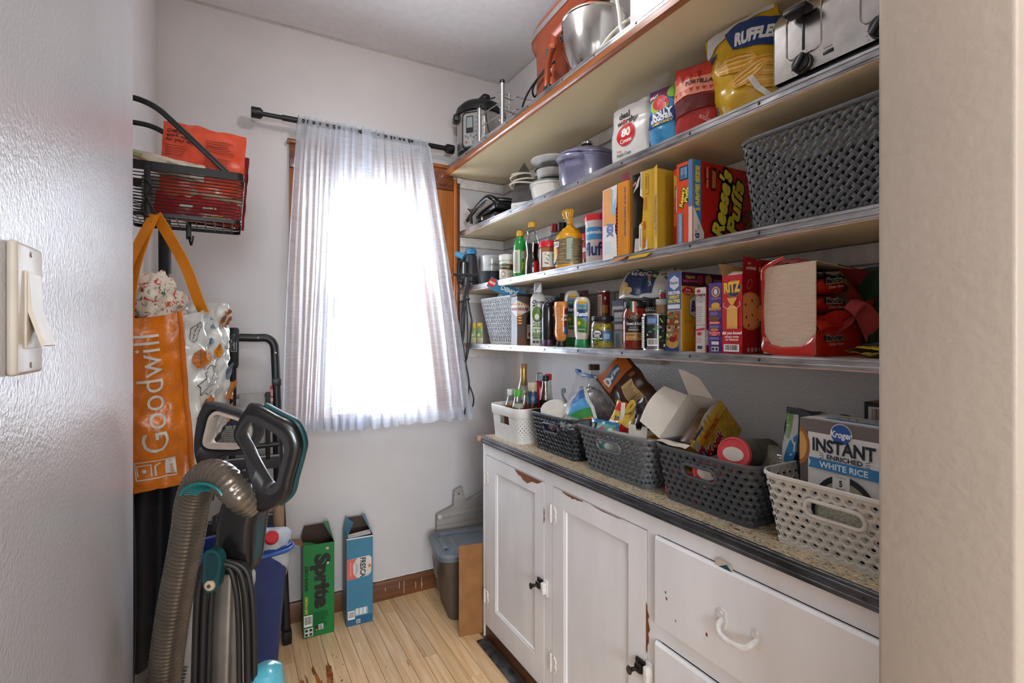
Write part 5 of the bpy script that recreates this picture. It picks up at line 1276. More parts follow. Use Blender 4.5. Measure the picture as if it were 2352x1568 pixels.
# avocado oil spray
SPR=[(.0,.0),(.030,.0),(.0325,.004),(.0325,.185),(.031,.200),(.024,.213),(.016,.219),(0,.219)]
t,p=vessel('oil_spray_can','pale avocado oil spray can with pointed nozzle cap',SPR,(1.125,1.805,Z4),M('#c4c4c2',.3,vary=.02),'spray can',turn=-4)
p.text('Chosen',.004,.182,.014,'#1c1c1c',shear=.25,bold=.03);p.text('FOODS',.006,.172,.004,'#3a3a3a')
p.ell(-.002,.130,.022,.032,'#1d1d1b',26);p.ell(-.003,.131,.0195,.0295,'#587a2a',26);p.ell(-.003,.120,.009,.012,'#d2d0c8',20);p.line([(-.004,.160),(-.002,.172)],.003,'#587a2a');p.ell(-.014,.166,.007,.003,'#1d1d1b',12,30)
for (x,y,r) in ((.020,.152,40),(.014,.160,70)):p.line([(x,y),(x+.006*math.cos(R_(r)),y+.008*math.sin(R_(r)))],.0016,'#1d1d1b')
p.poly([(-.022,.040),(-.016,.030),(.022,.032),(.026,.060),(.022,.092),(-.018,.094)],'#4c7026');p.text('100% Pure',.0,.087,.008,'#dfe4d6',bold=.02);p.text('AVOCADO',.001,.074,.010,'#e8ece0',bold=.05,maxw=.042);p.text('OIL SPRAY',.001,.061,.010,'#e8ece0',bold=.05,maxw=.044)
for k in range(3):p.text(('WITHOUT PROPELLANT','NEUTRAL TASTE','HIGH HEAT COOKING')[k],0,.052-k*.0065,.0035,'#dfe4d6')
p.rect(-.018,.012,-.008,.022,'#3a3a3a');p.ell(.0,.017,.006,.006,'#3a3a3a',14);p.lines(.009,.012,.022,.022,3,'#55555a');p.build('printed_can',t)
cap(t,[(.0185,.214),(.0185,.232),(.0165,.262),(.0160,.265),(0,.265)],M('#8f9499',.25,vary=.03),'nozzle_cap')
b=MB();b.prism([(-.013,.222),(.013,.222),(.011,.260),(-.004,.236)],-.004,.0);b.xf(Matrix.Rotation(CAMA(1.12,1.8)+R_(90),4,'Z') @ Matrix.Translation((0,-.0165,0)));b.build('nozzle',M('#c9cacc',.3),t)

# inverted squeeze bottles
t,p=vessel('jelly_squeeze_bottle','black squeeze bottle standing on its purple cap',[(.0,.026),(.024,.026),(.026,.030),(.026,.15),(.024,.166),(.016,.174),(0,.175)],(1.120,1.728,Z4),M('#1c1b20',.2,coat=.4),'bottle',sx=.8,sy=1.0)
cap(t,[(0,.0),(.025,.0),(.026,.003),(.025,.026),(0,.026)],M('#3d2340',.35),ridges=26,sx=.8)
t,p=vessel('buffalo_sauce_bottle','orange buffalo sauce squeeze bottle standing upside down on a black cap',[(.0,.022),(.014,.022),(.021,.030),(.026,.048),(.027,.06),(.0235,.095),(.0285,.15),(.0285,.165),(.025,.173),(.0,.175)],(1.120,1.630,Z4),M('#c9803e',.2,coat=.4,vary=.08),'bottle',sx=.85,sy=1.2,turn=10)
p.poly([(.002,.075),(.026,.065),(.028,.150),(.004,.145)],'#6a2418');p.poly([(.002,.05),(.026,.045),(.026,.07),(.004,.08)],'#2f4f78');p.text('TRUFF',.014,.12,.010,'#e2cfc0',bold=.03);p.text("FRANK'S",.016,.105,.010,'#e8e2d8',bold=.03,shear=.2)
for k in range(7):p.line([(-.022+.003*math.sin(k),.07+k*.012),(-.014,.074+k*.012),(-.020,.079+k*.012)],.0012,'#e6d8c8')
p.build('label',t);cap(t,[(0,.0),(.018,.0),(.019,.003),(.0165,.022),(0,.022)],m_blk,ridges=22)
RP=[(.0,.030),(.026,.030),(.031,.045),(.0345,.08),(.034,.12),(.0355,.155),(.032,.172),(.022,.182),(.0,.184)]
for k,(lab,x,y,s) in enumerate((('taller ranch dressing bottle standing behind the front one',1.190,1.655,1.21),('ranch dressing squeeze bottle on a green cap at the shelf edge',1.115,1.490,1.0))):
    pf=[(r*(1.06 if k==0 else 1),z*s) for r,z in RP]
    t,p=vessel('ranch_bottle',lab,pf,(x,y,Z4),M('#cdc3b2',.25,coat=.3,vary=.02),'bottle',sx=.72,sy=1.05,turn=-8,group='ranch dressing bottles')
    z0=.058*s;
    p.poly([(-.022,z0),(.022,z0-.006),(.026,z0+.10*s),(.018,z0+.108*s),(-.018,z0+.108*s),(-.025,z0+.10*s)],'#5c86b4')
    p.poly([(-.0225,z0),(.022,z0-.005),(.024,z0+.035*s),(.005,z0+.042*s),(-.023,z0+.055*s)],'#4f7f2c');p.poly([(-.02,z0-.002),(.021,z0-.005),(.022,z0+.014*s),(-.021,z0+.02*s)],'#2f6a34')
    p.poly([(-.020,z0+.098*s),(.020,z0+.098*s),(.014,z0+.110*s),(-.014,z0+.110*s)],'#d6a82c');p.text('EASY SQUEEZE',0,z0+.103*s,.004,'#2a2416')
    p.poly([(-.022,z0+.05*s),(.024,z0+.05*s),(.022,z0+.078*s),(-.020,z0+.078*s)],'#1f3f74');p.poly([(-.016,z0+.080*s),(.018,z0+.080*s),(.018,z0+.090*s),(-.016,z0+.090*s)],'#2f7a3c');p.text('Hidden Valley',0,z0+.085*s,.006,'#e6ece0',maxw=.032);p.text('Ranch',.001,z0+.063*s,.015,'#eef0f2',bold=.04);p.ell(-.013,z0+.03*s,.007,.007,'#d6a82c',14);p.text('ORIGINAL',-.001,z0+.008*s,.005,'#d8e6cc')
    p.build('label',t);cap(t,[(0,.0),(.028,.0),(.030,.003),(.028,.030*s),(0,.030*s)],M('#1d7a44',.35),sx=.78,sy=1.05)
# pepper jar
t,p=vessel('pepper_ring_jar','glass jar of yellow banana pepper rings with black lid',[(.0,.0),(.036,.0),(.041,.006),(.041,.075),(.039,.086),(.034,.093),(.034,.098),(0,.098)],(1.125,1.385,Z4),clear('#f2f4e2'),'jar',part='glass',turn=-10)
b=MB();b.lathe([(0,.004),(.037,.004),(.0385,.008),(.0385,.075),(.036,.085),(0,.086)],30,fn=lambda r,z,a:r*(.965+.035*noise.noise(Vector((math.cos(a)*6,math.sin(a)*6,z*170)))));b.build('pepper_rings',M('#a8912c',.3,bump=.4,scale=120,vary=.35,vscale=110),t)
p.rect(-.036,.026,.042,.060,'#1c1c1e');p.rect(.008,.026,.042,.060,'#33608c');p.ell(-.012,.052,.014,.009,'#dfe2e2',18);p.text('vlasic',-.012,.052,.008,'#1c1c1e',bold=.04);p.text('Banana',-.012,.041,.005,'#e6e4dc',bold=.03);p.text('Pepper Rings',-.012,.035,.005,'#e6e4dc',bold=.03);p.rect(-.022,.027,-.004,.031,'#3f9c3c');p.lines(.012,.034,.036,.052,4,'#b9cde0');p.build('label',t)
cap(t,[(.0365,.093),(.038,.095),(.038,.108),(.0365,.110),(0,.110)],m_blk,'lid',40)
# back row
t,p=vessel('red_tin','tall narrow red tin in the back row behind the pepper jar',[(.0,.0),(.023,.0),(.024,.003),(.024,.208),(.022,.211),(0,.211)],(1.262,1.548,Z4),M('#86202a',.3,coat=.2),'tin',turn=-10)
p.rect(-.024,.10,-.002,.20,'#cfc0a8');p.lines(-.022,.104,-.004,.196,12,'#6a5a4c');p.rect(.0,.13,.022,.16,'#b8802c');p.rect(.006,.18,.014,.192,'#dcd6cc');p.ell(.010,.12,.006,.008,'#4a7a3a',10);p.build('label',t)
cap(t,[(.0245,.209),(.0245,.214),(0,.214)],m_brush,'lid')
t=thing('paper_sack','dark brown paper sack in the back row behind the ranch bottles','bag',(1.26,1.74,Z4),RZ);pouch(t,.20,.225,.07,M('#4a2c1e',.6,bump=.2,scale=30,vary=.2),41,crinkle=.005,base=.8,top=.45)
t=thing('snack_bag','yellow and red snack bag tucked behind the oil spray','snack bag',(1.25,1.905,Z4),RZ);mp=pouch(t,.14,.19,.06,M('#3a1c14',.3,coat=.2),44,crinkle=.004,base=.8,top=.3);p=Pr(mp,.01,base=.002);p.ell(.02,.145,.045,.03,'#c8a02c');p.ell(.025,.15,.03,.018,'#8c1c1c');p.build('printed_face',t)
t=thing('brown_pouch','dark brown snack pouch in the back row beside the red tin','snack bag',(1.275,1.425,Z4),RZ);mp=pouch(t,.15,.205,.06,M('#57462a',.4,vary=.2,vscale=20),46,crinkle=.004,base=.8,top=.5);p=Pr(mp,.01,base=.002);p.text('pork',-.01,.15,.03,'#8a2a1c',bold=.05);p.build('printed_face',t)
t,F,Rr,T,L=carton('tuna_box','white box with blue can pictures and navy top behind the sauce jar',.075,.075,.168,(1.205,1.392,Z4),('#c6c4be','#b2b0aa','#26344a','#b2b0aa'))
F.rect(-.0375,.148,.0375,.168,'#2a3b55')
for z in (.060,.102):F.rect(-.030,z,.0375,z+.034,'#d8d6d0');F.rect(-.030,z+.024,.0375,z+.034,'#33465e');F.rect(-.030,z,.0375,z+.006,'#7d95aa');F.text('A',.022,z+.014,.010,'#1f2c40',bold=.03);F.rect(-.028,z+.006,-.024,z+.026,'#3a3a3c')
F.rect(-.016,.0,-.002,.052,'#4a86ac');done(t,F)
# sauce jar
t,p=vessel('tomato_sauce_jar','tomato and basil sauce jar with black lid at the shelf edge',[(.0,.0),(.034,.0),(.038,.006),(.0385,.10),(.0375,.115),(.031,.128),(.031,.135),(0,.135)],(1.122,1.222,Z4),M('#7e2010',.1,coat=.6,vary=.25,vscale=90),'jar',turn=-6)
p.rect(-.026,.034,.026,.098,'#17171a');p.rect(-.026,.030,.026,.054,'#b0844c');p.text('Tomato & Basil',0,.082,.009,'#e8e4dc',bold=.02,w=.047);p.text('Pasta Sauce',0,.071,.004,'#cfc9bd',shear=.2);p.lines(-.016,.060,.016,.067,2,'#b9b2a6');p.lines(-.022,.044,.006,.050,2,'#5a3f20');p.ell(.016,.044,.006,.006,'#8a6432',12);p.text('NET WT 24 OZ',0,.034,.003,'#3a2a18')
p.poly([(-.016,.098),(.0,.104),(.016,.098),(.018,.103),(.0,.113),(-.018,.103)],'#17171a');p.ell(0,.103,.017,.008,'#b0844c',20);p.ell(0,.103,.0155,.0068,'#17171a',20);p.text('PRIVATE',0,.105,.003,'#d8c08a');p.text('SELECTION',0,.101,.003,'#d8c08a');p.build('label',t)
cap(t,[(.0335,.130),(.035,.132),(.035,.147),(.0335,.150),(0,.150)],m_blk,'lid',40)
p=Pr(lathe_map([(.0358,.10),(.0358,.152)],CAMA(1.122,1.222)-R_(6)),.006,base=.0006);p.rect(-.011,.112,-.004,.1505,'#1f6a3c');p.rect(-.004,.112,.002,.1505,'#d8d6d0');p.rect(.002,.112,.008,.1505,'#b01c20');p.build('tricolour_seal',t)
# black can
t,p=vessel('bean_can','black tin can with green leaf print in front of the pancake mix',[(.0,.002),(.036,.0),(.0385,.002),(.038,.005),(.0375,.006),(.0375,.104),(.038,.105),(.0385,.108),(.036,.110),(.035,.106),(0,.106)],(1.112,1.122,Z4),m_brush,'can',n=40,turn=-6)
p.rect(-.08,.006,.08,.104,M('#1b1b1d',.2,coat=.4));p.rect(-.022,.078,.010,.100,'#8fb0d0');p.rect(-.0212,.0788,.0092,.0992,'#31517c');p.lines(-.019,.082,.007,.096,5,'#9ab6d6')
for (x,y,rx,ry,c,ro) in ((.004,.064,.008,.004,'#2f8a4a',0),(-.012,.056,.006,.0028,'#2f8a4a',0),(.016,.070,.007,.004,'#7d7478',-20),(.018,.092,.004,.002,'#7da83c',-60),(.022,.086,.005,.0025,'#7da83c',-60),(.016,.040,.006,.003,'#6aa83c',30),(.024,.058,.004,.002,'#2f8a4a',40)):p.ell(x,y,rx,ry,c,14,ro)
p.barcode(-.020,.014,.012,.036,5);p.line([(-.03,.030),(.04,.030)],.0006,'#7da83c');p.poly([(-.022,.044),(-.016,.044),(-.019,.052)],'#b9b9b4');p.rect(.026,.012,.031,.020,'#c9d0c4');p.rect(-.045,.008,-.030,.10,'#d2d0cb');p.lines(-.044,.012,-.031,.096,16,'#333333');p.text('KROGER BEANS',-.006,.010,.003,'#c9c9c4');p.build('label',t)
# Kirkland jar and spice jar behind
t,p=vessel('bacon_bits_jar','white bacon pieces tub with black band behind the black can',[(.0,.0),(.042,.0),(.045,.004),(.045,.135),(.043,.138),(0,.138)],(1.228,1.235,Z4),M('#9c9a96',.4),'tub',turn=-12)
p.rect(-.05,.118,.05,.138,'#141416');p.text('KIRKLAND',.002,.127,.009,'#d8d6d0',bold=.03);p.text('BACON',.010,.088,.018,'#2a2a2c',bold=.04);p.build('label',t)
cap(t,[(.046,.137),(.047,.139),(.047,.158),(.044,.161),(0,.161)],m_blk,'lid',40)
t,p=vessel('spice_jar','small spice jar with white cap between tub and pancake mix',[(.0,.0),(.019,.0),(.021,.003),(.021,.13),(.019,.14),(0,.14)],(1.170,1.150,Z4),M('#a88458',.3),'jar',turn=-8);p.rect(-.018,.04,.018,.10,'#4a3c30');p.build('label',t)
cap(t,[(.021,.139),(.0215,.141),(.0215,.156),(0,.157)],M('#cfccc6',.35),'lid')
t=thing('spice_tube','tiny red labelled spice bottle standing on the small spice jar','bottle',(1.170,1.150,Z4+.1575));b=MB();b.lathe([(0,0),(.010,0),(.0105,.002),(.0105,.018),(.007,.022),(0,.022)],16);b.build('body',m_clear,t);p=Pr(lathe_map([(.0105,0),(.0105,.03)],CAMA(1.17,1.15)),.006);p.rect(-.009,.003,.009,.016,'#a81c28');p.build('label',t);cap(t,[(.008,.021),(.008,.028),(0,.028)],M('#cfccc6',.3))
# salad kit bag lying on the jars
t=thing('salad_bag','white and navy classic salad bag lying across the jar lids','salad bag',(1.165,1.228,Z4+.163),0,rot=(R_(-28),R_(3),R_(RZ+10)))
mp=pouch(t,.225,.108,.05,M('#c6c6c2',.22,coat=.4,vary=.06),52,crinkle=.006,base=.4,freq=13,wf=lambda v:.9+.1*math.sin(v*3))
p=Pr(mp,.009,base=.003);p.poly([(-.085,.015),(-.02,.004),(.035,.012),(.045,.080),(.0,.105),(-.070,.108),(-.092,.07)],'#1f2f52');p.text('CLASSIC',-.032,.088,.019,'#d8d6d0',bold=.03,rot=-8,w=.085);p.text('SOUPS',.018,.055,.012,'#d8d6d0',rot=-70);p.ell(-.09,.035,.024,.020,'#a88a4a',16);p.ell(-.065,.02,.022,.014,'#c0a468',16)
for k in range(14):p.ell(.055+.045*math.sin(k*1.9)*.9,.085+.022*math.cos(k*2.7),.010,.005,('#5a7a2c','#8ca04a','#a8562c','#3a5220')[k % 4],10,k*40)
p.build('printed_face',t)

# pancake mix box
t,F,Rr,T,L=carton('pancake_mix_box','blue and yellow pancake mix box with recipe photos on its side',.052,.195,.226,(1.120,1.056,Z4),('#b9b6b2','#c9a02c','#5a1c3a','#3c5488'))
F.rect(-.026,.118,.026,.226,'#42588c');F.poly([(0,.218),(.017,.207),(.017,.186),(0,.175),(-.017,.186),(-.017,.207)],'#d2d8e2');F.text('Bisquick',0,.197,.008,'#42588c',bold=.03,maxw=.03)
for k,(tx,c) in enumerate((('DISCOVER','#e6e6e2'),('GREAT','#d8c84a'),('RECIPES','#d8c84a'))):F.text(tx,0,.168-k*.012,.009,c,bold=.05,maxw=.044)
F.rect(-.024,.122,.022,.134,'#d2d8e2')
rn=random.Random(11)
for r in range(5):
    for c in range(2):
        x=-.025+c*.0255;z=.096-r*.0205;F.rect(x,z,x+.0245,z+.0195,rn.choice(('#8a5a3c','#a8683c','#b08a6a','#6a8a4a','#7a4a2c')))
        for q in range(3):F.ell(x+rn.uniform(.005,.02),z+rn.uniform(.004,.015),.005,.004,rn.choice(('#c8a06a','#a8281c','#d8cdb8','#5a3218')),10)
F.rect(-.026,.0,.026,.012,'#24407a');F.ell(.002,.022,.022,.014,'#b88a4a',18);F.ell(.004,.034,.014,.008,'#8c1c1c',14)
Rr.rect(0,.186,.195,.226,'#3f1636');Rr.text('TREATS',.035,.212,.008,'#c8a03c',bold=.04);Rr.text('family favorites',.035,.202,.007,'#c4507c',bold=.03);Rr.ell(.075,.206,.014,.014,'#8c2a3c',16);Rr.ell(.110,.206,.014,.016,'#b08058',16);Rr.lines(.13,.196,.185,.212,3,'#a890a8')
Rr.ell(.024,.172,.022,.012,'#a81c24',20);Rr.poly([(-.0,.168),(.012,.168),(.012,.176),(.0,.176)],'#a81c24');Rr.text('Betty',.026,.176,.007,'#e8dcd0');Rr.text('Crocker',.026,.167,.007,'#e8dcd0')
Rr.poly([(.028,.105),(.028,.150),(.075,.178),(.125,.150),(.125,.105),(.075,.082)],'#6a8a8c');Rr.poly([(.031,.107),(.031,.148),(.075,.174),(.122,.148),(.122,.107),(.075,.086)],'#d2cfc4');Rr.text('Bisquick',.078,.130,.030,'#1f3568',bold=.05,w=.085,shear=.15);Rr.text('PANCAKE & BAKING MIX',.080,.106,.006,'#8c2a1c',w=.06)
Rr.ell(.075,.055,.030,.028,'#b88a4c',20);Rr.ell(.060,.066,.012,.008,'#a81c1c',12);Rr.ell(.082,.07,.018,.010,'#d8cbb0',14);Rr.text('10+ cups',.024,.086,.006,'#1f3568');Rr.rect(.005,.008,.045,.024,'#c88a1c')
done(t,F,Rr)
# cake mix
t,F,Rr,T,L=carton('cake_mix_box','slim white and red cake mix box left of the purple box',.034,.13,.172,(1.090,.937,Z4),('#c2beb8','#9c1c24','#a3242c','#9c1c24'))
F.rect(-.017,.0,-.015,.172,'#9c1c24');F.rect(.015,0,.017,.172,'#9c1c24');F.rect(-.017,.155,.017,.172,'#c2beb8');F.ell(-.006,.163,.007,.005,'#a81c24',14);F.text('Delights',.002,.153,.007,'#4a3428',bold=.04);F.text('SUPREME',0,.144,.004,'#3c3a5a');F.text('CHOCOLATE',0,.139,.004,'#3c3a5a');F.text('CHUNK',0,.134,.004,'#3c3a5a');F.lines(-.013,.080,.010,.125,9,'#8a8480',.3);F.text('BettyCrocker',-.001,.074,.005,'#333333',shear=.2);F.poly([(-.015,.062),(.015,.066),(.015,.060),(-.015,.057)],'#a81c24');F.ell(-.002,.050,.008,.005,'#a81c24',14);F.lines(-.012,.026,.012,.042,4,'#b08078',.35)
F.rect(-.008,.010,.008,.018,'#2c2a28');Rr.rect(.0,.02,.05,.06,'#d2cdc6');done(t,F,Rr)
# purple snack box
t,F,Rr,T,L=carton('snack_box','purple snack mix box between the cake mix and the red cracker box',.042,.13,.180,(1.088,.889,Z4),('#4c2f7c','#452a72','#2a2030','#452a72'))
F.ell(.002,.157,.013,.013,'#c9a02c',24);F.ell(.002,.157,.0098,.0098,'#4c2f7c',24);F.ell(.002,.157,.0058,.0075,'#cfcac4',16);F.text('HOME GROWN',.002,.140,.004,'#c9a02c',w=.03);F.ell(.002,.122,.013,.008,'#c89a3c',16);F.rect(-.018,.110,.018,.117,'#c9902c');F.text('Mac & Cheese',0,.1135,.004,'#2a1a3a');F.lines(-.014,.098,.014,.108,3,'#a898c8',.3);F.ell(-.002,.088,.017,.007,'#6a3f24',16);F.rect(-.016,.075,.016,.081,'#d8602c');F.text('Snack Bars',0,.078,.004,'#eee6dc');F.lines(-.014,.066,.014,.073,2,'#a898c8',.3);F.ell(0,.060,.013,.004,'#b8702c',14);F.rect(-.017,.045,.018,.056,'#b8243c');F.text('Fruit Flavored',.0,.0525,.004,'#eee6dc');F.text('Snacks',0,.0475,.004,'#eee6dc');F.lines(-.014,.036,.014,.043,2,'#a898c8',.3);F.rect(-.008,.022,.014,.030,'#c9c6be');F.rect(-.008,.005,.014,.017,'#b9b6b0');F.ell(-.003,.011,.004,.004,'#2a2a2a',10);F.ell(.008,.011,.004,.004,'#2a2a2a',10);done(t,F)
# red cracker boxes
t,F,Rr,T,L=carton('cracker_box','tall red cracker box with open top flaps and yellow lettering',.058,.190,.194,(1.078,.831,Z4),('#b0101c','#8c0c16','#b0101c','#8c0c16'),closed=False,inner='#b08a5c')
F.ell(.004,.160,.022,.021,'#b88a3c',30);F.ell(.004,.160,.0205,.0195,'#1f2a5c',30);F.text('RITZ',.0,.164,.025,'#a8641c',bold=.09,w=.047,rot=3);F.text('RITZ',.0,.165,.024,'#e0b23c',bold=.05,w=.046,rot=3)
F.poly([(-.014,.138),(.015,.138),(.010,.130),(.005,.122),(-.004,.122),(-.010,.130)],'#d8a24a');F.poly([(-.014,.066),(.016,.066),(.016,.112),(.004,.121),(-.004,.121),(-.014,.112)],'#d8a24a');F.poly([(-.015,.062),(.017,.062),(.016,.068),(-.014,.068)],'#c8903c')
F.line([(-.022,.126),(-.024,.118),(-.015,.112),(.004,.113)],.0014,'#e0d6cc');F.line([(.022,.128),(.024,.120),(.016,.113),(.005,.114)],.0014,'#e0d6cc')
F.text('did you know?',.001,.052,.007,'#e6ddd4',bold=.05);F.text('simply twist',.001,.043,.006,'#e6ddd4',bold=.02);F.text('to reclose!',.001,.036,.006,'#e6ddd4',bold=.02);F.barcode(-.022,.006,.022,.024,9)
Rr.ell(.030,.105,.052,.046,'#b8743a',40);Rr.ell(.028,.106,.047,.041,'#c8864a',40)
for (x,y) in ((.010,.12),(.034,.13),(.055,.115),(.012,.09),(.035,.095),(.056,.085),(.02,.07)):Rr.ell(x,y,.0028,.0034,'#3c1c0c',10)
Rr.poly([(-.03,.03),(.0,.03),(.0,.17),(-.03,.17)],'#8c0c16');Rr.text('the',.05,.22,.008,'#d8b8ac');Rr.ell(.022,.170,.008,.013,'#c8a0a0',20,-30);Rr.ell(.022,.170,.007,.012,'#8c0c16',20,-30)
for k in range(4):Rr.rect(.012+k*.014,.006,.022+k*.014,.016,'#a87878')
done(t,F)
for q in Rr.it:pass
b2=Pr(Rr.mp);b2.it=[i for i in Rr.it if not any(v[0]<-.0001 for v in i[0]) or True];b2.mats=Rr.mats
b2.it=[]
for (V,Fc,mi,lay) in Rr.it:
    if all(v[0]<0 for v in V[:1]) and min(v[0] for v in V)<-.02 and max(v[0] for v in V)<=.0001:continue
    if max(v[1] for v in V)>.2:continue
    b2.it.append(([(max(.0005,a),c) for a,c in V],Fc,mi,lay))
b2.build('printed_face',t)
b=MB();quadpanel(b,[(-.029,.0,.194),(-.029,.19,.194),(-.044,.19,.222),(-.040,.0,.226)]);b.build('open_flap',M('#b08a5c',.6),t)
b=MB();quadpanel(b,[(.029,.0,.193),(.029,.19,.193),(.031,.19,.232),(.030,.055,.232),(.030,.050,.226),(.030,.045,.234),(.030,.0,.236)]);b.build('open_flap',M('#8c0c16',.45),t)
p=Pr(plane_map((.0308,0,.193),(0,1,0),(0,0,1)),base=.0006);p.text('the',.022,.028,.006,'#d8b8ac',bold=.02);p.text('original',.028,.017,.009,'#e0ccc2',bold=.02);p.text('RITZ',.075,.014,.012,'#c9982c',bold=.06);p.build('lettering',t)
b=MB();quadpanel(b,[(-.026,.004,.190),(.026,.004,.190),(.024,.03,.203),(-.02,.03,.206)]);b.build('inner_flap',M('#c6beb0',.6),t)
t,F,Rr,T,L=carton('granola_box','dark red box with white nutrition panel right of the tall cracker box',.030,.16,.200,(1.135,.782,Z4),('#3a1c18','#7c141c','#8c1c1c','#5a1016'))
F.rect(-.015,.13,.015,.20,'#8c1620');F.text('low',.003,.165,.012,'#2c0a10',bold=.05);F.ell(-.012,.10,.012,.02,'#a86a34',14);F.rect(-.003,.030,.015,.135,'#cfccc6');F.text('Nutrition',.008,.129,.004,'#1c1c1c',bold=.04,maxw=.016);F.text('Calories',.007,.115,.004,'#1c1c1c',bold=.03,maxw=.015);F.lines(-.002,.034,.013,.108,18,'#5a5856',.4);done(t,F)

# ramen multipack: kraft tray in torn red film
t=thing('ramen_multipack','torn red multipack of ramen noodles in a kraft tray','noodle pack',(1.080,.690,Z4),RZ)
m_red=M('#b3200e',.18,coat=.5,bump=.05,scale=25,vary=.15,vscale=14)
m_pinkf=M('#b5484a',.35,coat=.2,vary=.12)
m_kraft=M('#c4ad97',.85,bump=.05,scale=80,vary=.06,stretch=(1,1,6))
W3,D3,H3=.060,.225,.203
b=MB();b.box(-W3,.003,.004,W3,.006,H3);b.build('tray_end',m_kraft,t)
b=MB();b.box(-W3,.006,.004,W3,D3,.007);b.box(-W3,.006,.004,-W3+.003,D3,H3);b.box(-W3,D3-.003,.004,W3,D3,H3);b.build('tray',m_kraft,t)
b=MB();quadpanel(b,[(-W3,.006,H3),(W3+.001,.006,H3),(W3,.16,H3-.010),(-W3,.20,H3)],.002);b.build('tray_top',m_kraft,t)
# film around the end: frame with a rounded opening
fo=[(-W3-.002,.0),(W3+.002,.0),(W3+.002,.05),(W3+.002,.09)]
inner=[(-W3+.004,H3-.03),(-W3+.001,.10),(-W3+.004,.050),(-W3+.020,.026),(-W3+.045,.020),(.03,.022),(W3-.014,.034),(W3-.002,.050)]
outer=[(-W3-.002,H3-.01),(-W3-.002,.10),(-W3-.002,.05),(-W3-.002,.012),(-W3+.03,.0),(.03,.0),(W3,.0),(W3+.002,.045)]
b=MB();n=len(inner)
V=[(x,-.001-.002*(i % 2),z) for i,(x,z) in enumerate(outer)]+[((x+u)/2,-.004-.003*((i+1) % 2),(z+q)/2) for i,((x,z),(u,q)) in enumerate(zip(outer,inner))]+[(x,.001,z) for x,z in inner]
b.add(V,[(k*n+i,k*n+i+1,k*n+n+i+1,k*n+n+i) for k in range(2) for i in range(n-1)])
b.grid(lambda u,v:(-W3-.002-.002*noise.noise(Vector((u*9,v*9,1))),u*D3,v*(H3-.01)),10,10)
b.grid(lambda u,v:(W3+.002+.003*noise.noise(Vector((u*9,v*9,4))),u*D3*.9,v*(.055+.035*math.sin(u*2.5))),16,8)
b.build('wrapper',m_red,t,60)
b=MB();b.grid(lambda u,v:(W3+.004+.030*u*(.5+v)+.006*math.sin(v*7+u*5),.0+.15*u+.01*v,.045+.055*u+v*.040*(1-.4*u)+.006*math.sin(u*9)),20,8);b.build('torn_flap',m_red,t,70)
b=MB();b.grid(lambda u,v:(W3+.02+.022*math.sin(v*4)+.012*u,.07+.10*u,.105+.02*math.sin(u*4)-v*.06*(1-.5*math.sin(u*3.1))),14,10);b.build('torn_flap',m_pinkf,t,70)
b=MB();b.tube(bez([(-W3,.0,H3-.03),(-W3+.004,-.004,H3-.006),(-W3+.020,.0,H3+.006),(-W3+.045,.01,H3+.018)],5),.005,8,radii=None,sx=.4);b.build('torn_edge',m_red,t)
b=MB();b.grid(lambda u,v:(-W3+.015+.075*u,.004+.03*v,H3+.004+.012*math.sin(u*3.1)*v+.004*noise.noise(Vector((u*6,v*6,0)))),14,5);b.build('torn_flap',m_pinkf,t,70)
b=MB();b.grid(lambda u,v:(W3+.004+.012*math.sin(v*5+u*3),.10+.12*u,.13+.075*v-.02*u),10,8);b.build('torn_flap',M('#7c2420',.35),t,70)
# the noodle packets inside, facing the open side (+x local)
m_pk=M('#b0200f',.2,coat=.5,vary=.15)
for k in range(4):
    z=.016+k*.040
    b=MB()
    def pk(u,v,k=k,z=z):
        a=2*PI*v;return (.020+.038*math.copysign(abs(math.cos(a)) ** .7,math.cos(a))*(1-.25*abs(2*u-1) ** 3)+.003*noise.noise(Vector((u*5,v*5,k))),.015+u*(.11+.008*k),z+.018+.019*math.copysign(abs(math.sin(a)) ** .8,math.sin(a))*max(.1,1-abs(2*u-1) ** 4))
    b.grid(pk,18,20);o=b.build('noodle_packet',[m_pk],t,60)
    p=Pr(plane_map((.0605,.015,z+.018),(0,1,.12 if k==3 else .04),(0,0,1)),base=.003)
    p.ell(.016,.006,.006,.006,'#1c1414',14);p.text('Maruchan',.052,.006,.012,'#d8cfc4',bold=.11,w=.062);p.text('Maruchan',.052,.006,.012,'#1c1414',bold=.04,w=.060);p.text('Chicken Flavor',.056,-.008,.007,'#e0b8a8',shear=.2);p.build('lettering',t)
b=MB();b.grid(lambda u,v:(.015+.040*v,.02+.12*u,.178+.012*noise.noise(Vector((u*8,v*8,2)))),14,8);b.build('packet_top',M('#4a4644',.3,coat=.3,vary=.4,vscale=60),t,60)
b=MB();b.grid(lambda u,v:(W3+.006+.004*math.sin(u*6),.105+.055*u+.035*v,.07+.075*v-.01*u),6,6);b.build('torn_flap',m_pinkf,t,60)
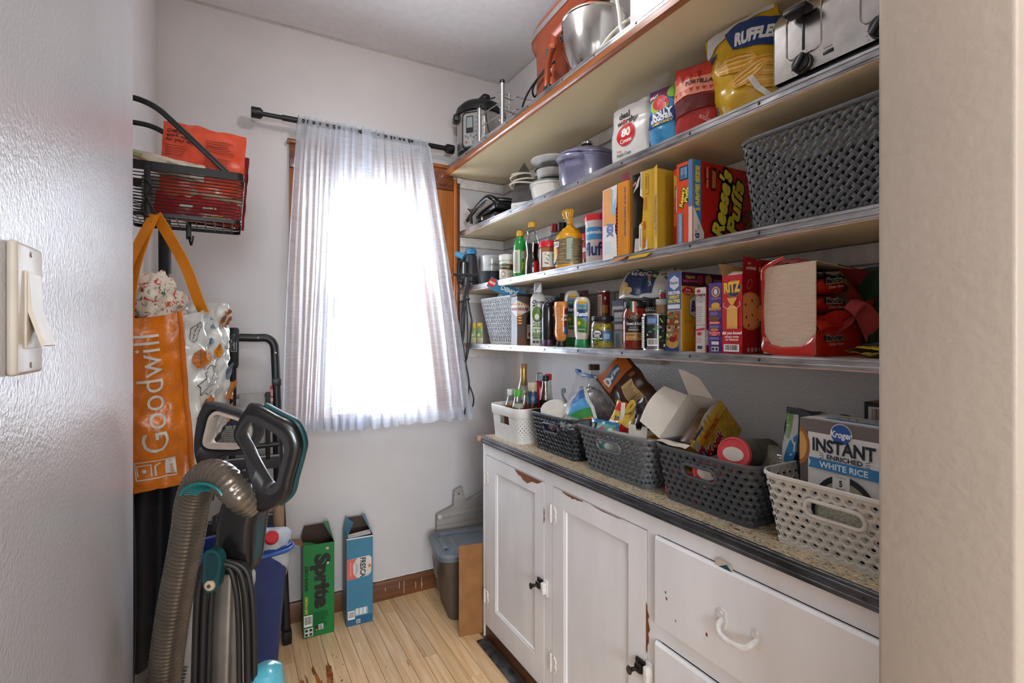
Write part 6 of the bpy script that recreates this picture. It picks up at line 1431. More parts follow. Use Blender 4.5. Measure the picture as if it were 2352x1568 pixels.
# yellow packets and a green bag at the jamb end
for k,(y,x,c,w_,lab) in enumerate(((.552,1.115,'#a8902c',.10,'yellow noodle packet lying flat beside the torn red multipack'),(.470,1.10,'#b39a30',.09,'yellow noodle packet lying flat against the jamb end'))):
    t=thing('noodle_packet',lab,'noodle pack',(x,y,Z4+.016),0,'yellow packets at the end of the lowest shelf',rot=(R_(-84),0,R_(RZ-20+30*k)))
    mp=pouch(t,w_,.10,.030,M(c,.22,coat=.4,vary=.15),60+k,crinkle=.005,base=.3,freq=20);p=Pr(mp,.009,base=.002);p.rect(-.035,.012,.03,.03,'#2a2c34');p.ell(.01,.07,.018,.012,'#c9b88a');p.build('printed_face',t)
t=thing('cheese_snack_bag','dark green bag with orange puffs at the back of the shelf end','snack bag',(1.265,.575,Z4),RZ-10);mp=pouch(t,.16,.20,.06,M('#1d3a24',.3,coat=.2),66,crinkle=.005,base=.7,top=.3);p=Pr(mp,.01,base=.002)
for k in range(7):p.ell(.02+.02*math.sin(k*2),.05+k*.016,.016,.009,'#b06a2c',10,k*50)
p.build('printed_face',t)
# ================================================================== COUNTER: five baskets and their contents
# white basket with round holes
t=thing('white_basket','small white plastic basket with round holes holding bottles','basket',(.990,1.866,ZK),RZ)
m_wb=M('#d6d2cc',.38,vary=.03)
W_,D_,H_,r_,tp=.250,.205,.142,.030,.014
per,tot=rr_perim(W_/2-tp/2,D_/2-tp/2,r_)
def SB(s,z,off=.0):
    x,y,nx,ny=per(s);g=tp*(z/H_-.5);return Vector((x+nx*(g+off),y+ny*(g+off)+D_/2,z))
ncol=92;zr0,zr1=.006,.104;nrow=11;b=MB();cs=tot/ncol;rs=(zr1-zr0)/nrow;sf=W_/2-tp/2-r_
for i in range(ncol):
    for j in range(nrow):
        s0=i*cs;z0=zr0+j*rs;sc=s0+cs/2;zc=z0+rs/2
        if abs(((sc-sf+tot/2) % tot)-tot/2)<.040 and .072<zc<.104:continue     # grip opening in the front
        hr=.0
        if (i+j) % 2==0:hr=.0012+.0024*math.exp(-((zc-.055)/.026) ** 2)*(.55+.45*math.exp(-((((sc-sf+tot/2) % tot)-tot/2)/.05) ** 2))
        q=[(s0,z0),(s0+cs,z0),(s0+cs,z0+rs),(s0,z0+rs)]
        if hr==0 or j in (0,):b.add([SB(*a) for a in q],[(0,1,2,3)]);continue
        ou=[];inn=[]
        for k in range(8):
            a=R_(k*45+22.5-180+22.5);ca,sa=math.cos(a),math.sin(a);m_=max(abs(ca),abs(sa));ou.append((sc+ca/m_*cs/2,zc+sa/m_*rs/2));inn.append((sc+ca*hr,zc+sa*hr))
        V=[SB(*a) for a in ou]+[SB(*a) for a in inn]+[SB(a[0],a[1],-.0018) for a in inn]
        b.add(V,[(k,(k+1) % 8,8+(k+1) % 8,8+k) for k in range(8)]+[(8+k,8+(k+1) % 8,16+(k+1) % 8,16+k) for k in range(8)])
b.build('perforated_wall',m_wb,t,50)
ns=60;b=MB()
pts=[(.0,.102),(.0035,.103),(.0045,.106),(.0045,.138),(.003,.142),(-.001,.142),(-.002,.138),(-.002,.102)]
b.grid(lambda u,v:SB(tot*u,pts[int(round(v*7))][1],pts[int(round(v*7))][0]),ns,7,closed_u=True);b.build('rim_band',m_wb,t,50)
b=MB();b.add([SB(tot*i/ns,.004) for i in range(ns)],[tuple(range(ns))]);b.grid(lambda u,v:SB(tot*u,v*.007,.0004),ns,1,closed_u=True);b.build('base',m_wb,t)
# bottles inside
def bottle(name,lab,x,y,h,r,neck,liquid,level,capc,caph,glassc='#f0f2ee',shoulder=.62,tint=None):
    prof=[(.0,.0),(r*.94,.0),(r,.004),(r,h*shoulder*.75),(r*.86,h*shoulder),(neck*1.15,h*(shoulder+.2)),(neck,h-caph+.003),(0,h-caph+.003)]
    t,p=vessel(name,lab,prof,(x,y,ZK+.006),clear(glassc),'bottle',part='glass',group='bottles in the white basket')
    if liquid:
        lp=[(.0,.003),(r*.9,.003),(r*.95,.006)]+[(q*.94,z) for q,z in prof[3:] if z<level*h]+[(0,level*h)]
        lp.insert(-1,(max(neck*.8,r*.94-max(0,level-shoulder)*r*2.2),level*h));b=MB();b.lathe(lp,26);b.build('liquid',M(liquid,.08,coat=.5),t)
    cap(t,[(neck+.002,h-caph),(neck+.0026,h-caph+.002),(neck+.0026,h-.002),(neck+.001,h),(0,h)],M(capc,.4),ridges=22)
    return t,p
bottle('vinegar_bottle','amber liquid bottle with frosted white cap in the white basket',1.050,1.905,.200,.030,.012,'#8a4a12',.66,'#c9cdc6',.026)
bottle('vinegar_bottle','amber liquid bottle with bright green cap in the white basket',1.046,1.835,.204,.030,.014,'#9a7a3c',.55,'#4a9c2c',.028)
t,p=bottle('liqueur_bottle','tall clear bottle with gold neck and wooden stopper in the white basket',1.125,1.925,.303,.034,.0125,None,0,'#9a6a44',.018,shoulder=.60);p.build('label',t)
b=MB();b.lathe([(.0145,.21),(.0148,.212),(.0140,.284),(.0138,.286)],20);b.build('foil_neck',M('#a8884a',.35,.6),t)
bottle('honey_bottle','reddish bottle with tan cap between the green and navy bottles',1.118,1.875,.193,.028,.016,'#8a2c14',.75,'#8a7a62',.018)
bottle('sauce_bottle','short bottle with grey cap low in the white basket',1.030,1.800,.150,.024,.017,'#6a3a1c',.7,'#9a9a8c',.016)
t,p=bottle('hot_sauce_bottle','brown sauce bottle with navy neck label and clear cap',1.092,1.795,.235,.024,.015,'#5a1c10',.72,'#b9a890',.036,shoulder=.7);p.rect(-.03,.150,.03,.197,'#22405c');p.ell(.002,.170,.008,.009,'#b9c4cc',16);p.ell(.002,.170,.0072,.008,'#22405c',16);p.text('MILL',.002,.170,.006,'#b9c4cc');p.build('label',t)
t,p=vessel('ketchup_bottle','red squeeze bottle with clear pointed cap at the back of the white basket',[(0,0),(.027,0),(.029,.004),(.029,.16),(.024,.20),(.020,.228),(.016,.232),(0,.232)],(1.172,1.868,ZK+.006),M('#a80f1c',.25,coat=.3),'bottle',group='bottles in the white basket');cap(t,[(.018,.232),(.016,.262),(.010,.268),(0,.268)],clear('#e8ecee'),'cap')
bottle('soy_sauce_bottle','dark sauce bottle with black cap nearest the black basket',1.146,1.782,.262,.028,.013,'#1c0f0c',.62,'#1d1d20',.022,shoulder=.62)
bottle('pepper_sauce_bottle','bottle with bright red cap behind the soy sauce',1.182,1.815,.265,.022,.012,'#3a1410',.6,'#c01c20',.024,shoulder=.6)
t,p=bottle('cork_bottle','clear bottle with brown cap standing behind the black basket',1.300,1.655,.310,.036,.020,None,0,'#5c3c2a',.022);p.build('label',t)

GB='patterned plastic baskets along the counter'
basket('lattice_basket','charcoal lattice basket second from the window',.300,.225,.148,(1.012,1.552,ZK),M('#2e3237',.36,vary=.05),'Y',.0215,taper=.026,r=.030,handle=(.036,.098,.013),group=GB,strip=.34)
basket('lattice_basket','mid grey lattice basket in the middle of the counter row',.342,.235,.150,(.990,1.206,ZK),M('#5f6266',.36,vary=.05),'Y',.0215,taper=.036,r=.035,handle=(.040,.100,.013),group=GB,strip=.34)
basket('lattice_basket','dark grey lattice basket holding round snack tubes',.315,.240,.148,(.998,.872,ZK),M('#4a4d51',.36,vary=.05),'Y',.0215,taper=.028,r=.035,handle=(.038,.098,.013),group=GB,strip=.34)
basket('lattice_basket','off-white lattice basket at the jamb end holding rice',.320,.240,.150,(.992,.548,ZK),M('#cdc8c0',.36,vary=.03),'Y',.0215,taper=.028,r=.035,handle=(.042,.098,.013),group=GB,strip=.34)

# --- charcoal basket contents
t,p=vessel('shortening_tub','blue shortening tub with white lid tipped in the charcoal basket',[(0,0),(.046,0),(.048,.004),(.052,.115),(0,.115)],(1.115,1.640,ZK+.058),M('#24508c',.3,coat=.2),'tub');t.rotation_euler=(R_(24),R_(-26),0)
p.ell(-.006,.075,.034,.020,'#b81c28',24);p.ell(-.006,.075,.032,.018,'#d8d6d2',24);p.text('Crisco',-.006,.075,.016,'#b81c28',bold=.04);p.rect(-.05,.10,.05,.112,'#c9c6c0');p.build('label',t)
cap(t,[(.0535,.113),(.0545,.115),(.0545,.124),(.052,.126),(.050,.1235),(0,.1235)],M('#cbc6bb',.4),'lid',0,36)
t=thing('sugar_bag','white sugar bag with blue green and orange stripes and a grey clip','sugar bag',(1.095,1.440,ZK+.092),0,rot=(R_(-22),R_(-38),R_(RZ+22)))
mp=pouch(t,.135,.160,.085,M('#d2d2d0',.25,coat=.3,vary=.04),71,crinkle=.007,base=.5,freq=14);p=Pr(mp,.008,base=.003)
p.poly([(.005,.0),(.062,.0),(.062,.03),(-.005,.035)],'#c8681c');p.poly([(-.005,.035),(.062,.03),(.062,.065),(-.012,.068)],'#2c7a34');p.poly([(-.012,.068),(.062,.065),(.062,.11),(-.02,.10)],'#3f86b4');p.poly([(.0,.105),(.062,.11),(.062,.155),(.03,.15)],'#1f4f8c');p.ell(-.03,.085,.030,.018,'#c2bca8',18,20);p.lines(-.05,.075,-.012,.095,4,'#7a7a7a');p.build('printed_face',t)
b=MB();b.tube(bez([(-.03,-.01,.150),(-.035,-.012,.18),(-.028,-.012,.205),(-.018,-.012,.20),(-.020,-.012,.188)],5),.006,8,sx=.6);b.build('clip',M('#54585c',.4),t)
t=thing('zip_bag','large clear zip bag with blue slider seal full of packets','plastic bag',(1.185,1.535,ZK+.07),0,rot=(R_(-6),R_(7),R_(RZ-3)))
mp=pouch(t,.315,.215,.11,film('#dfe4e8',.13,.08),74,crinkle=.006,base=.6,freq=9,wf=lambda v:1-.06*v)
b=MB();b.tube([mp(-.148+.296*i/20,.205-.004*math.sin(i*.5),.0) for i in range(21)],.006,8,sx=.45);b.build('zip_seal',M('#1f5f9c',.35),t)
b=MB();b.rbox(-.15,-.008,.202,-.125,.008,.216,.003);b.build('slider',M('#1f5f9c',.35),t)
crumple(t,'inner_packet',M('#8a7a70',.25,coat=.3,vary=.4,vscale=25),.10,.03,.06,(-.02,.0,.11),5,n=36,amp=.16,fr=2.0)
crumple(t,'inner_packet',M('#5a4434',.3,vary=.3),.05,.025,.04,(.09,.0,.09),9,n=26,amp=.3,fr=3)
t=thing('wrap_bundle','small crumpled clear wrap at the front of the charcoal basket','plastic bag',(1.045,1.46,ZK+.118));crumple(t,'crumpled_film',film('#cfd6de',.30,.1),.035,.055,.026,(0,0,.008),13,n=34,amp=.2,fr=2.4)
t=thing('spice_packet','dark packet showing through the charcoal basket grip','packet',(1.06,1.56,ZK+.006),RZ);b=MB();b.rbox(-.10,0,0,.06,.03,.10,.008);b.build('packet',M('#2a3348',.3,coat=.3,vary=.5,vscale=40),t);p=Pr(plane_map((0,0,0),(1,0,0),(0,0,1)),base=.001);p.ell(.01,.085,.018,.01,'#c9ccd2');p.ell(-.03,.09,.03,.006,'#8a8684',12,-20);p.build('printed_face',t)

# --- grey basket contents
t=thing('snack_pouch','blue pouch with green and red fruit print at the basket front','pouch',(1.044,1.292,ZK+.012),0,rot=(R_(-6),0,R_(RZ+2)))
mp=pouch(t,.130,.150,.04,M('#2f6f9c',.22,coat=.4),81,crinkle=.003,base=.6,top=.2);p=Pr(mp,.008,base=.002)
p.poly([(-.060,.06),(-.030,.06),(-.028,.138),(-.058,.140)],'#1a2430');p.poly([(-.030,.05),(.055,.05),(.058,.142),(-.028,.140)],'#4f8f7c');p.text('RECIPES',-.044,.115,.012,'#d8dcd8',rot=90,bold=.04,maxw=.04);p.text('Grains',-.022,.113,.010,'#d2e4da',rot=90);p.ell(.005,.112,.015,.022,'#a8202c',18,15);p.ell(.010,.090,.010,.012,'#d29a8c',14);p.ell(.040,.115,.012,.018,'#c2d6cc',14);p.ell(.045,.075,.016,.012,'#c9cfc6',14);p.poly([(-.02,.01),(.055,.01),(.055,.05),(-.025,.05)],'#8a6a4a')
for k in range(10):p.ell(-.012+k*.0066,.028+.008*math.sin(k*2.3),.007,.006,('#6a4a30','#5a7a3c','#a3603c')[k % 3],9)
p.build('printed_face',t)
t=thing('snack_pouch','plain blue pouch edge behind the fruit print pouch','pouch',(1.070,1.255,ZK+.012),0,rot=(R_(-6),0,R_(RZ+4)));pouch(t,.10,.125,.03,M('#24588a',.25,coat=.3),83,crinkle=.003,base=.6,top=.3)
t=thing('corn_chip_bag','small yellow and red corn chip bag closed with a yellow clip','snack bag',(1.080,1.260,ZK+.075),0,rot=(R_(-8),R_(8),R_(RZ+12)))
mp=pouch(t,.105,.150,.05,M('#c9a63c',.25,coat=.4),85,crinkle=.006,base=.6,freq=15,wf=lambda v:1-.6*max(0,v-.35));p=Pr(mp,.008,base=.003)
p.poly([(-.03,.12),(.03,.12),(.02,.15),(-.02,.15)],'#b81c1c');p.text('lo',-.012,.098,.016,'#2a2016',bold=.06,rot=20);p.poly([(-.040,.04),(-.010,.04),(-.004,.085),(-.032,.088)],'#d2ccc0');p.text('L',-.020,.072,.011,'#2a2016',bold=.03,rot=-40);p.text('GE',-.014,.056,.011,'#2a2016',bold=.03,rot=-40);p.poly([(.008,.02),(.05,.02),(.044,.075),(.016,.085)],'#a81418');p.build('printed_face',t)
b=MB();b.tube(bez([(.005,-.012,.095),(.006,-.016,.12),(.0,-.014,.148)],5),.008,8,sx=.5);b.build('clip_jaw',M('#d8cfc0',.35),t)
b=MB();b.tube(bez([(.012,-.012,.12),(.030,-.014,.130),(.042,-.014,.150),(.034,-.014,.160),(.024,-.014,.148),(.016,-.013,.125)],6),.006,8,sx=.6);b.build('clip',M('#c4a23c',.35),t)
# brown cookie bag leaning back against the wall
t=thing('cookie_bag','tall brown and orange cookie bag leaning back over the basket','snack bag',(1.205,1.185,ZK+.125),0,rot=(R_(-8),R_(-44),R_(RZ+26)))
mp=pouch(t,.145,.290,.055,M('#3a2013',.28,coat=.35,vary=.1),91,crinkle=.006,base=.6,freq=10,nx=30,ny=40);p=Pr(mp,.009,base=.003)
p.poly([(-.064,.215),(.064,.225),(.064,.293),(-.064,.293)],'#9c4f14');p.poly([(-.040,.232),(.026,.240),(.030,.268),(-.034,.268)],'#1f5672');p.text('Delicious',-.003,.253,.016,'#d2d8da',bold=.03,rot=6,maxw=.06);p.text('D',-.036,.248,.03,'#d2d8da',bold=.02,rot=6)
p.poly([(-.064,.0),(-.030,.0),(-.028,.15),(-.064,.19)],'#8c4a1c');p.poly([(-.012,.075),(.038,.075),(.038,.195),(-.012,.200)],'#b89a62');p.lines(-.009,.08,.034,.190,16,'#5c4a2c',.35);p.line([(-.012,.14),(.038,.138)],.0015,'#3a2a18')
for k in range(6):p.text('',0,0,.01,'#fff') if False else p.line([(-.010+k*.010,.012),(-.008+k*.010,.066)],.0028,'#a89a8c')
p.ell(-.045,.155,.014,.020,'#b08a5c',16);p.ell(-.048,.09,.010,.022,'#a8602c',16);p.ell(.048,.205,.012,.008,'#7a3c1c',12);p.build('printed_face',t)
t=thing('chocolate_bag','dark maroon chocolate bag standing behind the yellow corn chips','snack bag',(1.135,1.205,ZK+.03),0,rot=(R_(-8),R_(-22),R_(RZ)));mp=pouch(t,.13,.20,.05,M('#2c1418',.25,coat=.4,vary=.3,vscale=20),93,crinkle=.006,base=.6,freq=14);p=Pr(mp,.009,base=.003)
p.poly([(-.064,.15),(-.03,.196),(-.045,.197),(-.064,.17)],'#b8543c');p.line([(-.05,.185),(-.02,.12),(.02,.08),(.05,.05)],.008,'#b08a84');p.line([(.0,.06),(.05,.10)],.006,'#7a1c4a');p.ell(.0,.15,.02,.01,'#8a6a58');p.build('printed_face',t)
t,F,Rr,T,L=carton('snack_carton','open white carton with printed nutrition panel at the front of the grey basket',.125,.085,.135,(1.045,1.165,ZK+.008),('#cdc8c0','#b98a24','#c9c2b6','#cdc8c0'),closed=False,inner='#b9b2a6',rot=(0,0,R_(RZ+14)))
F.text('Nutrition Facts',-.034,.122,.008,'#2a2826',bold=.04,w=.05);F.lines(-.058,.07,-.012,.114,7,'#6a6662',.3);F.ell(.012,.108,.007,.009,'#c9982c',12);done(t,F)
b=MB();quadpanel(b,[(.0,-.001,.128),(.0625,-.001,.128),(.0625,.004,.160),(.045,.004,.161),(.040,.003,.148),(.025,.003,.148),(.022,.004,.162),(.0,.004,.163)]);b.build('raised_flap',M('#c9c3ba',.55),t)
b=MB();quadpanel(b,[(.010,-.006,.112),(.105,-.012,.118),(.110,.004,.130),(.016,.008,.128)]);b.build('lying_flap',M('#a8967c',.6),t)
b=MB();b.rbox(.055,.05,.0,.066,.08,.175,.001);b.build('side_tab',M('#b98a1c',.5),t)

# --- dark grey basket contents
t=thing('gingerbread_box','yellow big pack box tipped open with white inside','box',(1.137,.988,ZK+.060),0,rot=(R_(45),R_(0),R_(RZ)))
m_yb=M('#bd9428',.42,vary=.14,vscale=60);m_wi=M('#cdc4b8',.6,vary=.03)
W5,D5,H5=.056,.160,.128
b=MB();e=.0008
b.box(-W5,0,0,W5,e,H5,[1,1,0,1,1,1]);b.box(W5-e,0,0,W5,D5,H5,[1,1,1,1,1,0]);b.box(-W5,D5-e,0,W5,D5,H5,[1,1,1,0,1,1]);b.box(-W5,0,0,-W5+e,D5,H5,[1,1,1,1,0,1]);b.box(-W5,0,0,W5,D5,e,0);b.build('carton_body',[m_yb,m_wi],t,0)
b=MB();b.grid(lambda u,v:(-W5-v*.055-.010*v*v,u*D5*(1-.15*v)+.02*v,H5-.001+v*.035+.014*math.sin(u*3.1)*v),10,8);b.build('open_flap',m_wi,t,60)
b=MB();b.grid(lambda u,v:(-W5+.004+u*.085*(1-.35*v),D5+.025*v,H5+v*.085-.03*u*v+.004*math.sin(u*4)),10,8);b.build('open_flap',m_wi,t,60)
b=MB();b.grid(lambda u,v:(-W5+.01+u*.10,-.018*v+.002*math.sin(u*9),H5-.001+.016*v*(1-.5*u)),10,4);b.build('torn_flap',m_wi,t,60)
b=MB();b.grid(lambda u,v:(W5+.004*v,.02+u*(D5-.02),H5-.001+.022*v*math.sin(u*3.1)),8,4);b.build('torn_flap',m_wi,t,60)
b=MB();b.rbox(-.02,.02,.004,W5-.006,D5-.012,H5-.028,.008,2);b.build('inner_bag',M('#5c3c28',.2,coat=.5,vary=.2),t)
Rr=Pr(plane_map((W5,0,0),(0,1,0),(0,0,1)));Rr.rect(0,.112,D5,H5,'#c4a23c')
for k in range(18):Rr.ell(.008+(k % 6)*.017,.118+(k // 6)*.010,.004,.004,'#a87e1c',10)
Rr.rect(.016,.128,.060,.136,'#2c3568');Rr.text('BIG PACK',.082,.104,.012,'#a83a1c',bold=.05,rot=0);Rr.line([(0,.096),(D5,.096)],.0016,'#8c2a1c');Rr.text('Koek',.060,.066,.026,'#d8c9b8',bold=.10,rot=0,shear=.2);Rr.text('Koek',.060,.066,.025,'#9c1420',bold=.04,rot=0,shear=.2);Rr.ell(.040,.035,.026,.022,'#3a2214',16);Rr.rect(.0,.0,.024,.10,'#8c1418');Rr.rect(.006,.068,.020,.088,'#22306c');Rr.text('TRAY',.013,.078,.006,'#d8d6d0',rot=90);Rr.rect(.0,.10,.020,.125,'#85746a');Rr.build('printed_face',t)
F=Pr(plane_map((0,0,0),(1,0,0),(0,0,1)));F.line([(-W5,.112),(W5,.112)],.0016,'#8c2a1c');F.rect(-.036,.085,-.022,.118,'#22306c');F.rect(-.044,.085,-.037,.118,'#c8741c');F.ell(.02,.07,.03,.03,'#6a5a2c',16);F.ell(-.01,.05,.022,.022,'#8c6a24',16);F.build('printed_face',t)
for k,(lab,loc,az,el) in enumerate((('snack tube with red lid propped on the basket rim',(1.036,.796,ZK+.158),12,-8),('snack tube with red lid lying lower behind the basket wall',(1.030,.868,ZK+.096),8,0))):
    t=thing('snack_tube',lab,'snack tube',loc,0,'round snack tubes in the dark grey basket',rot=(0,0,R_(az)))
    # tube axis is local -x towards the camera; lid at x = 0
    T0=Matrix.Rotation(R_(-el),4,'Y') @ Matrix.Rotation(R_(90),4,'Y')
    L_=.185 if k==0 else .15
    b=MB();b.lathe([(.0365,.006),(.0365,L_),(.0375,L_+.002),(.034,L_+.003),(0,L_+.002)],36,cap=(False,False));b.xf(T0);b.build('tube',M('#4c4a3e',.35,coat=.1,vary=.35,vscale=45,stretch=(1,1,.3)),t)
    b=MB();b.lathe([(0,.0),(.034,.0),(.0355,-.002),(.0385,-.001),(.0395,.004),(.0395,.010),(.0375,.012)],40,cap=(False,False));b.xf(T0);b.build('lid',M('#c8454a',.3,vary=.03),t)
    b=MB();b.lathe([(.0366,.03),(.0368,.05),(.0368,.10),(.0366,.16)],36,cap=(False,False),a0=PI*1.9,a1=PI*2.55);b.xf(T0);b.build('label_panel',M('#8c1c22',.35),t)
    p=Pr(lambda s,tt,off:T0 @ Vector((tt*1.0,s,-off)),base=.0008);p.ell(0,.0,.025,.0165,'#d2c9bc',30);p.rect(-.006,.0255,.006,.0268,'#7c3034');p.build('lid_print',t)
t=thing('cracker_sleeve','clear bag of brown crackers at the back of the dark grey basket','snack bag',(1.17,.80,ZK+.05),RZ-5);b=MB();b.rbox(-.10,0,0,.10,.05,.085,.012,2);b.build('crackers',M('#4a3626',.5,vary=.3,vscale=50),t);mp=pouch(t,.23,.115,.10,film('#cfc4b4',.25,.06),95,crinkle=.005,base=.5)
t=thing('snack_box','red box lying low in the dark grey basket','box',(1.03,.935,ZK+.012),0,rot=(0,0,R_(RZ)));b=MB();b.rbox(-.07,0,0,.04,.05,.07,.001);b.build('carton_body',M('#9c2018',.4,vary=.3,vscale=40),t);b=MB();b.rbox(-.07,.002,.0705,.04,.048,.0715,.0004);b.build('top_flap',M('#7a5a2c',.5),t)

# --- off-white basket contents
t,F,Rr,T,L=carton('rice_box','large instant white rice box standing in the off-white basket',.166,.105,.258,(1.052,.565,ZK+.006),('#5e5350','#5e5350','#c9c6c2','#55504c'),rot=(0,0,R_(RZ-3)))
F.rect(-.080,.010,.1025,.232,'#cfccc8');F.poly([(-.1025,.232),(.1025,.232),(.1025,.258),(-.1025,.258)],'#655c58');F.ell(-.103,.20,.028,.040,'#8a5a2c',24);F.ell(-.103,.20,.020,.030,'#c08a4a',24);F.poly([(-.135,.15),(-.1026,.15),(-.1026,.25),(-.135,.25)],'#5e5350')
F.it=[i for i in F.it if max(v[0] for v in i[0])>-.1025]
F.it=[([(max(-.1024,a),c) for a,c in V],fc,mi,ly) for (V,fc,mi,ly) in F.it]
F.ell(.004,.236,.026,.021,'#d6d6d6',30);F.ell(.004,.236,.0245,.0195,'#1f4a8c',30);F.text('Kroger',.004,.236,.013,'#dfe2e6',bold=.03,shear=.2)
F.text('INSTANT',.008,.209,.026,'#1f2632',bold=.035,w=.150);F.text('ENRICHED',.012,.1875,.009,'#1f2632',bold=.03,w=.085)
for q in (-1,1):
    for k in (-1,0,1):F.line([(.012+q*.050,.1875+k*.003),(.012+q*(.060),.1875+k*.006)],.0012,'#1f2632')
F.poly([(-.076,.160),(.098,.160),(.092,.170),(.098,.181),(-.076,.181),(-.070,.170)],'#2f6f9c');F.text('WHITE RICE',.010,.1705,.012,'#d8dde0',bold=.02,w=.115)
F.ell(.014,.074,.082,.082,'#23272c',48);F.ell(.014,.072,.072,.072,'#8f9078',44);F.ell(.014,.064,.066,.062,M('#c2c0ae',.8,vary=.2,vscale=300),40);F.rect(-.014,.122,.027,.157,'#cfccc8');F.text('COOKS IN',.006,.1525,.004,'#2a2e34',maxw=.024);F.text('5',.006,.141,.012,'#2a2e34',bold=.04);F.text('MINUTES',.006,.1295,.004,'#2a2e34',maxw=.024);F.poly([(-.036,.116),(-.030,.111),(.042,.111),(.048,.116),(.042,.122),(-.030,.122)],'#1f2632');F.text('MICROWAVABLE',.006,.1165,.005,'#c9ccd0',w=.07)
F.it=[([(a*.81,c) for a,c in V],fc,mi,ly) for (V,fc,mi,ly) in F.it]
T.rect(-.08,.004,.08,.10,'#c9c6c2');T.text('INSTANT',.01,.06,.02,'#1f2632',rot=180);T.rect(-.05,.028,.06,.045,'#2f6f9c');done(t,F,T)
t=thing('snack_bag','dark blue snack bag with white edge left of the rice box','snack bag',(1.150,.695,ZK+.01),0,rot=(R_(-5),R_(5),R_(RZ+18)));mp=pouch(t,.125,.255,.06,M('#13222e',.22,coat=.4,vary=.2),97,crinkle=.007,base=.6,freq=12);p=Pr(mp,.009,base=.003);p.poly([(-.062,.10),(-.040,.10),(-.030,.16),(-.035,.24),(-.062,.24)],'#b9bdb8');p.poly([(-.062,.11),(-.045,.10),(-.025,.16),(-.030,.20),(-.045,.18)],'#2f6f9c');p.poly([(-.062,.19),(-.050,.18),(-.045,.24),(-.062,.24)],'#6a8a4a');p.poly([(.0,.12),(.05,.12),(.05,.17),(.0,.17)],'#1f3f4c');p.build('printed_face',t)
t,F,Rr,T,L=carton('small_box','small dark box with a barcode behind the rice box',.11,.06,.286,(1.262,.570,ZK+.001),('#2a2c36','#2a2c36','#a87c2c','#2a2c36'))
F.barcode(-.046,.235,.05,.276,4);F.lines(-.04,.20,.04,.228,4,'#8a8c94');done(t,F)
# ================================================================== CURTAIN AND ROD
YR,ZR=2.430,2.250
t=thing('curtain_rod','black metal curtain rod above the window','curtain rod',(.54,YR,ZR))
b=MB();b.cyl((.10,YR,ZR),(.205,YR,ZR),.0095,16);b.cyl((.20,YR,ZR),(.985,YR,ZR),.0125,16);ws(b.build('rod',M('#121214',.4),t))
for (x0,x1) in ((.080,.118),(.965,1.003)):
    b=MB();b.tube([(x0,YR,ZR),(x0+.002,YR,ZR),(x1-.004,YR,ZR),(x1,YR,ZR)],.023,24,radii=[.022,.0235,.0235,.022] if x0<.5 else [.022,.0235,.0235,.022]);xc=x1 if x0<.5 else x0
    b.cyl((xc-.006,YR,ZR),(xc+.006,YR,ZR),.017,18);ws(b.build('end_cap',M('#121214',.4),t))
for x in (.30,.84):
    b=MB();b.rbox(x-.006,YR-.004,ZR-.02,x+.006,YB-.001,ZR-.013,.001);b.rbox(x-.012,YB-.004,ZR-.05,x+.012,YB,ZR+.02,.001);ws(b.build('bracket',M('#121214',.4),t))
def sheer():
    m=bpy.data.materials.new('mat_sheer_voile');m.use_nodes=True;n=m.node_tree.nodes;L=m.node_tree.links;n.clear()
    o=n.new('ShaderNodeOutputMaterial');mx=n.new('ShaderNodeMixShader');mx2=n.new('ShaderNodeMixShader');tr=n.new('ShaderNodeBsdfTransparent');tl=n.new('ShaderNodeBsdfTranslucent');df=n.new('ShaderNodeBsdfDiffuse')
    for q in (tl,df):q.inputs['Color'].default_value=(.83,.87,.93,1)
    tr.inputs[0].default_value=(.97,.97,1.0,1)
    tc=n.new('ShaderNodeTexCoord');mp=n.new('ShaderNodeMapping');mp.inputs['Scale'].default_value=(14,14,420);nz=n.new('ShaderNodeTexNoise');nz.inputs['Scale'].default_value=1.0;nz.inputs['Detail'].default_value=2
    mr=n.new('ShaderNodeMapRange');mr.inputs[1].default_value=.3;mr.inputs[2].default_value=.7;mr.inputs[3].default_value=.52;mr.inputs[4].default_value=.70
    L.new(tc.outputs['Object'],mp.inputs[0]);L.new(mp.outputs[0],nz.inputs['Vector']);L.new(nz.outputs['Fac'],mr.inputs[0])
    mx2.inputs[0].default_value=.55;L.new(df.outputs[0],mx2.inputs[1]);L.new(tl.outputs[0],mx2.inputs[2])
    L.new(mr.outputs[0],mx.inputs[0]);L.new(tr.outputs[0],mx.inputs[1]);L.new(mx2.outputs[0],mx.inputs[2]);L.new(mx.outputs[0],o.inputs[0])
    return m
m_sheer=sheer()
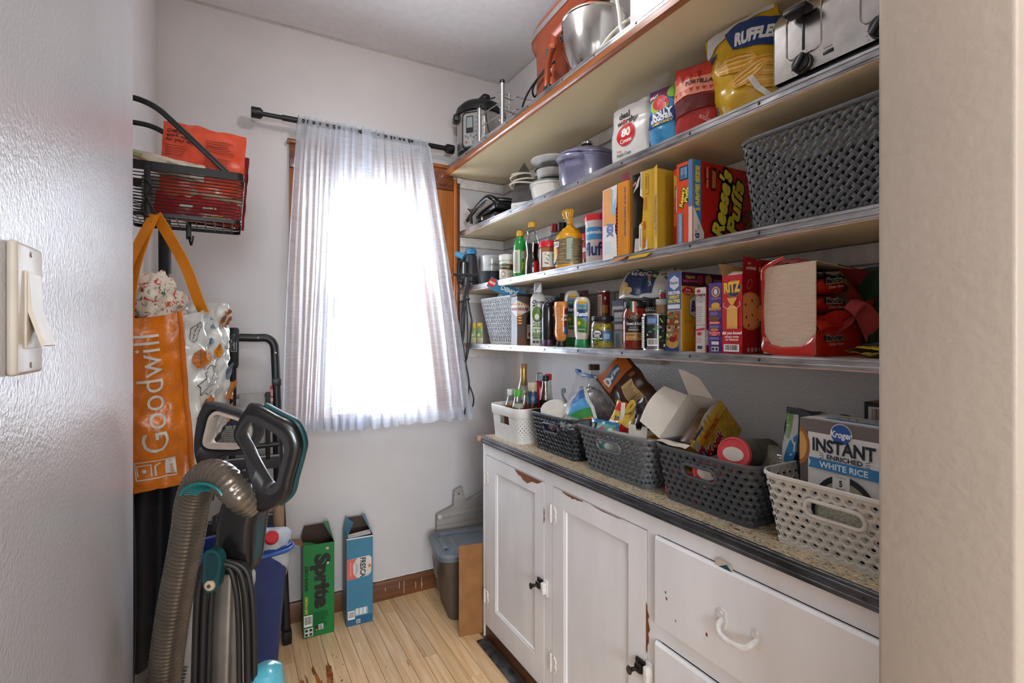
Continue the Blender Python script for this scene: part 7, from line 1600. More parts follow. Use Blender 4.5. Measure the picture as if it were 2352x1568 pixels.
def curtain(label,xt0,xt1,xb0,xb1,zb0,zb1,n,seed,yb=.0,group='sheer curtain panels'):
    t=thing('window_curtain',label,'curtain',((xt0+xt1)/2,YR,ZR),0,group)
    rn=random.Random(seed);ph=[rn.uniform(-.5,.5) for _ in range(40)]
    def P(u,v,off=.0):
        # v = 0 at the rod, 1 at the hem
        f=v ** .85
        x=(xt0+(xt1-xt0)*u)*(1-f)+(xb0+(xb1-xb0)*u)*f
        k=u*n+.35*math.sin(u*7+seed)+.15*math.sin(v*3+u*11)
        a=2*PI*k
        amp=.016+.020*f;lap=(.55-.25*f)*(xt1-xt0)/n
        g=.55+.45*math.sin(u*5.3+seed*1.7)          # some folds deeper than others
        x+=lap*g*math.sin(2*a*.5+.6)
        y=YR-.004+amp*g*math.sin(a)+.006*math.sin(a*2.3+v*2)+yb*f*f*(u if yb else 0)
        if v<.10:
            q=1-v/.10;w_=math.sin(a*2+seed);y=y*(1-q*.8)+(YR-.016+.004*w_)*q*.8
        zz=zb0+(zb1-zb0)*u
        z=ZR+.018*(1 if v==0 else 1)+.006*math.sin(a*2.1)*max(0,1-v*14)-(ZR+.018-zz)*v+.004*math.sin(a)*v
        return Vector((x,min(y,YB-.03)-off,z))
    b=MB();b.grid(lambda u,v:P(u,v),36*n // 3,46);o=ws(b.build('voile',m_sheer,t,80))
    b=MB();b.grid(lambda u,v:P(u,.958+.042*v,.0015),36*n // 3,3);ws(b.build('hem',m_sheer,t,80))
    b=MB();b.grid(lambda u,v:P(u,.030*v)+Vector((0,.034*math.sin(PI*min(1,v))+.010,.010*math.sin(PI*v))),36*n // 3,4);ws(b.build('rod_pocket',m_sheer,t,80))
    return t
curtain('left sheer white curtain panel hanging in deep folds',.262,.575,.195,.555,.872,.868,9,2)
curtain('right sheer white curtain panel flaring out towards the shelves',.560,.868,.535,1.085,.862,.880,8,5,yb=-.05)

# ================================================================== LEFT SIDE
def cf(u,v,k):
    """world point seen at a pixel, k metres in front of the camera (used once to size things from the photograph)"""
    th=R_(29.0);a=(u-1176)/1170.0
    return Vector((k*(math.sin(th)+a*math.cos(th)),k*(math.cos(th)-a*math.sin(th)),CAM_H+(767-v)/1170.0*k))
# wire basket on the left wall with arms and hooks
YW0,YW1=1.60,1.80;XW0,XW1=XL+.012,.036;ZW0,ZW1=1.612,1.752
t=thing('wall_basket','black wire wall basket with sloping arms above the orange bag','wire basket',(XL,1.70,ZW0))
m_bw=M('#141416',.42)
def rpath(x0,x1,y0,y1,z,r=.018):return [(x,y,z) for x,y in rrect((x1-x0)/2,(y1-y0)/2,r,4,(x0+x1)/2,(y0+y1)/2)]
def band(z0,z1,x0,x1,y0,y1,th=.002):
    A=rpath(x0,x1,y0,y1,z0);B=rpath(x0,x1,y0,y1,z1);n=len(A);b=MB();b.add(A+B,[(i,(i+1) % n,n+(i+1) % n,n+i) for i in range(n)])
    A2=rpath(x0+th,x1-th,y0+th,y1-th,z0);B2=rpath(x0+th,x1-th,y0+th,y1-th,z1);b.add(A2+B2,[(i,(i+1) % n,n+(i+1) % n,n+i) for i in range(n)]);b.add(B+B2,[(i,(i+1) % n,n+(i+1) % n,n+i) for i in range(n)]);return b
ws(band(ZW1-.020,ZW1,XW0,XW1,YW0,YW1).build('rim_band',m_bw,t))
ws(band(ZW0,ZW0+.010,XW0+.008,XW1-.008,YW0+.008,YW1-.008).build('bottom_band',m_bw,t))
for k in range(13):
    z=ZW0+.014+k*.0086;q=.008*(1-k/12);b=MB();b.tube(rpath(XW0+q,XW1-q,YW0+q,YW1-q,z),.0016,6,closed=True);ws(b.build('wire',m_bw,t))
for k in range(12):
    x=XW0+.03+k*.022;b=MB();b.cyl((x,YW0+.01,ZW0+.004),(x,YW1-.01,ZW0+.004),.0016,6);ws(b.build('base_wire',m_bw,t))
for y in (YW0+.006,YW1-.006):
    b=MB();b.tube(bez([(XL+.002,y,1.910),(-.205,y,1.908),(-.165,y,1.893),(-.13,y,1.864),(-.06,y,1.800),(.004,y,1.740)],5),.0075,8,sx=.45);ws(b.build('arm',m_bw,t))
b=MB();b.rbox(XL,YW0-.01,ZW0-.06,XL+.006,YW0+.014,1.925,.002);b.rbox(XL,YW1-.014,ZW0-.06,XL+.006,YW1+.01,1.925,.002);b.rbox(XL,YW0,1.885,XL+.006,YW1,1.925,.002);ws(b.build('wall_frame',m_bw,t))
for (x,y) in ((-.185,YW0-.002),(-.105,YW1-.03)):
    b=MB();b.rbox(x-.007,y-.002,ZW0-.028,x+.007,y+.002,ZW1-.004,.001);ws(b.build('hook_tab',m_bw,t))
    b=MB();b.tube(bez([(x,y,ZW0-.02),(x+.006,y-.012,ZW0-.045),(x+.010,y-.020,ZW0-.035),(x+.012,y-.022,ZW0-.02)],5),.0028,8);ws(b.build('hook',m_bw,t))
# things in the wire basket
t=thing('coffee_pouch','bright orange pouch standing in the black wire basket','pouch',(-.070,1.665,ZW0+.012),0,rot=(R_(-3),R_(3),R_(2)))
mp=pouch(t,.200,.262,.05,M('#cf4a2c',.25,coat=.35,vary=.05),101,crinkle=.004,base=.6,top=.25);p=Pr(mp,.010,base=.002)
p.text('Crafted at',-.092,.236,.0095,'#3a1712',bold=.03,al='L');p.text('work made',-.092,.223,.0095,'#3a1712',bold=.03,al='L');p.text('for your brew!',-.092,.210,.0095,'#3a1712',bold=.03,al='L');p.lines(-.092,.165,-.045,.198,5,'#7c2c1c',.25);p.lines(.0,.192,.075,.232,6,'#7c2c1c',.3);p.lines(.0,.120,.070,.182,9,'#7c2c1c',.3,3);p.build('printed_face',t)
t=thing('red_pouch','dark red foil pouch right behind the orange pouch','pouch',(-.045,1.735,ZW0+.012),0,rot=(R_(-2),R_(4),R_(4)));pouch(t,.165,.225,.04,M('#6c1016',.2,coat=.5,vary=.2),103,crinkle=.004,base=.6,top=.3)
t=thing('paper_packet','cream printed paper packet lying over the wire basket rim','packet',(-.160,1.628,ZW1-.020),0,rot=(R_(-12),R_(6),R_(3)));mp=pouch(t,.195,.048,.028,M('#c2b6a2',.6,vary=.08),105,crinkle=.004,base=.6,top=.4,freq=20);p=Pr(mp,.010,base=.002);p.barcode(.048,.012,.068,.032,6);p.lines(.010,.008,.040,.034,6,'#7a6a58',.4);p.line([(-.09,.035),(-.05,.025),(-.02,.010)],.006,'#8a6a3c');p.ell(-.06,.03,.02,.006,'#7a8a4c',14,10);p.build('printed_face',t)
t=thing('snack_packet','red snack packet lying low inside the wire basket','packet',(-.075,1.640,ZW0+.006),0,rot=(R_(-10),0,R_(-2)));mp=pouch(t,.20,.075,.03,M('#a31218',.25,coat=.4),107,crinkle=.004,base=.6,top=.4,freq=16);p=Pr(mp,.010,base=.002);p.rect(-.04,.028,-.01,.036,'#d8cfc6');p.text('MAPLE',.03,.030,.008,'#d8cfc6',bold=.04);p.poly([(-.02,.0),(.08,.0),(.06,.014)],'#c89a2c');p.build('printed_face',t)
t=thing('paper_packet','white printed sheet packet inside the wire basket','packet',(-.110,1.700,ZW0+.012),0,rot=(0,0,R_(-4)));b=MB();b.rbox(-.10,-.008,0,.09,.008,.118,.004);b.build('packet',M('#b5aeaa',.5,vary=.1),t);p=Pr(plane_map((0,-.008,0),(1,0,0),(0,0,1)));p.lines(-.09,.05,.08,.11,10,'#6a6460',.35);p.rect(.0,.035,.085,.05,'#c88a3c');p.build('printed_face',t)
t=thing('paper_packet','tan card packet slanting across the wire basket','packet',(-.03,1.648,ZW0+.062),0,rot=(0,R_(8),0));b=MB();b.rbox(-.065,-.003,0,.06,.003,.020,.001);b.build('packet',M('#b59a78',.6),t);p=Pr(plane_map((0,-.003,0),(1,0,0),(0,0,1)));p.lines(-.05,.004,.05,.016,2,'#8a7050',.3);p.build('printed_face',t)

# S hooks and the orange tote bag
t=thing('s_hook','black wire hook holding the orange bag straps','hook',(-.183,1.592,1.60))
b=MB();b.tube(bez([(-.205,1.590,1.690),(-.188,1.587,1.700),(-.176,1.587,1.680),(-.188,1.587,1.650),(-.195,1.587,1.625),(-.180,1.587,1.605),(-.163,1.587,1.618)],6),.0025,8);ws(b.build('wire',m_bw,t));b=MB();b.tube(bez([(-.190,1.590,1.672),(-.178,1.585,1.640),(-.165,1.582,1.612)],5),.0025,8);ws(b.build('wire',m_bw,t))
BA,BB_,BC,BD=Vector((-.245,1.500,0)),Vector((-.112,1.545,0)),Vector((.000,1.720,0)),Vector((-.170,1.735,0))
t=thing('tote_bag','orange and white charity shop tote bag hanging from the wire basket','tote bag',(-.14,1.62,.915))
m_or=M('#c4690f',.33,bump=.25,scale=60,vary=.06,coat=.15)
m_wl=M('#c6c6c2',.20,bump=.6,scale=22,vary=.04,coat=.6,stretch=(1,1,.25))
def tote(A,B,z0,z1,A2,B2,bul,sd,wob=.010):
    def f(u,v,off=.0):
        p=A.lerp(B,u)*v+A2.lerp(B2,u)*(1-v);d=(B-A).normalized();n=Vector((d.y,-d.x,0))
        bulge=bul*math.sin(PI*u)*math.sin(PI*min(1,v*1.1)*.9)+wob*noise.fractal(Vector((u*3,v*5,sd)),.6,2.0,3)
        zt=z1(u) if callable(z1) else z1;zb=z0(u) if callable(z0) else z0
        q=p+n*(bulge+off);return Vector((q.x,q.y,zb+(zt-zb)*v))
    return f
gA=tote(BA,BB_,lambda u:.918+.010*u,lambda u:1.333+.03*u*u+.012*(1-u),BA+Vector((.03,.02,0)),BB_+Vector((.030,-.012,0)),.012,1)
gB=tote(BB_,BC,lambda u:.955+.09*u,lambda u:1.352+.045*u,BB_+Vector((.030,-.012,0)),BC+Vector((-.01,-.05,0)),.030,5,.016)
gC=tote(BC,BD,1.0,1.397,BC+Vector((-.04,-.03,0)),BD+Vector((.03,-.04,0)),.01,8)
gD=tote(BD,BA,.93,lambda u:1.395-.05*u,BD+Vector((.03,-.04,0)),BA+Vector((.03,.02,0)),.0,11)
b=MB();b.grid(lambda u,v:gA(u,v),20,44);ws(b.build('gusset',m_or,t,70))
b=MB();b.grid(lambda u,v:gB(u,v),30,44);ws(b.build('printed_side',m_wl,t,70))
b=MB();b.grid(lambda u,v:gC(u,v),10,12);b.grid(lambda u,v:gD(u,v),10,12);ws(b.build('far_side',m_wl,t,70))
b=MB();b.tube([gA(1,i/20,.003) for i in range(21)],.006,8);ws(b.build('seam',M('#b85f10',.4),t))
Lg=.140
p=Pr(lambda s,tt,off:gA(min(1,max(0,s/Lg+.5)),min(1,max(0,tt/.42)),off),.010,base=.003)
p.text('Goodwill',-.008,.235,.058,'#c9c4bc',rot=90,w=.285,bold=-.004)
p.line([(-.050,.030),(-.050,.072),(.034,.072),(.034,.030),(-.050,.030)],.003,'#c9c4bc');p.line([(-.046,.040),(-.046,.064),(-.018,.064),(-.018,.036)],.003,'#c9c4bc');p.ell(-.033,.050,.005,.005,'#c9c4bc');p.line([(-.010,.036),(-.010,.060),(.002,.066)],.004,'#c9c4bc');p.rect(.012,.036,.034,.070,'#c9c4bc');p.text('goodwill',.023,.053,.009,'#b85f10',rot=90,w=.030)
ws(p.build('lettering',t))
LB=.21
p=Pr(lambda s,tt,off:gB(min(1,max(0,s/LB)),min(1,max(0,tt/.42)),off),.010,base=.003)
def leaf(cx,cy,L_,W_,rot,col,lob=5,outline=None):
    L_ *= 1.3;W_ *= 1.35
    pts=[];N=40;cr,sr=math.cos(R_(rot)),math.sin(R_(rot))
    for k in range(N):
        a=2*PI*k/N;r=1-.22*abs(math.sin(a*lob)) ;x=L_*math.cos(a)*r;y=W_*math.sin(a)*r*(1-.25*math.cos(a));pts.append((cx+x*cr-y*sr,cy+x*sr+y*cr))
    if col:p.poly(pts,col)
    if outline:p.line(pts+pts[:1],.0018,outline)
    p.line([(cx-L_*cr,cy-L_*sr),(cx+L_*cr,cy+L_*sr)],.0012,'#3a2a1a' if col else outline)
    for q in (-.4,0,.4):
        for s in (-1,1):bx,by=cx+L_*q*cr,cy+L_*q*sr;p.line([(bx,by),(bx+(.3*L_)*cr-s*.6*W_*sr,by+(.3*L_)*sr+s*.6*W_*cr)],.0009,'#3a2a1a' if col else outline)
leaf(.055,.135,.034,.026,70,'#a85a12');leaf(.030,.065,.026,.022,80,'#a85a12',1);leaf(.060,.225,.036,.026,40,None,4,'#22262a');leaf(.175,.375,.026,.020,90,'#8a4f18');leaf(.055,.290,.018,.012,100,'#c88a3c',1);leaf(.105,.292,.017,.012,70,'#b8700f',1);leaf(.080,.330,.013,.009,0,'#4a6a78',1);leaf(.028,.370,.022,.010,60,None,1,'#22262a');leaf(.100,.380,.020,.010,120,'#6a7f8a',1);leaf(.150,.150,.024,.018,60,'#a8682c');leaf(.155,.08,.026,.016,100,'#b8700f',1);leaf(.015,.30,.02,.014,90,'#a85a12',1);leaf(.140,.310,.022,.010,30,None,1,'#3a444a');leaf(.13,.22,.02,.01,80,'#5a6a72',1);leaf(.09,.05,.020,.012,30,'#2a2e30',1)
ws(p.build('leaf_print',t))
def strap(pts,wd,nm='strap'):
    P=bez(pts,8);b=MB();V=[]
    for i,q in enumerate(P):
        d=(P[min(i+1,len(P)-1)]-P[max(i-1,0)]).normalized();s=Vector((math.cos(R_(-29)),math.sin(R_(-29)),0));s=(s-d*s.dot(d)).normalized()*wd/2;nn=d.cross(s).normalized()*.0012
        V+=[q+s+nn,q-s+nn,q-s-nn,q+s-nn]
    n=len(P);b.add(V,[(4*i+k,4*i+(k+1) % 4,4*i+4+(k+1) % 4,4*i+4+k) for i in range(n-1) for k in range(4)]);ws(b.build(nm,M('#c8780f',.5,vary=.05),t,40))
strap([(-.170,1.586,1.610),(-.185,1.570,1.56),(-.205,1.548,1.47),(-.213,1.535,1.40),(-.215,1.525,1.34)],.030)
strap([(-.168,1.584,1.612),(-.195,1.560,1.54),(-.222,1.535,1.45),(-.232,1.52,1.36)],.026)
strap([(-.166,1.586,1.612),(-.135,1.590,1.555),(-.100,1.600,1.48),(-.075,1.610,1.40),(-.062,1.622,1.365)],.030)
# cloths stuffed in the bag
t=thing('floral_cloth','cream cloth with red and green sprigs stuffed in the tote bag','cloth',(-.175,1.60,1.36))
def floral():
    m=bpy.data.materials.new('mat_floral');m.use_nodes=True;n=m.node_tree.nodes;L=m.node_tree.links;p_=n['Principled BSDF'];p_.inputs['Roughness'].default_value=.8
    tc=n.new('ShaderNodeTexCoord');prev=n.new('ShaderNodeRGB');prev.outputs[0].default_value=(*lin('#c9c0b2'),1);pv=prev.outputs[0]
    for (sc,col,lo,off) in ((34,'#b0443c',.60,0),(30,'#4c6a4a',.64,5),(26,'#c07f2c',.67,9)):
        mp_=n.new('ShaderNodeMapping');mp_.inputs['Location'].default_value=(off,off,off);L.new(tc.outputs['Object'],mp_.inputs[0]);z=n.new('ShaderNodeTexNoise');z.inputs['Scale'].default_value=sc;z.inputs['Detail'].default_value=3;z.inputs['Distortion'].default_value=2.5;L.new(mp_.outputs[0],z.inputs['Vector'])
        gt=n.new('ShaderNodeMath');gt.operation='GREATER_THAN';gt.inputs[1].default_value=lo;L.new(z.outputs['Fac'],gt.inputs[0]);mx=n.new('ShaderNodeMix');mx.data_type='RGBA';mx.inputs['B'].default_value=(*lin(col),1);L.new(pv,mx.inputs['A']);L.new(gt.outputs[0],mx.inputs['Factor']);pv=mx.outputs['Result']
    L.new(pv,p_.inputs['Base Color']);return m
crumple(t,'cloth',floral(),.070,.075,.085,(.0,.0,.020),4,n=48,amp=.28,fr=2.2)
t=thing('red_cloth','red cloth tucked under the floral cloth in the tote bag','cloth',(-.190,1.580,1.345));crumple(t,'cloth',M('#8c0f16',.7,vary=.2),.040,.028,.032,(0,0,.0),6,n=30,amp=.3,fr=2.5)
# black apron hanging below the bag
t=thing('black_apron','black cloth hanging against the wall below the orange bag','cloth',(-.19,1.66,.95));b=MB();b.grid(lambda u,v:(-.245+.15*u,1.62+.05*u+.018*math.sin(u*14+v) ,1.05-v*.62),30,14);b.grid(lambda u,v:(-.245+.15*u,1.64+.05*u+.018*math.sin(u*14+v),1.05-v*.62),30,14);ws(b.build('cloth',M('#121318',.7),t,70));b=MB();b.tube(bez([(-.215,1.50,1.02),(-.205,1.495,.9),(-.200,1.49,.7),(-.205,1.495,.45)],6),.007,8,sx=.5);ws(b.build('strap',M('#15161a',.6),t))
# pole in the corner
t=thing('broom_pole','black pole standing in the left back corner','pole',(-.198,2.17,0));b=MB();b.cyl((-.192,2.17,.0),(-.200,2.17,1.52),.013,14);ws(b.build('pole',M('#1c1d20',.4),t));b=MB();b.cyl((-.200,2.17,1.52),(-.202,2.17,1.80),.019,16);ws(b.build('grip',M('#121214',.55),t))

# step ladder leaning on the back wall
t=thing('step_ladder','folded black step ladder leaning by the window','ladder',(.06,2.38,0))
m_lad=M('#1e1f22',.38,vary=.06)
b=MB();b.tube(bez([(.212,2.350,.012),(.196,2.375,.45),(.180,2.405,.95),(.172,2.418,1.20),(.166,2.420,1.262),(.140,2.421,1.288),(.10,2.421,1.290),(-.05,2.421,1.290),(-.085,2.420,1.262),(-.092,2.418,1.20),(-.10,2.405,.95),(-.118,2.375,.45),(-.135,2.350,.012)],6),.0165,12,sx=.7);ws(b.build('front_frame',m_lad,t))
b=MB();b.cyl((.006,2.385,.55),(.014,2.372,1.22),.012,14);ws(b.build('hand_rail',M('#26282c',.3,.3),t));b=MB();b.tube([(.0125,2.374,1.17),(.0135,2.372,1.18),(.0155,2.368,1.325),(.0158,2.3675,1.332)],.018,16,radii=[.016,.0185,.0185,.014]);ws(b.build('foam_grip',M('#17181a',.6),t))
p=Pr(lambda s,tt,off:Vector((.0145+s,2.370-math.sqrt(max(.0,.0185 ** 2-s*s))-off,tt)),.006,base=.0006);p.rect(-.011,1.235,.011,1.285,'#b5b4b0');p.rect(-.009,1.237,.009,1.283,'#2a2b2e');p.text('Ladder',0,1.26,.008,'#c9c8c4',rot=90);ws(p.build('nameplate',t))
b=MB();b.cyl((.190,2.41,.03),(.172,2.43,.98),.012,12);b.cyl((-.115,2.41,.03),(-.09,2.43,.98),.012,12);ws(b.build('rear_frame',m_lad,t))
for (z,y) in ((.25,2.355),(.50,2.37),(.74,2.385)):
    b=MB();b.rbox(-.10,y-.02,z,.185,y+.012,z+.055,.004);ws(b.build('step',M('#2c2d31',.5),t));b=MB();b.rbox(-.10,y-.022,z+.050,.185,y-.016,z+.058,.001);ws(b.build('step_edge',M('#8a8c90',.35,.6),t))
b=MB();b.cyl((-.095,2.372,.835),(.182,2.372,.840),.011,12);b.cyl((-.11,2.36,.23),(.19,2.36,.23),.010,12);ws(b.build('cross_bar',m_lad,t))
b=MB();b.rbox(.035,2.372,.83,.128,2.384,1.06,.002);ws(b.build('folded_tray',M('#9c9a98',.4),t));b=MB();b.rbox(-.05,2.376,1.040,.135,2.388,1.056,.003);ws(b.build('tray_edge',M('#6c6e70',.4),t))
b=MB();b.rbox(.132,2.362,.78,.150,2.385,1.062,.003);ws(b.build('bracket',M('#141517',.5),t))
b=MB();b.rbox(-.02,2.366,.85,.036,2.370,.955,.001);ws(b.build('instruction_label',M('#9a9894',.6,vary=.2,vscale=90),t));p=Pr(plane_map((0,2.366,0),(1,0,0),(0,0,1)));p.lines(-.018,.855,.034,.93,9,'#5a5a58',.35);p.rect(-.02,.934,.036,.955,'#1f2a44');ws(p.build('label_print',t))
p=Pr(plane_map((.172,2.388,.0),(1,.08,0),(-.012,.02,1)),base=.002);p.rect(-.008,1.035,.008,1.085,'#b51c1c');p.text('DANGER',.002,1.055,.006,'#e6dcd6',rot=-90,w=.028,bold=.03);p.text('PELIGRO',-.0045,1.055,.0045,'#e6dcd6',rot=-90,w=.028);p.rect(-.008,1.018,.008,1.033,'#b9b6b0');p.rect(.006-.012,.90,.008,.968,'#b9b6b0');p.lines(-.005,.904,.007,.964,9,'#7a7874',.4);ws(p.build('warning_sticker',t))
for (x,z) in ((.105,1.290),(.1715,1.225)):
    b=MB();b.lathe([(0,.003),(.004,.002),(.0055,0)],10,cap=(False,False));b.xf(Matrix.Translation((x,2.404,z)) @ Matrix.Rotation(R_(90),4,'X'));ws(b.build('rivet',M('#a8a8a8',.3,.9),t))
b=MB();b.rbox(.160,2.395,1.085,.194,2.440,1.115,.003);ws(b.build('clip',m_lad,t))
for x in (.212,-.135):
    b=MB();b.rbox(x-.018,2.325,.0,x+.018,2.375,.055,.006);ws(b.build('foot',M('#101113',.6),t))

# blue recycling bin and what is in it
t=thing('recycling_bin','dark blue recycling bin beneath the ladder','bin',(.01,2.015,0),0,rot=(0,0,R_(14)))
m_bin=M('#1c3a78',.4,vary=.05)
rings=[(.105,.095,.0,.03),(.112,.10,.01,.03),(.152,.128,.545,.04),(.154,.130,.55,.04),(.163,.138,.552,.045),(.165,.140,.558,.045),(.164,.139,.575,.045),(.160,.135,.578,.045),(.152,.128,.572,.04),(.106,.096,.012,.03)]
b=MB();R2=[[(x,y,z) for x,y in rrect(a,c,r,6)] for a,c,z,r in rings];n=len(R2[0]);b.add([q for g in R2 for q in g],[(k*n+i,k*n+(i+1) % n,(k+1)*n+(i+1) % n,(k+1)*n+i) for k in range(len(R2)-1) for i in range(n)]+[tuple(range(n)),tuple(range((len(R2)-1)*n,len(R2)*n))]);b.build('bin_body',m_bin,t)
b=MB();b.tube([(x,y,.562) for x,y in rrect(.166,.141,.046,6)],.006,8,closed=True);b.build('rim',M('#3a66b4',.35),t)
t=thing('milk_jug','translucent plastic milk jug with red cap in the blue bin','jug',(.122,2.090,.470),0,rot=(R_(52),R_(6),R_(-4)))
m_jug=M('#b9c3cb',.3,trans=.0,coat=.2,vary=.06)
b=MB();R2=[[(x*1.0,y,z) for x,y in rrect(a,c,r,6)] for a,c,z,r in ((.065,.065,.0,.02),(.070,.070,.01,.02),(.070,.070,.13,.02),(.066,.066,.155,.025),(.045,.045,.195,.03),(.024,.024,.222,.022),(.019,.019,.235,.018))];n=len(R2[0]);b.add([q for g in R2 for q in g],[(k*n+i,k*n+(i+1) % n,(k+1)*n+(i+1) % n,(k+1)*n+i) for k in range(len(R2)-1) for i in range(n)]+[tuple(range(n)),tuple(range((len(R2)-1)*n,len(R2)*n))]);b.build('jug',m_jug,t,60)
cap(t,[(.020,.232),(.0215,.234),(.0215,.250),(.019,.253),(0,.253)],M('#b5101c',.35),ridges=26)
t=thing('card_tube','brown cardboard tube poking out behind the milk jug','tube',(.165,2.135,.41),0,rot=(R_(-4),R_(0),0));b=MB();b.lathe([(.020,0),(.0205,.28),(.0185,.28),(.018,0)],24,cap=(False,False));b.build('tube',M('#94765e',.8),t)
t=thing('blue_bag','light blue printed bag in the blue bin','bag',(-.075,1.955,.36),0,rot=(R_(4),R_(-6),R_(-14)));mp=pouch(t,.13,.235,.05,M('#3583ad',.3,coat=.2),111,crinkle=.004,base=.7,top=.5);p=Pr(mp,.012,base=.002)
for k in range(3):p.ell(.02,.205-k*.026,.009,.009,'#1f4a68',14);p.ell(.02,.205-k*.026,.007,.007,'#3583ad',14);p.lines(-.03,.20-k*.026,.005,.21-k*.026,2,'#1f4a68',.4)
p.build('printed_face',t)
t=thing('soda_wrapper','red soda wrapper with white script in the blue bin','wrapper',(-.06,2.03,.44),0,rot=(0,R_(24),R_(-20)));mp=pouch(t,.09,.17,.03,M('#8c0f18',.3,coat=.3),113,crinkle=.004,base=.7,top=.5);p=Pr(mp,.012,base=.002);p.text('Coca',.0,.135,.026,'#d8d2cc',shear=.25);p.build('lettering',t)

# soda cartons on the floor
def soda(name,label,x0,x1,y,h,main,side,rz):
    w_=x1-x0;D=.125
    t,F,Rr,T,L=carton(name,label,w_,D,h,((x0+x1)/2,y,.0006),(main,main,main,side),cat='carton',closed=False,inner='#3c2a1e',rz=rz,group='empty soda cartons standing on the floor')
    return t,F,w_,D,h
t,F,w_,D,h=soda('soda_carton','green empty soda carton with large black lettering',.275,.402,2.338,.396,'#067332','#066a2c',-3)
F.text('Sprite',.016,.235,.060,'#101411',rot=-90,w=.235,bold=.06);F.text('ZERO SUGAR',-.050,.255,.013,'#101411',rot=-90,w=.112,bold=.04);F.text('LEMON-LIME',-.050,.140,.012,'#c8b03a',rot=-90,w=.075,bold=.03);F.ell(.035,.372,.007,.006,'#b9a89c',14);F.ell(.037,.308,.005,.005,'#cfcac4',12)
F.barcode(-.060,.048,-.026,.096,3);F.lines(-.022,.040,.045,.105,12,'#0c5a28',.5);F.rect(-.058,.006,-.024,.042,'#c9cdc8');[F.ell(-.050+.017*(k % 2),.014+.018*(k // 2),.006,.006,'#1c1c1c',10) for k in range(4)];F.rect(-.016,.022,-.004,.046,'#15201a');F.ell(-.010,.028,.004,.004,'#c8962c',10);F.rect(-.002,.026,.018,.050,'#c9cdc8');F.lines(.0,.028,.016,.048,6,'#333333');done(t,F)
m_gr=M('#067332',.42);m_kr=M('#8a6548',.7)
b=MB();quadpanel(b,[(w_/2,.004,h),(w_/2,D,h-.002),(w_/2-.012,D,h+.05),(w_/2-.045,.03,h+.085)]);b.build('open_flap',m_gr,t)
b=MB();quadpanel(b,[(-w_/2,.0,h),(-w_/2,.09,h),(-w_/2-.055,.09,h+.010),(-w_/2-.060,.03,h+.016)]);b.build('open_flap',m_kr,t)
b=MB();quadpanel(b,[(-w_/2+.002,.001,h-.003),(-w_/2+.06,.001,h-.002),(-w_/2+.03,.05,h-.006),(-w_/2+.002,.06,h-.004)]);b.build('inner_flap',m_gr,t)
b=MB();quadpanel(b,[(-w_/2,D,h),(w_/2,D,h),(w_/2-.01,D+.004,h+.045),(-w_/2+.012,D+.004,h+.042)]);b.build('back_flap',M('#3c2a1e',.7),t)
t,F,w_,D,h=soda('soda_carton','teal blue empty soda carton with a white and pink label panel',.456,.571,2.342,.392,'#3a7590','#6d7f88',-3)
F.poly([(-.056,.205),(.038,.212),(.050,.225),(.052,.290),(.040,.302),(-.056,.296)],'#c9c3bc');F.poly([(-.056,.205),(-.010,.206),(-.028,.230),(-.030,.270),(-.012,.297),(-.056,.296)],'#c4605c');F.text('FRESCA',.014,.252,.024,'#22262a',rot=-90,w=.088,bold=.03);F.text('SODA WATER',-.016,.252,.006,'#3a4a5a',rot=-90);F.text('Sparkling',-.008,.252,.006,'#5a7a9a',rot=-90,shear=.2);F.text('PEACH CITRUS',-.040,.252,.007,'#e2c4ba',rot=-90,w=.06);F.ell(.043,.255,.006,.008,'#c8641c',14);F.rect(-.056,.0,.057,.035,'#245a7c');F.barcode(-.052,.028,-.022,.066,8);F.rect(-.020,.040,.035,.074,'#8fa0a8');F.lines(-.018,.042,.033,.072,3,'#cfd2d2',.7,2,True);F.rect(-.016,.006,.002,.024,'#b9bdbd');F.lines(-.015,.008,.001,.022,5,'#3a4a52');F.rect(-.0575,.386,.0575,.392,'#c9cdd0');done(t,F)
m_te=M('#3f7f9a',.42)
b=MB();quadpanel(b,[(w_/2,.002,h),(w_/2,D,h),(w_/2-.012,D,h+.055),(w_/2-.045,.05,h+.09)]);b.build('open_flap',m_te,t)
b=MB();quadpanel(b,[(-w_/2,.0,h),(-w_/2,D,h),(-w_/2+.012,D,h+.06),(-w_/2+.034,.03,h+.058)]);b.build('open_flap',m_te,t)
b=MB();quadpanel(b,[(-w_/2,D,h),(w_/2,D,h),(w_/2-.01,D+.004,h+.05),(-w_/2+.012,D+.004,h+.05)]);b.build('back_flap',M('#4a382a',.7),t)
b=MB();quadpanel(b,[(-.05,.004,h-.002),(.05,.004,h+.004),(.05,.03,h+.016),(.0,.03,h+.006),(-.05,.025,h+.008)]);b.build('torn_edge',M('#b9b4ae',.6),t)

# storage bin with lid
t=thing('storage_bin','grey brown storage bin with slate lid behind the cabinet end','storage bin',(1.045,2.245,0),0,rot=(0,0,R_(-9)))
m_tau=M('#5c5248',.45,vary=.05);m_slate=M('#67717a',.35,vary=.05)
rings=[(.150,.105,.0,.03),(.156,.110,.008,.03),(.188,.138,.285,.04),(.192,.142,.292,.04)]
b=MB();R2=[[(x,y,z) for x,y in rrect(a,c,r,6)] for a,c,z,r in rings];n=len(R2[0]);b.add([q for g in R2 for q in g],[(k*n+i,k*n+(i+1) % n,(k+1)*n+(i+1) % n,(k+1)*n+i) for k in range(len(R2)-1) for i in range(n)]+[tuple(range(n)),tuple(range((len(R2)-1)*n,len(R2)*n))]);b.build('tub',m_tau,t)
rings=[(.198,.148,.284,.045),(.208,.156,.288,.05),(.210,.158,.308,.05),(.200,.148,.318,.045),(.172,.122,.316,.035),(.166,.116,.308,.035),(.120,.085,.310,.03),(.112,.078,.318,.03)]
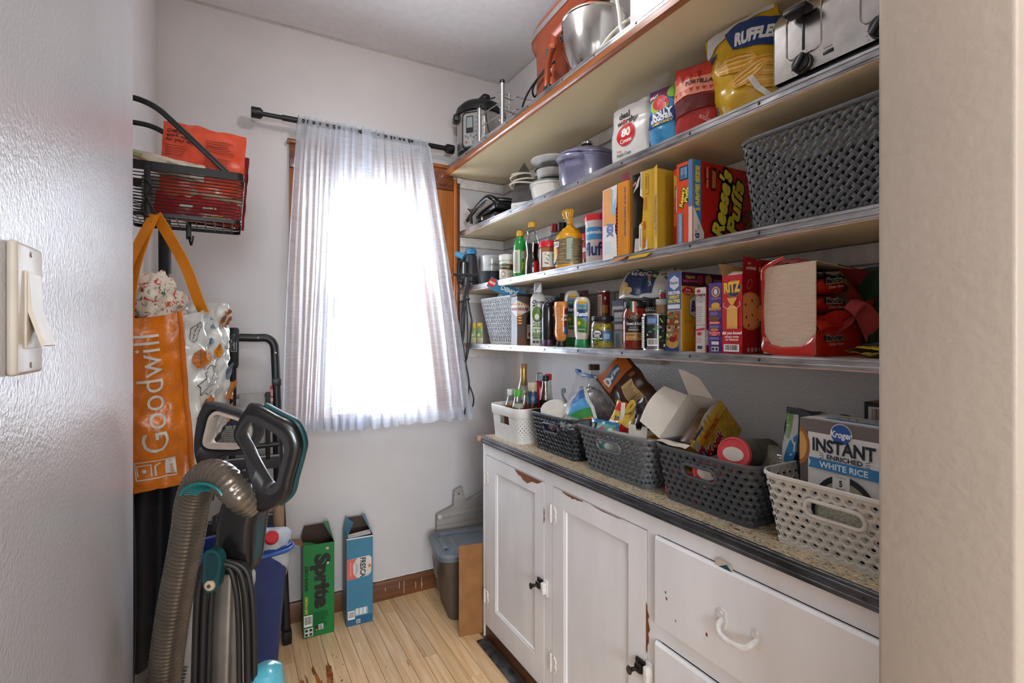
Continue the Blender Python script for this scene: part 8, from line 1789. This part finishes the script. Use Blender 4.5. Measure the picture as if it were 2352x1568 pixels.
b=MB();R2=[[(x,y,z) for x,y in rrect(a,c,r,6)] for a,c,z,r in rings];n=len(R2[0]);b.add([q for g in R2 for q in g],[(k*n+i,k*n+(i+1) % n,(k+1)*n+(i+1) % n,(k+1)*n+i) for k in range(len(R2)-1) for i in range(n)]+[tuple(range(n)),tuple(range((len(R2)-1)*n,len(R2)*n))]);b.build('lid',m_slate,t)
b=MB();b.rbox(-.178,-.06,.31,-.150,.06,.322,.005,3);b.build('lid_rib',m_slate,t)
p=Pr(plane_map((-.1745,.02,.0),(0,-1,0),(-.115,0,1)),base=.004);p.poly([(-.015,.17),(.045,.165),(.045,.265),(-.015,.268)],'#b9b8b8');p.rect(-.012,.205,.042,.258,'#2a3348');p.ell(.01,.235,.012,.012,'#8a5a3c',12);p.rect(.0,.175,.03,.20,'#6a7f9a');p.build('sticker',t)
# flattened cardboard
t=thing('cardboard_sheet','folded brown cardboard standing between the bin and cabinet','cardboard',(.98,2.05,0));m_cb=M('#8f6238',.75,bump=.03,scale=30,vary=.08)
for k in range(3):
    b=MB();b.rbox(.868+.004*k,2.043+k*.007-.012,.0,1.15,2.047+k*.007-.012,.392-.004*k,.001,1);b.xf(Matrix.Translation((.87,2.05,0)) @ Matrix.Rotation(R_(-11),4,'Z') @ Matrix.Translation((-.87,-2.05,0)));ws(b.build('layer',m_cb,t))
# whitewashed cutting board
t=thing('cutting_board','whitewashed paddle cutting board leaning on the back wall','cutting board',(1.05,2.46,.0));b=MB();b.prism([(.925,.06),(.929,.381),(1.021,.411),(1.026,.492),(1.070,.504),(1.090,.426),(1.28,.480),(1.29,.06)],2.466,2.482);ws(b.build('board',wood('#a8a29c','#86807a',.6,0,.5),t))
b=MB();b.lathe([(.0,.003),(.010,.003),(.012,0)],16,cap=(False,False));b.xf(Matrix.Translation((.944,2.466,.366)) @ Matrix.Rotation(R_(90),4,'X'));ws(b.build('felt_foot',M('#c9c6c2',.7),t));b=MB();b.lathe([(.0,.0012),(.004,.0012),(.004,0)],12,cap=(False,False));b.xf(Matrix.Translation((1.048,2.466,.472)) @ Matrix.Rotation(R_(90),4,'X'));ws(b.build('hang_hole',M('#2a2624',.8),t));b=MB();b.rbox(.93,2.45,.0,1.28,2.489,.062,.002);ws(b.build('support_edge',wood('#a8a29c','#86807a',.6,0,.5),t))

# ================================================================== VACUUMS
def frame(u0,v0,k):
    o=cf(u0,v0,k);s=k/1170.0
    return o,(lambda u,v:((u-u0)*s,(v0-v)*s))
def loopshape(t,nm,outer,inner,y0,y1,mat,bev=.004):
    """handle: closed outline with a hole, rounded over its thickness"""
    n=72
    def resample(poly):
        P=bez([(a,0,b) for a,b in poly+poly[:1]],10)[:-1];L=[0]
        for i in range(len(P)):L.append(L[-1]+(P[(i+1) % len(P)]-P[i]).length)
        out=[]
        for k in range(n):
            d=L[-1]*k/n;i=max(j for j in range(len(P)) if L[j]<=d);q=(d-L[i])/max(1e-9,L[i+1]-L[i]);out.append(P[i].lerp(P[(i+1) % len(P)],q))
        return out
    O=resample(outer);I=resample(inner)
    # align start of the inner ring with the outer one
    k0=min(range(n),key=lambda k:(I[k]-O[0]).length);I=I[k0:]+I[:k0]
    ym=(y0+y1)/2;b=MB();rings=[]
    for (f,y) in ((.0,ym),(.06,y0+(ym-y0)*.35),(.2,y0),(.8,y0),(.94,y0+(ym-y0)*.35),(1.0,ym),(.94,y1-(y1-ym)*.35),(.8,y1),(.2,y1),(.06,y1-(y1-ym)*.35)):
        rings.append([(O[i].lerp(I[i],f).x,y,O[i].lerp(I[i],f).z) for i in range(n)])
    m=len(rings);b.add([q for g in rings for q in g],[(k*n+i,k*n+(i+1) % n,((k+1) % m)*n+(i+1) % n,((k+1) % m)*n+i) for k in range(m) for i in range(n)])
    return b.build(nm,mat,t,60)
# --- upright carpet vacuum in front
o,f=frame(560,1200,.92)
t=thing('upright_vacuum','dark upright carpet vacuum with ribbed hose and looped handle','vacuum',(o.x,o.y,0),-29)
z0=o.z
def g(u,v,y=.0):a,c=f(u,v);return Vector((a,y,z0+c))
m_vk=M('#141315',.28,coat=.3);m_vg=M('#2c2b2d',.45);m_teal=M('#0b3f42',.35)
OUT=[(577,924),(603,928),(642,949),(680,971),(698,1013),(693,1050),(679,1099),(671,1132),(645,1158),(607,1176),(588,1172),(577,1130),(572,1082),(567,1038),(546,1006),(545,984),(560,950)]
INN=[(584,966),(606,974),(632,990),(652,1006),(659,1028),(654,1055),(645,1090),(638,1105),(626,1107),(615,1090),(600,1066),(588,1046),(578,1030),(568,1012),(561,996),(566,984),(576,970)]
loopshape(t,'handle',[(g(*q).x,g(*q).z) for q in OUT],[(g(*q).x,g(*q).z) for q in INN],-.016,.018,m_vk)
mid=[((a*.52+c*.48),(b_*.52+d*.48)) for (a,b_),(c,d) in zip(OUT,INN)]
loopshape(t,'handle_grip',[(g(*q).x,g(*q).z) for q in mid],[(g(*q).x,g(*q).z) for q in INN],-.020,.014,m_vg)
b=MB();b.tube(bez([g(608,930,.004),g(645,950,.004),g(682,972,.004),g(699,1013,.004),g(694,1048,.004),g(680,1098,.004),g(670,1134,.004),g(645,1158,.004)],6),.0042,8,sx=2.0);b.build('teal_trim',m_teal,t)
def column(t,nm,secs,mat):
    """vertical body from (u_left, u_right, v, y0, y1) sections"""
    b=MB();rings=[]
    for (ul,ur,v,ya,yb) in secs:
        A=g(ul,v);B=g(ur,v);cx=(A.x+B.x)/2;hw=(B.x-A.x)/2;rings.append([(cx+x,(ya+yb)/2+y,A.z) for x,y in rrect(hw,(yb-ya)/2,min(hw,(yb-ya)/2)*.6,5)])
    n=len(rings[0]);b.add([q for r in rings for q in r],[(k*n+i,k*n+(i+1) % n,(k+1)*n+(i+1) % n,(k+1)*n+i) for k in range(len(rings)-1) for i in range(n)]+[tuple(range(n)),tuple(range((len(rings)-1)*n,len(rings)*n))]);return b.build(nm,mat,t,50)
column(t,'body',[(558,592,1078,-.012,.03),(538,600,1110,-.018,.05),(510,602,1160,-.02,.06),(500,590,1205,-.02,.06),(496,584,1290,-.018,.05),(500,578,1310,-.012,.04)],m_vk)
b=MB();a=g(486,1186);c=g(500,1222);b.rbox(a.x,.0,c.z,c.x,.03,a.z,.002);b.build('switch',M('#0c0c0d',.5),t)
column(t,'teal_edge',[(588,596,1166,.0,.03),(580,590,1210,.0,.03),(577,586,1285,.0,.025)],m_teal)
# silver tube
column(t,'tube',[(492,545,1312,-.012,.030),(490,542,1400,-.014,.034),(486,536,1568,-.014,.034),(478,530,1800,-.014,.034)],M('#97928c',.3,.8,vary=.1))
# corrugated hose: rings as displaced tube
hp=[(578,1165),(562,1132),(536,1102),(500,1088),(468,1096),(440,1124),(418,1170),(402,1222),(378,1310),(350,1410),(326,1500),(306,1585),(288,1680),(275,1760),(280,1850)]
P=bez([g(u,v,-.03+.012*max(0,i-1)+(.035 if i==0 else .012 if i==1 else 0)) for i,(u,v) in enumerate(hp)],22);rad=[]
L=0;
for i,q in enumerate(P):
    if i:L+=(P[i]-P[i-1]).length
    rad.append(L)
step=.0085;Q=[];RR=[];d=0;i=0
while d<rad[-1]:
    while i<len(P)-2 and rad[i+1]<d:i+=1
    q=P[i].lerp(P[i+1],(d-rad[i])/max(1e-9,rad[i+1]-rad[i]))
    Q.append(q);d+=step/4
mul=[1.0,1.045,1.06,1.015]
RR=[(.0235+.005*min(1,k/90))*mul[k % 4] for k in range(len(Q))]
b=MB();b.tube(Q,.027,20,radii=RR);b.build('hose',M('#6f665c',.22,.55,vary=.1),t,60)
# teal fan guard on the inner bend
b=MB();c0=g(497,1128);
for k in range(15):
    a0=R_(20+k*10);b.tube([(c0.x+.020*math.cos(a0),-.030,c0.z+.012*math.sin(a0)),(c0.x+.036*math.cos(a0),-.044,c0.z+.026*math.sin(a0))],.0014,5)
for rr in ((.020,.012),(.037,.027)):b.tube([(c0.x+rr[0]*math.cos(R_(15+k*7.5)),-.030-.9*(rr[0]-.020),c0.z+rr[1]*math.sin(R_(15+k*7.5))) for k in range(21)],.0028,6)
b.build('hose_guard',M('#12686a',.35),t)
# cord hook
hk=bez([g(u,v) for u,v in ((520,1234),(535,1238),(545,1252),(545,1275),(541,1300),(537,1318),(524,1328),(510,1324),(505,1308),(507,1275),(508,1252),(512,1240),(520,1234))],4)[:-1]
b=MB();b.prism([(q.x,q.z) for q in hk],-.052,-.036);b.build('cord_hook',M('#0f3e40',.4),t)
hc=g(526,1275);b=MB();b.prism([(hc.x+(q.x-hc.x)*.62,hc.z+.006+(q.z-hc.z)*.62) for q in hk],-.0535,-.050);b.build('hook_inset',M('#0b2e33',.5),t)
q=g(522,1311);b=MB();b.lathe([(.0,.004),(.006,.004),(.0085,.003),(.009,0)],20,cap=(False,False));b.xf(Matrix.Translation((q.x,-.052,q.z)) @ Matrix.Rotation(R_(90),4,'X'));b.build('hook_button',M('#b39a80',.4),t);b=MB();b.lathe([(0,.0055),(.003,.005),(.0035,.003)],12,cap=(False,False));b.xf(Matrix.Translation((q.x,-.052,q.z)) @ Matrix.Rotation(R_(90),4,'X'));b.build('hook_screw',M('#6a6460',.3,.8),t)
b=MB();b.cyl((q.x,-.04,q.z+.02),(q.x,-.005,q.z+.02),.010,14);b.build('hook_post',m_teal,t)
# cord bundle over the hook
for k,(ul,ur,y) in enumerate(((470,604,-.030),(477,594,-.036),(484,585,-.028),(491,573,-.034),(466,598,-.022),(498,566,-.024))):
    pts=[g(ul-6,1800,y),g(ul-4,1640,y),g(ul,1500,y),g(ul+3,1400,y),g(ul+8,1330,y),g(ul+22-k,1284,y),g(524,1266+3*k,y-.006),g(ur-26+k,1284,y),g(ur-8,1330,y),g(ur-2,1400,y),g(ur,1500,y),g(ur,1640,y),g(ur-12,1800,y)]
    b=MB();b.tube(bez(pts,7),.0048,8);b.build('cord',M('#1d1a19',.5),t,60)
# lower body, tank and floor head (mostly below the picture)
column(t,'canister',[(470,600,1790,-.03,.10),(466,606,1850,-.04,.11),(466,606,2250,-.04,.11)],m_vk)
b=MB();a=g(618,1660);b.lathe([(.030,-.10),(.030,.085),(.026,.104),(.014,.112),(.0,.113)],24,c=(a.x,-.01,a.z));b.build('water_tank',M('#4fa3b5',.15,coat=.5),t)
b=MB();b.rbox(-.17,-.16,.004,.15,.17,.11,.03,3);b.build('floor_head',m_vk,t)
b=MB();b.rbox(-.10,-.05,.09,.09,.11,g(500,2230).z,.02,2);b.build('neck',m_vg,t)

# --- white stick vacuum behind it
o,f=frame(480,1150,1.14)
t=thing('stick_vacuum','white stick vacuum with dark looped handle and silver tube','vacuum',(o.x,o.y,0),-29);z0=o.z
OUT=[(476,921),(501,925),(535,934),(566,944),(599,972),(602,988),(596,1010),(582,1031),(568,1041),(540,1044),(511,1046),(499,1060),(490,1082),(466,1082),(457,1050),(455,1006),(462,955)]
INN=[(496,943),(508,940),(535,948),(560,956),(583,968),(590,980),(588,996),(580,1015),(570,1025),(550,1031),(520,1031),(495,1030),(482,1027),(473,1018),(473,1005),(478,985),(486,955)]
HOL=[(500,955),(510,952),(533,959),(556,967),(572,976),(578,985),(577,995),(571,1008),(564,1014),(550,1018),(522,1018),(498,1018),(490,1017),(485,1012),(485,1005),(488,990),(494,966)]
loopshape(t,'handle',[(g(*q).x,g(*q).z) for q in OUT],[(g(*q).x,g(*q).z) for q in INN],-.020,.020,m_vg)
loopshape(t,'handle_liner',[(g(*q).x,g(*q).z) for q in INN],[(g(*q).x,g(*q).z) for q in HOL],-.016,.016,M('#b9ab9e',.45))
column(t,'neck',[(464,494,1072,-.018,.018),(462,490,1110,-.016,.016),(460,488,1150,-.014,.014)],m_vk)
b=MB();b.cyl(g(473,1120,.0),g(426,1372,-.01),.0135,18,r2=.0155);b.build('silver_tube',M('#a39e9a',.3,.8),t)
column(t,'body',[(414,452,1352,-.02,.02),(404,456,1372,-.026,.03),(392,452,1440,-.028,.035),(366,432,1568,-.03,.04),(340,412,1700,-.03,.045),(330,404,1780,-.03,.045)],M('#bcbab7',.35))
b=MB();V=[g(u,v,-.034) for u,v in ((418,1376),(446,1374),(449,1386),(440,1450),(420,1568),(398,1700),(366,1700),(386,1568),(408,1450),(413,1390))];n=len(V);b.add(V+[q+Vector((0,.008,0)) for q in V],[tuple(range(n))]+[(i,(i+1) % n,n+(i+1) % n,n+i) for i in range(n)]);b.build('black_panel',M('#141517',.4),t,30)
b=MB();
for k in range(7):
    a=g(432-k*1.6,1512+k*8,-.032);b.rbox(a.x,-.034,a.z,a.x+.018,-.028,a.z+.002,.0004,1)
b.build('vent',M('#6a6866',.5),t)
a=g(496,1600);b=MB();b.lathe([(.040,-.20),(.047,.10),(.050,.215),(.053,.22),(.053,.240),(.048,.248),(.040,.242),(.036,.20)],30,c=(a.x,.06,a.z));b.build('dust_cup',M('#b4b8bc',.2,coat=.4),t)
column(t,'lower_tube',[(330,404,1770,-.02,.03),(335,380,1900,-.014,.02),(340,380,2100,-.014,.02)],M('#bcbab7',.35))
a=g(360,2090);b=MB();b.rbox(a.x-.02,-.10,.004,a.x+.24,.08,.07,.02,3);b.build('floor_head',M('#bcbab7',.35),t);b=MB();b.cyl((a.x+.005,.0,.05),(a.x+.002,.003,a.z+.02),.016,14);b.build('joint',m_vk,t);b=MB();q=g(496,1760,.06);b.rbox(q.x-.03,.03,.065,q.x+.03,.08,q.z+.01,.01);b.build('cup_stem',M('#9a9a9a',.4),t)
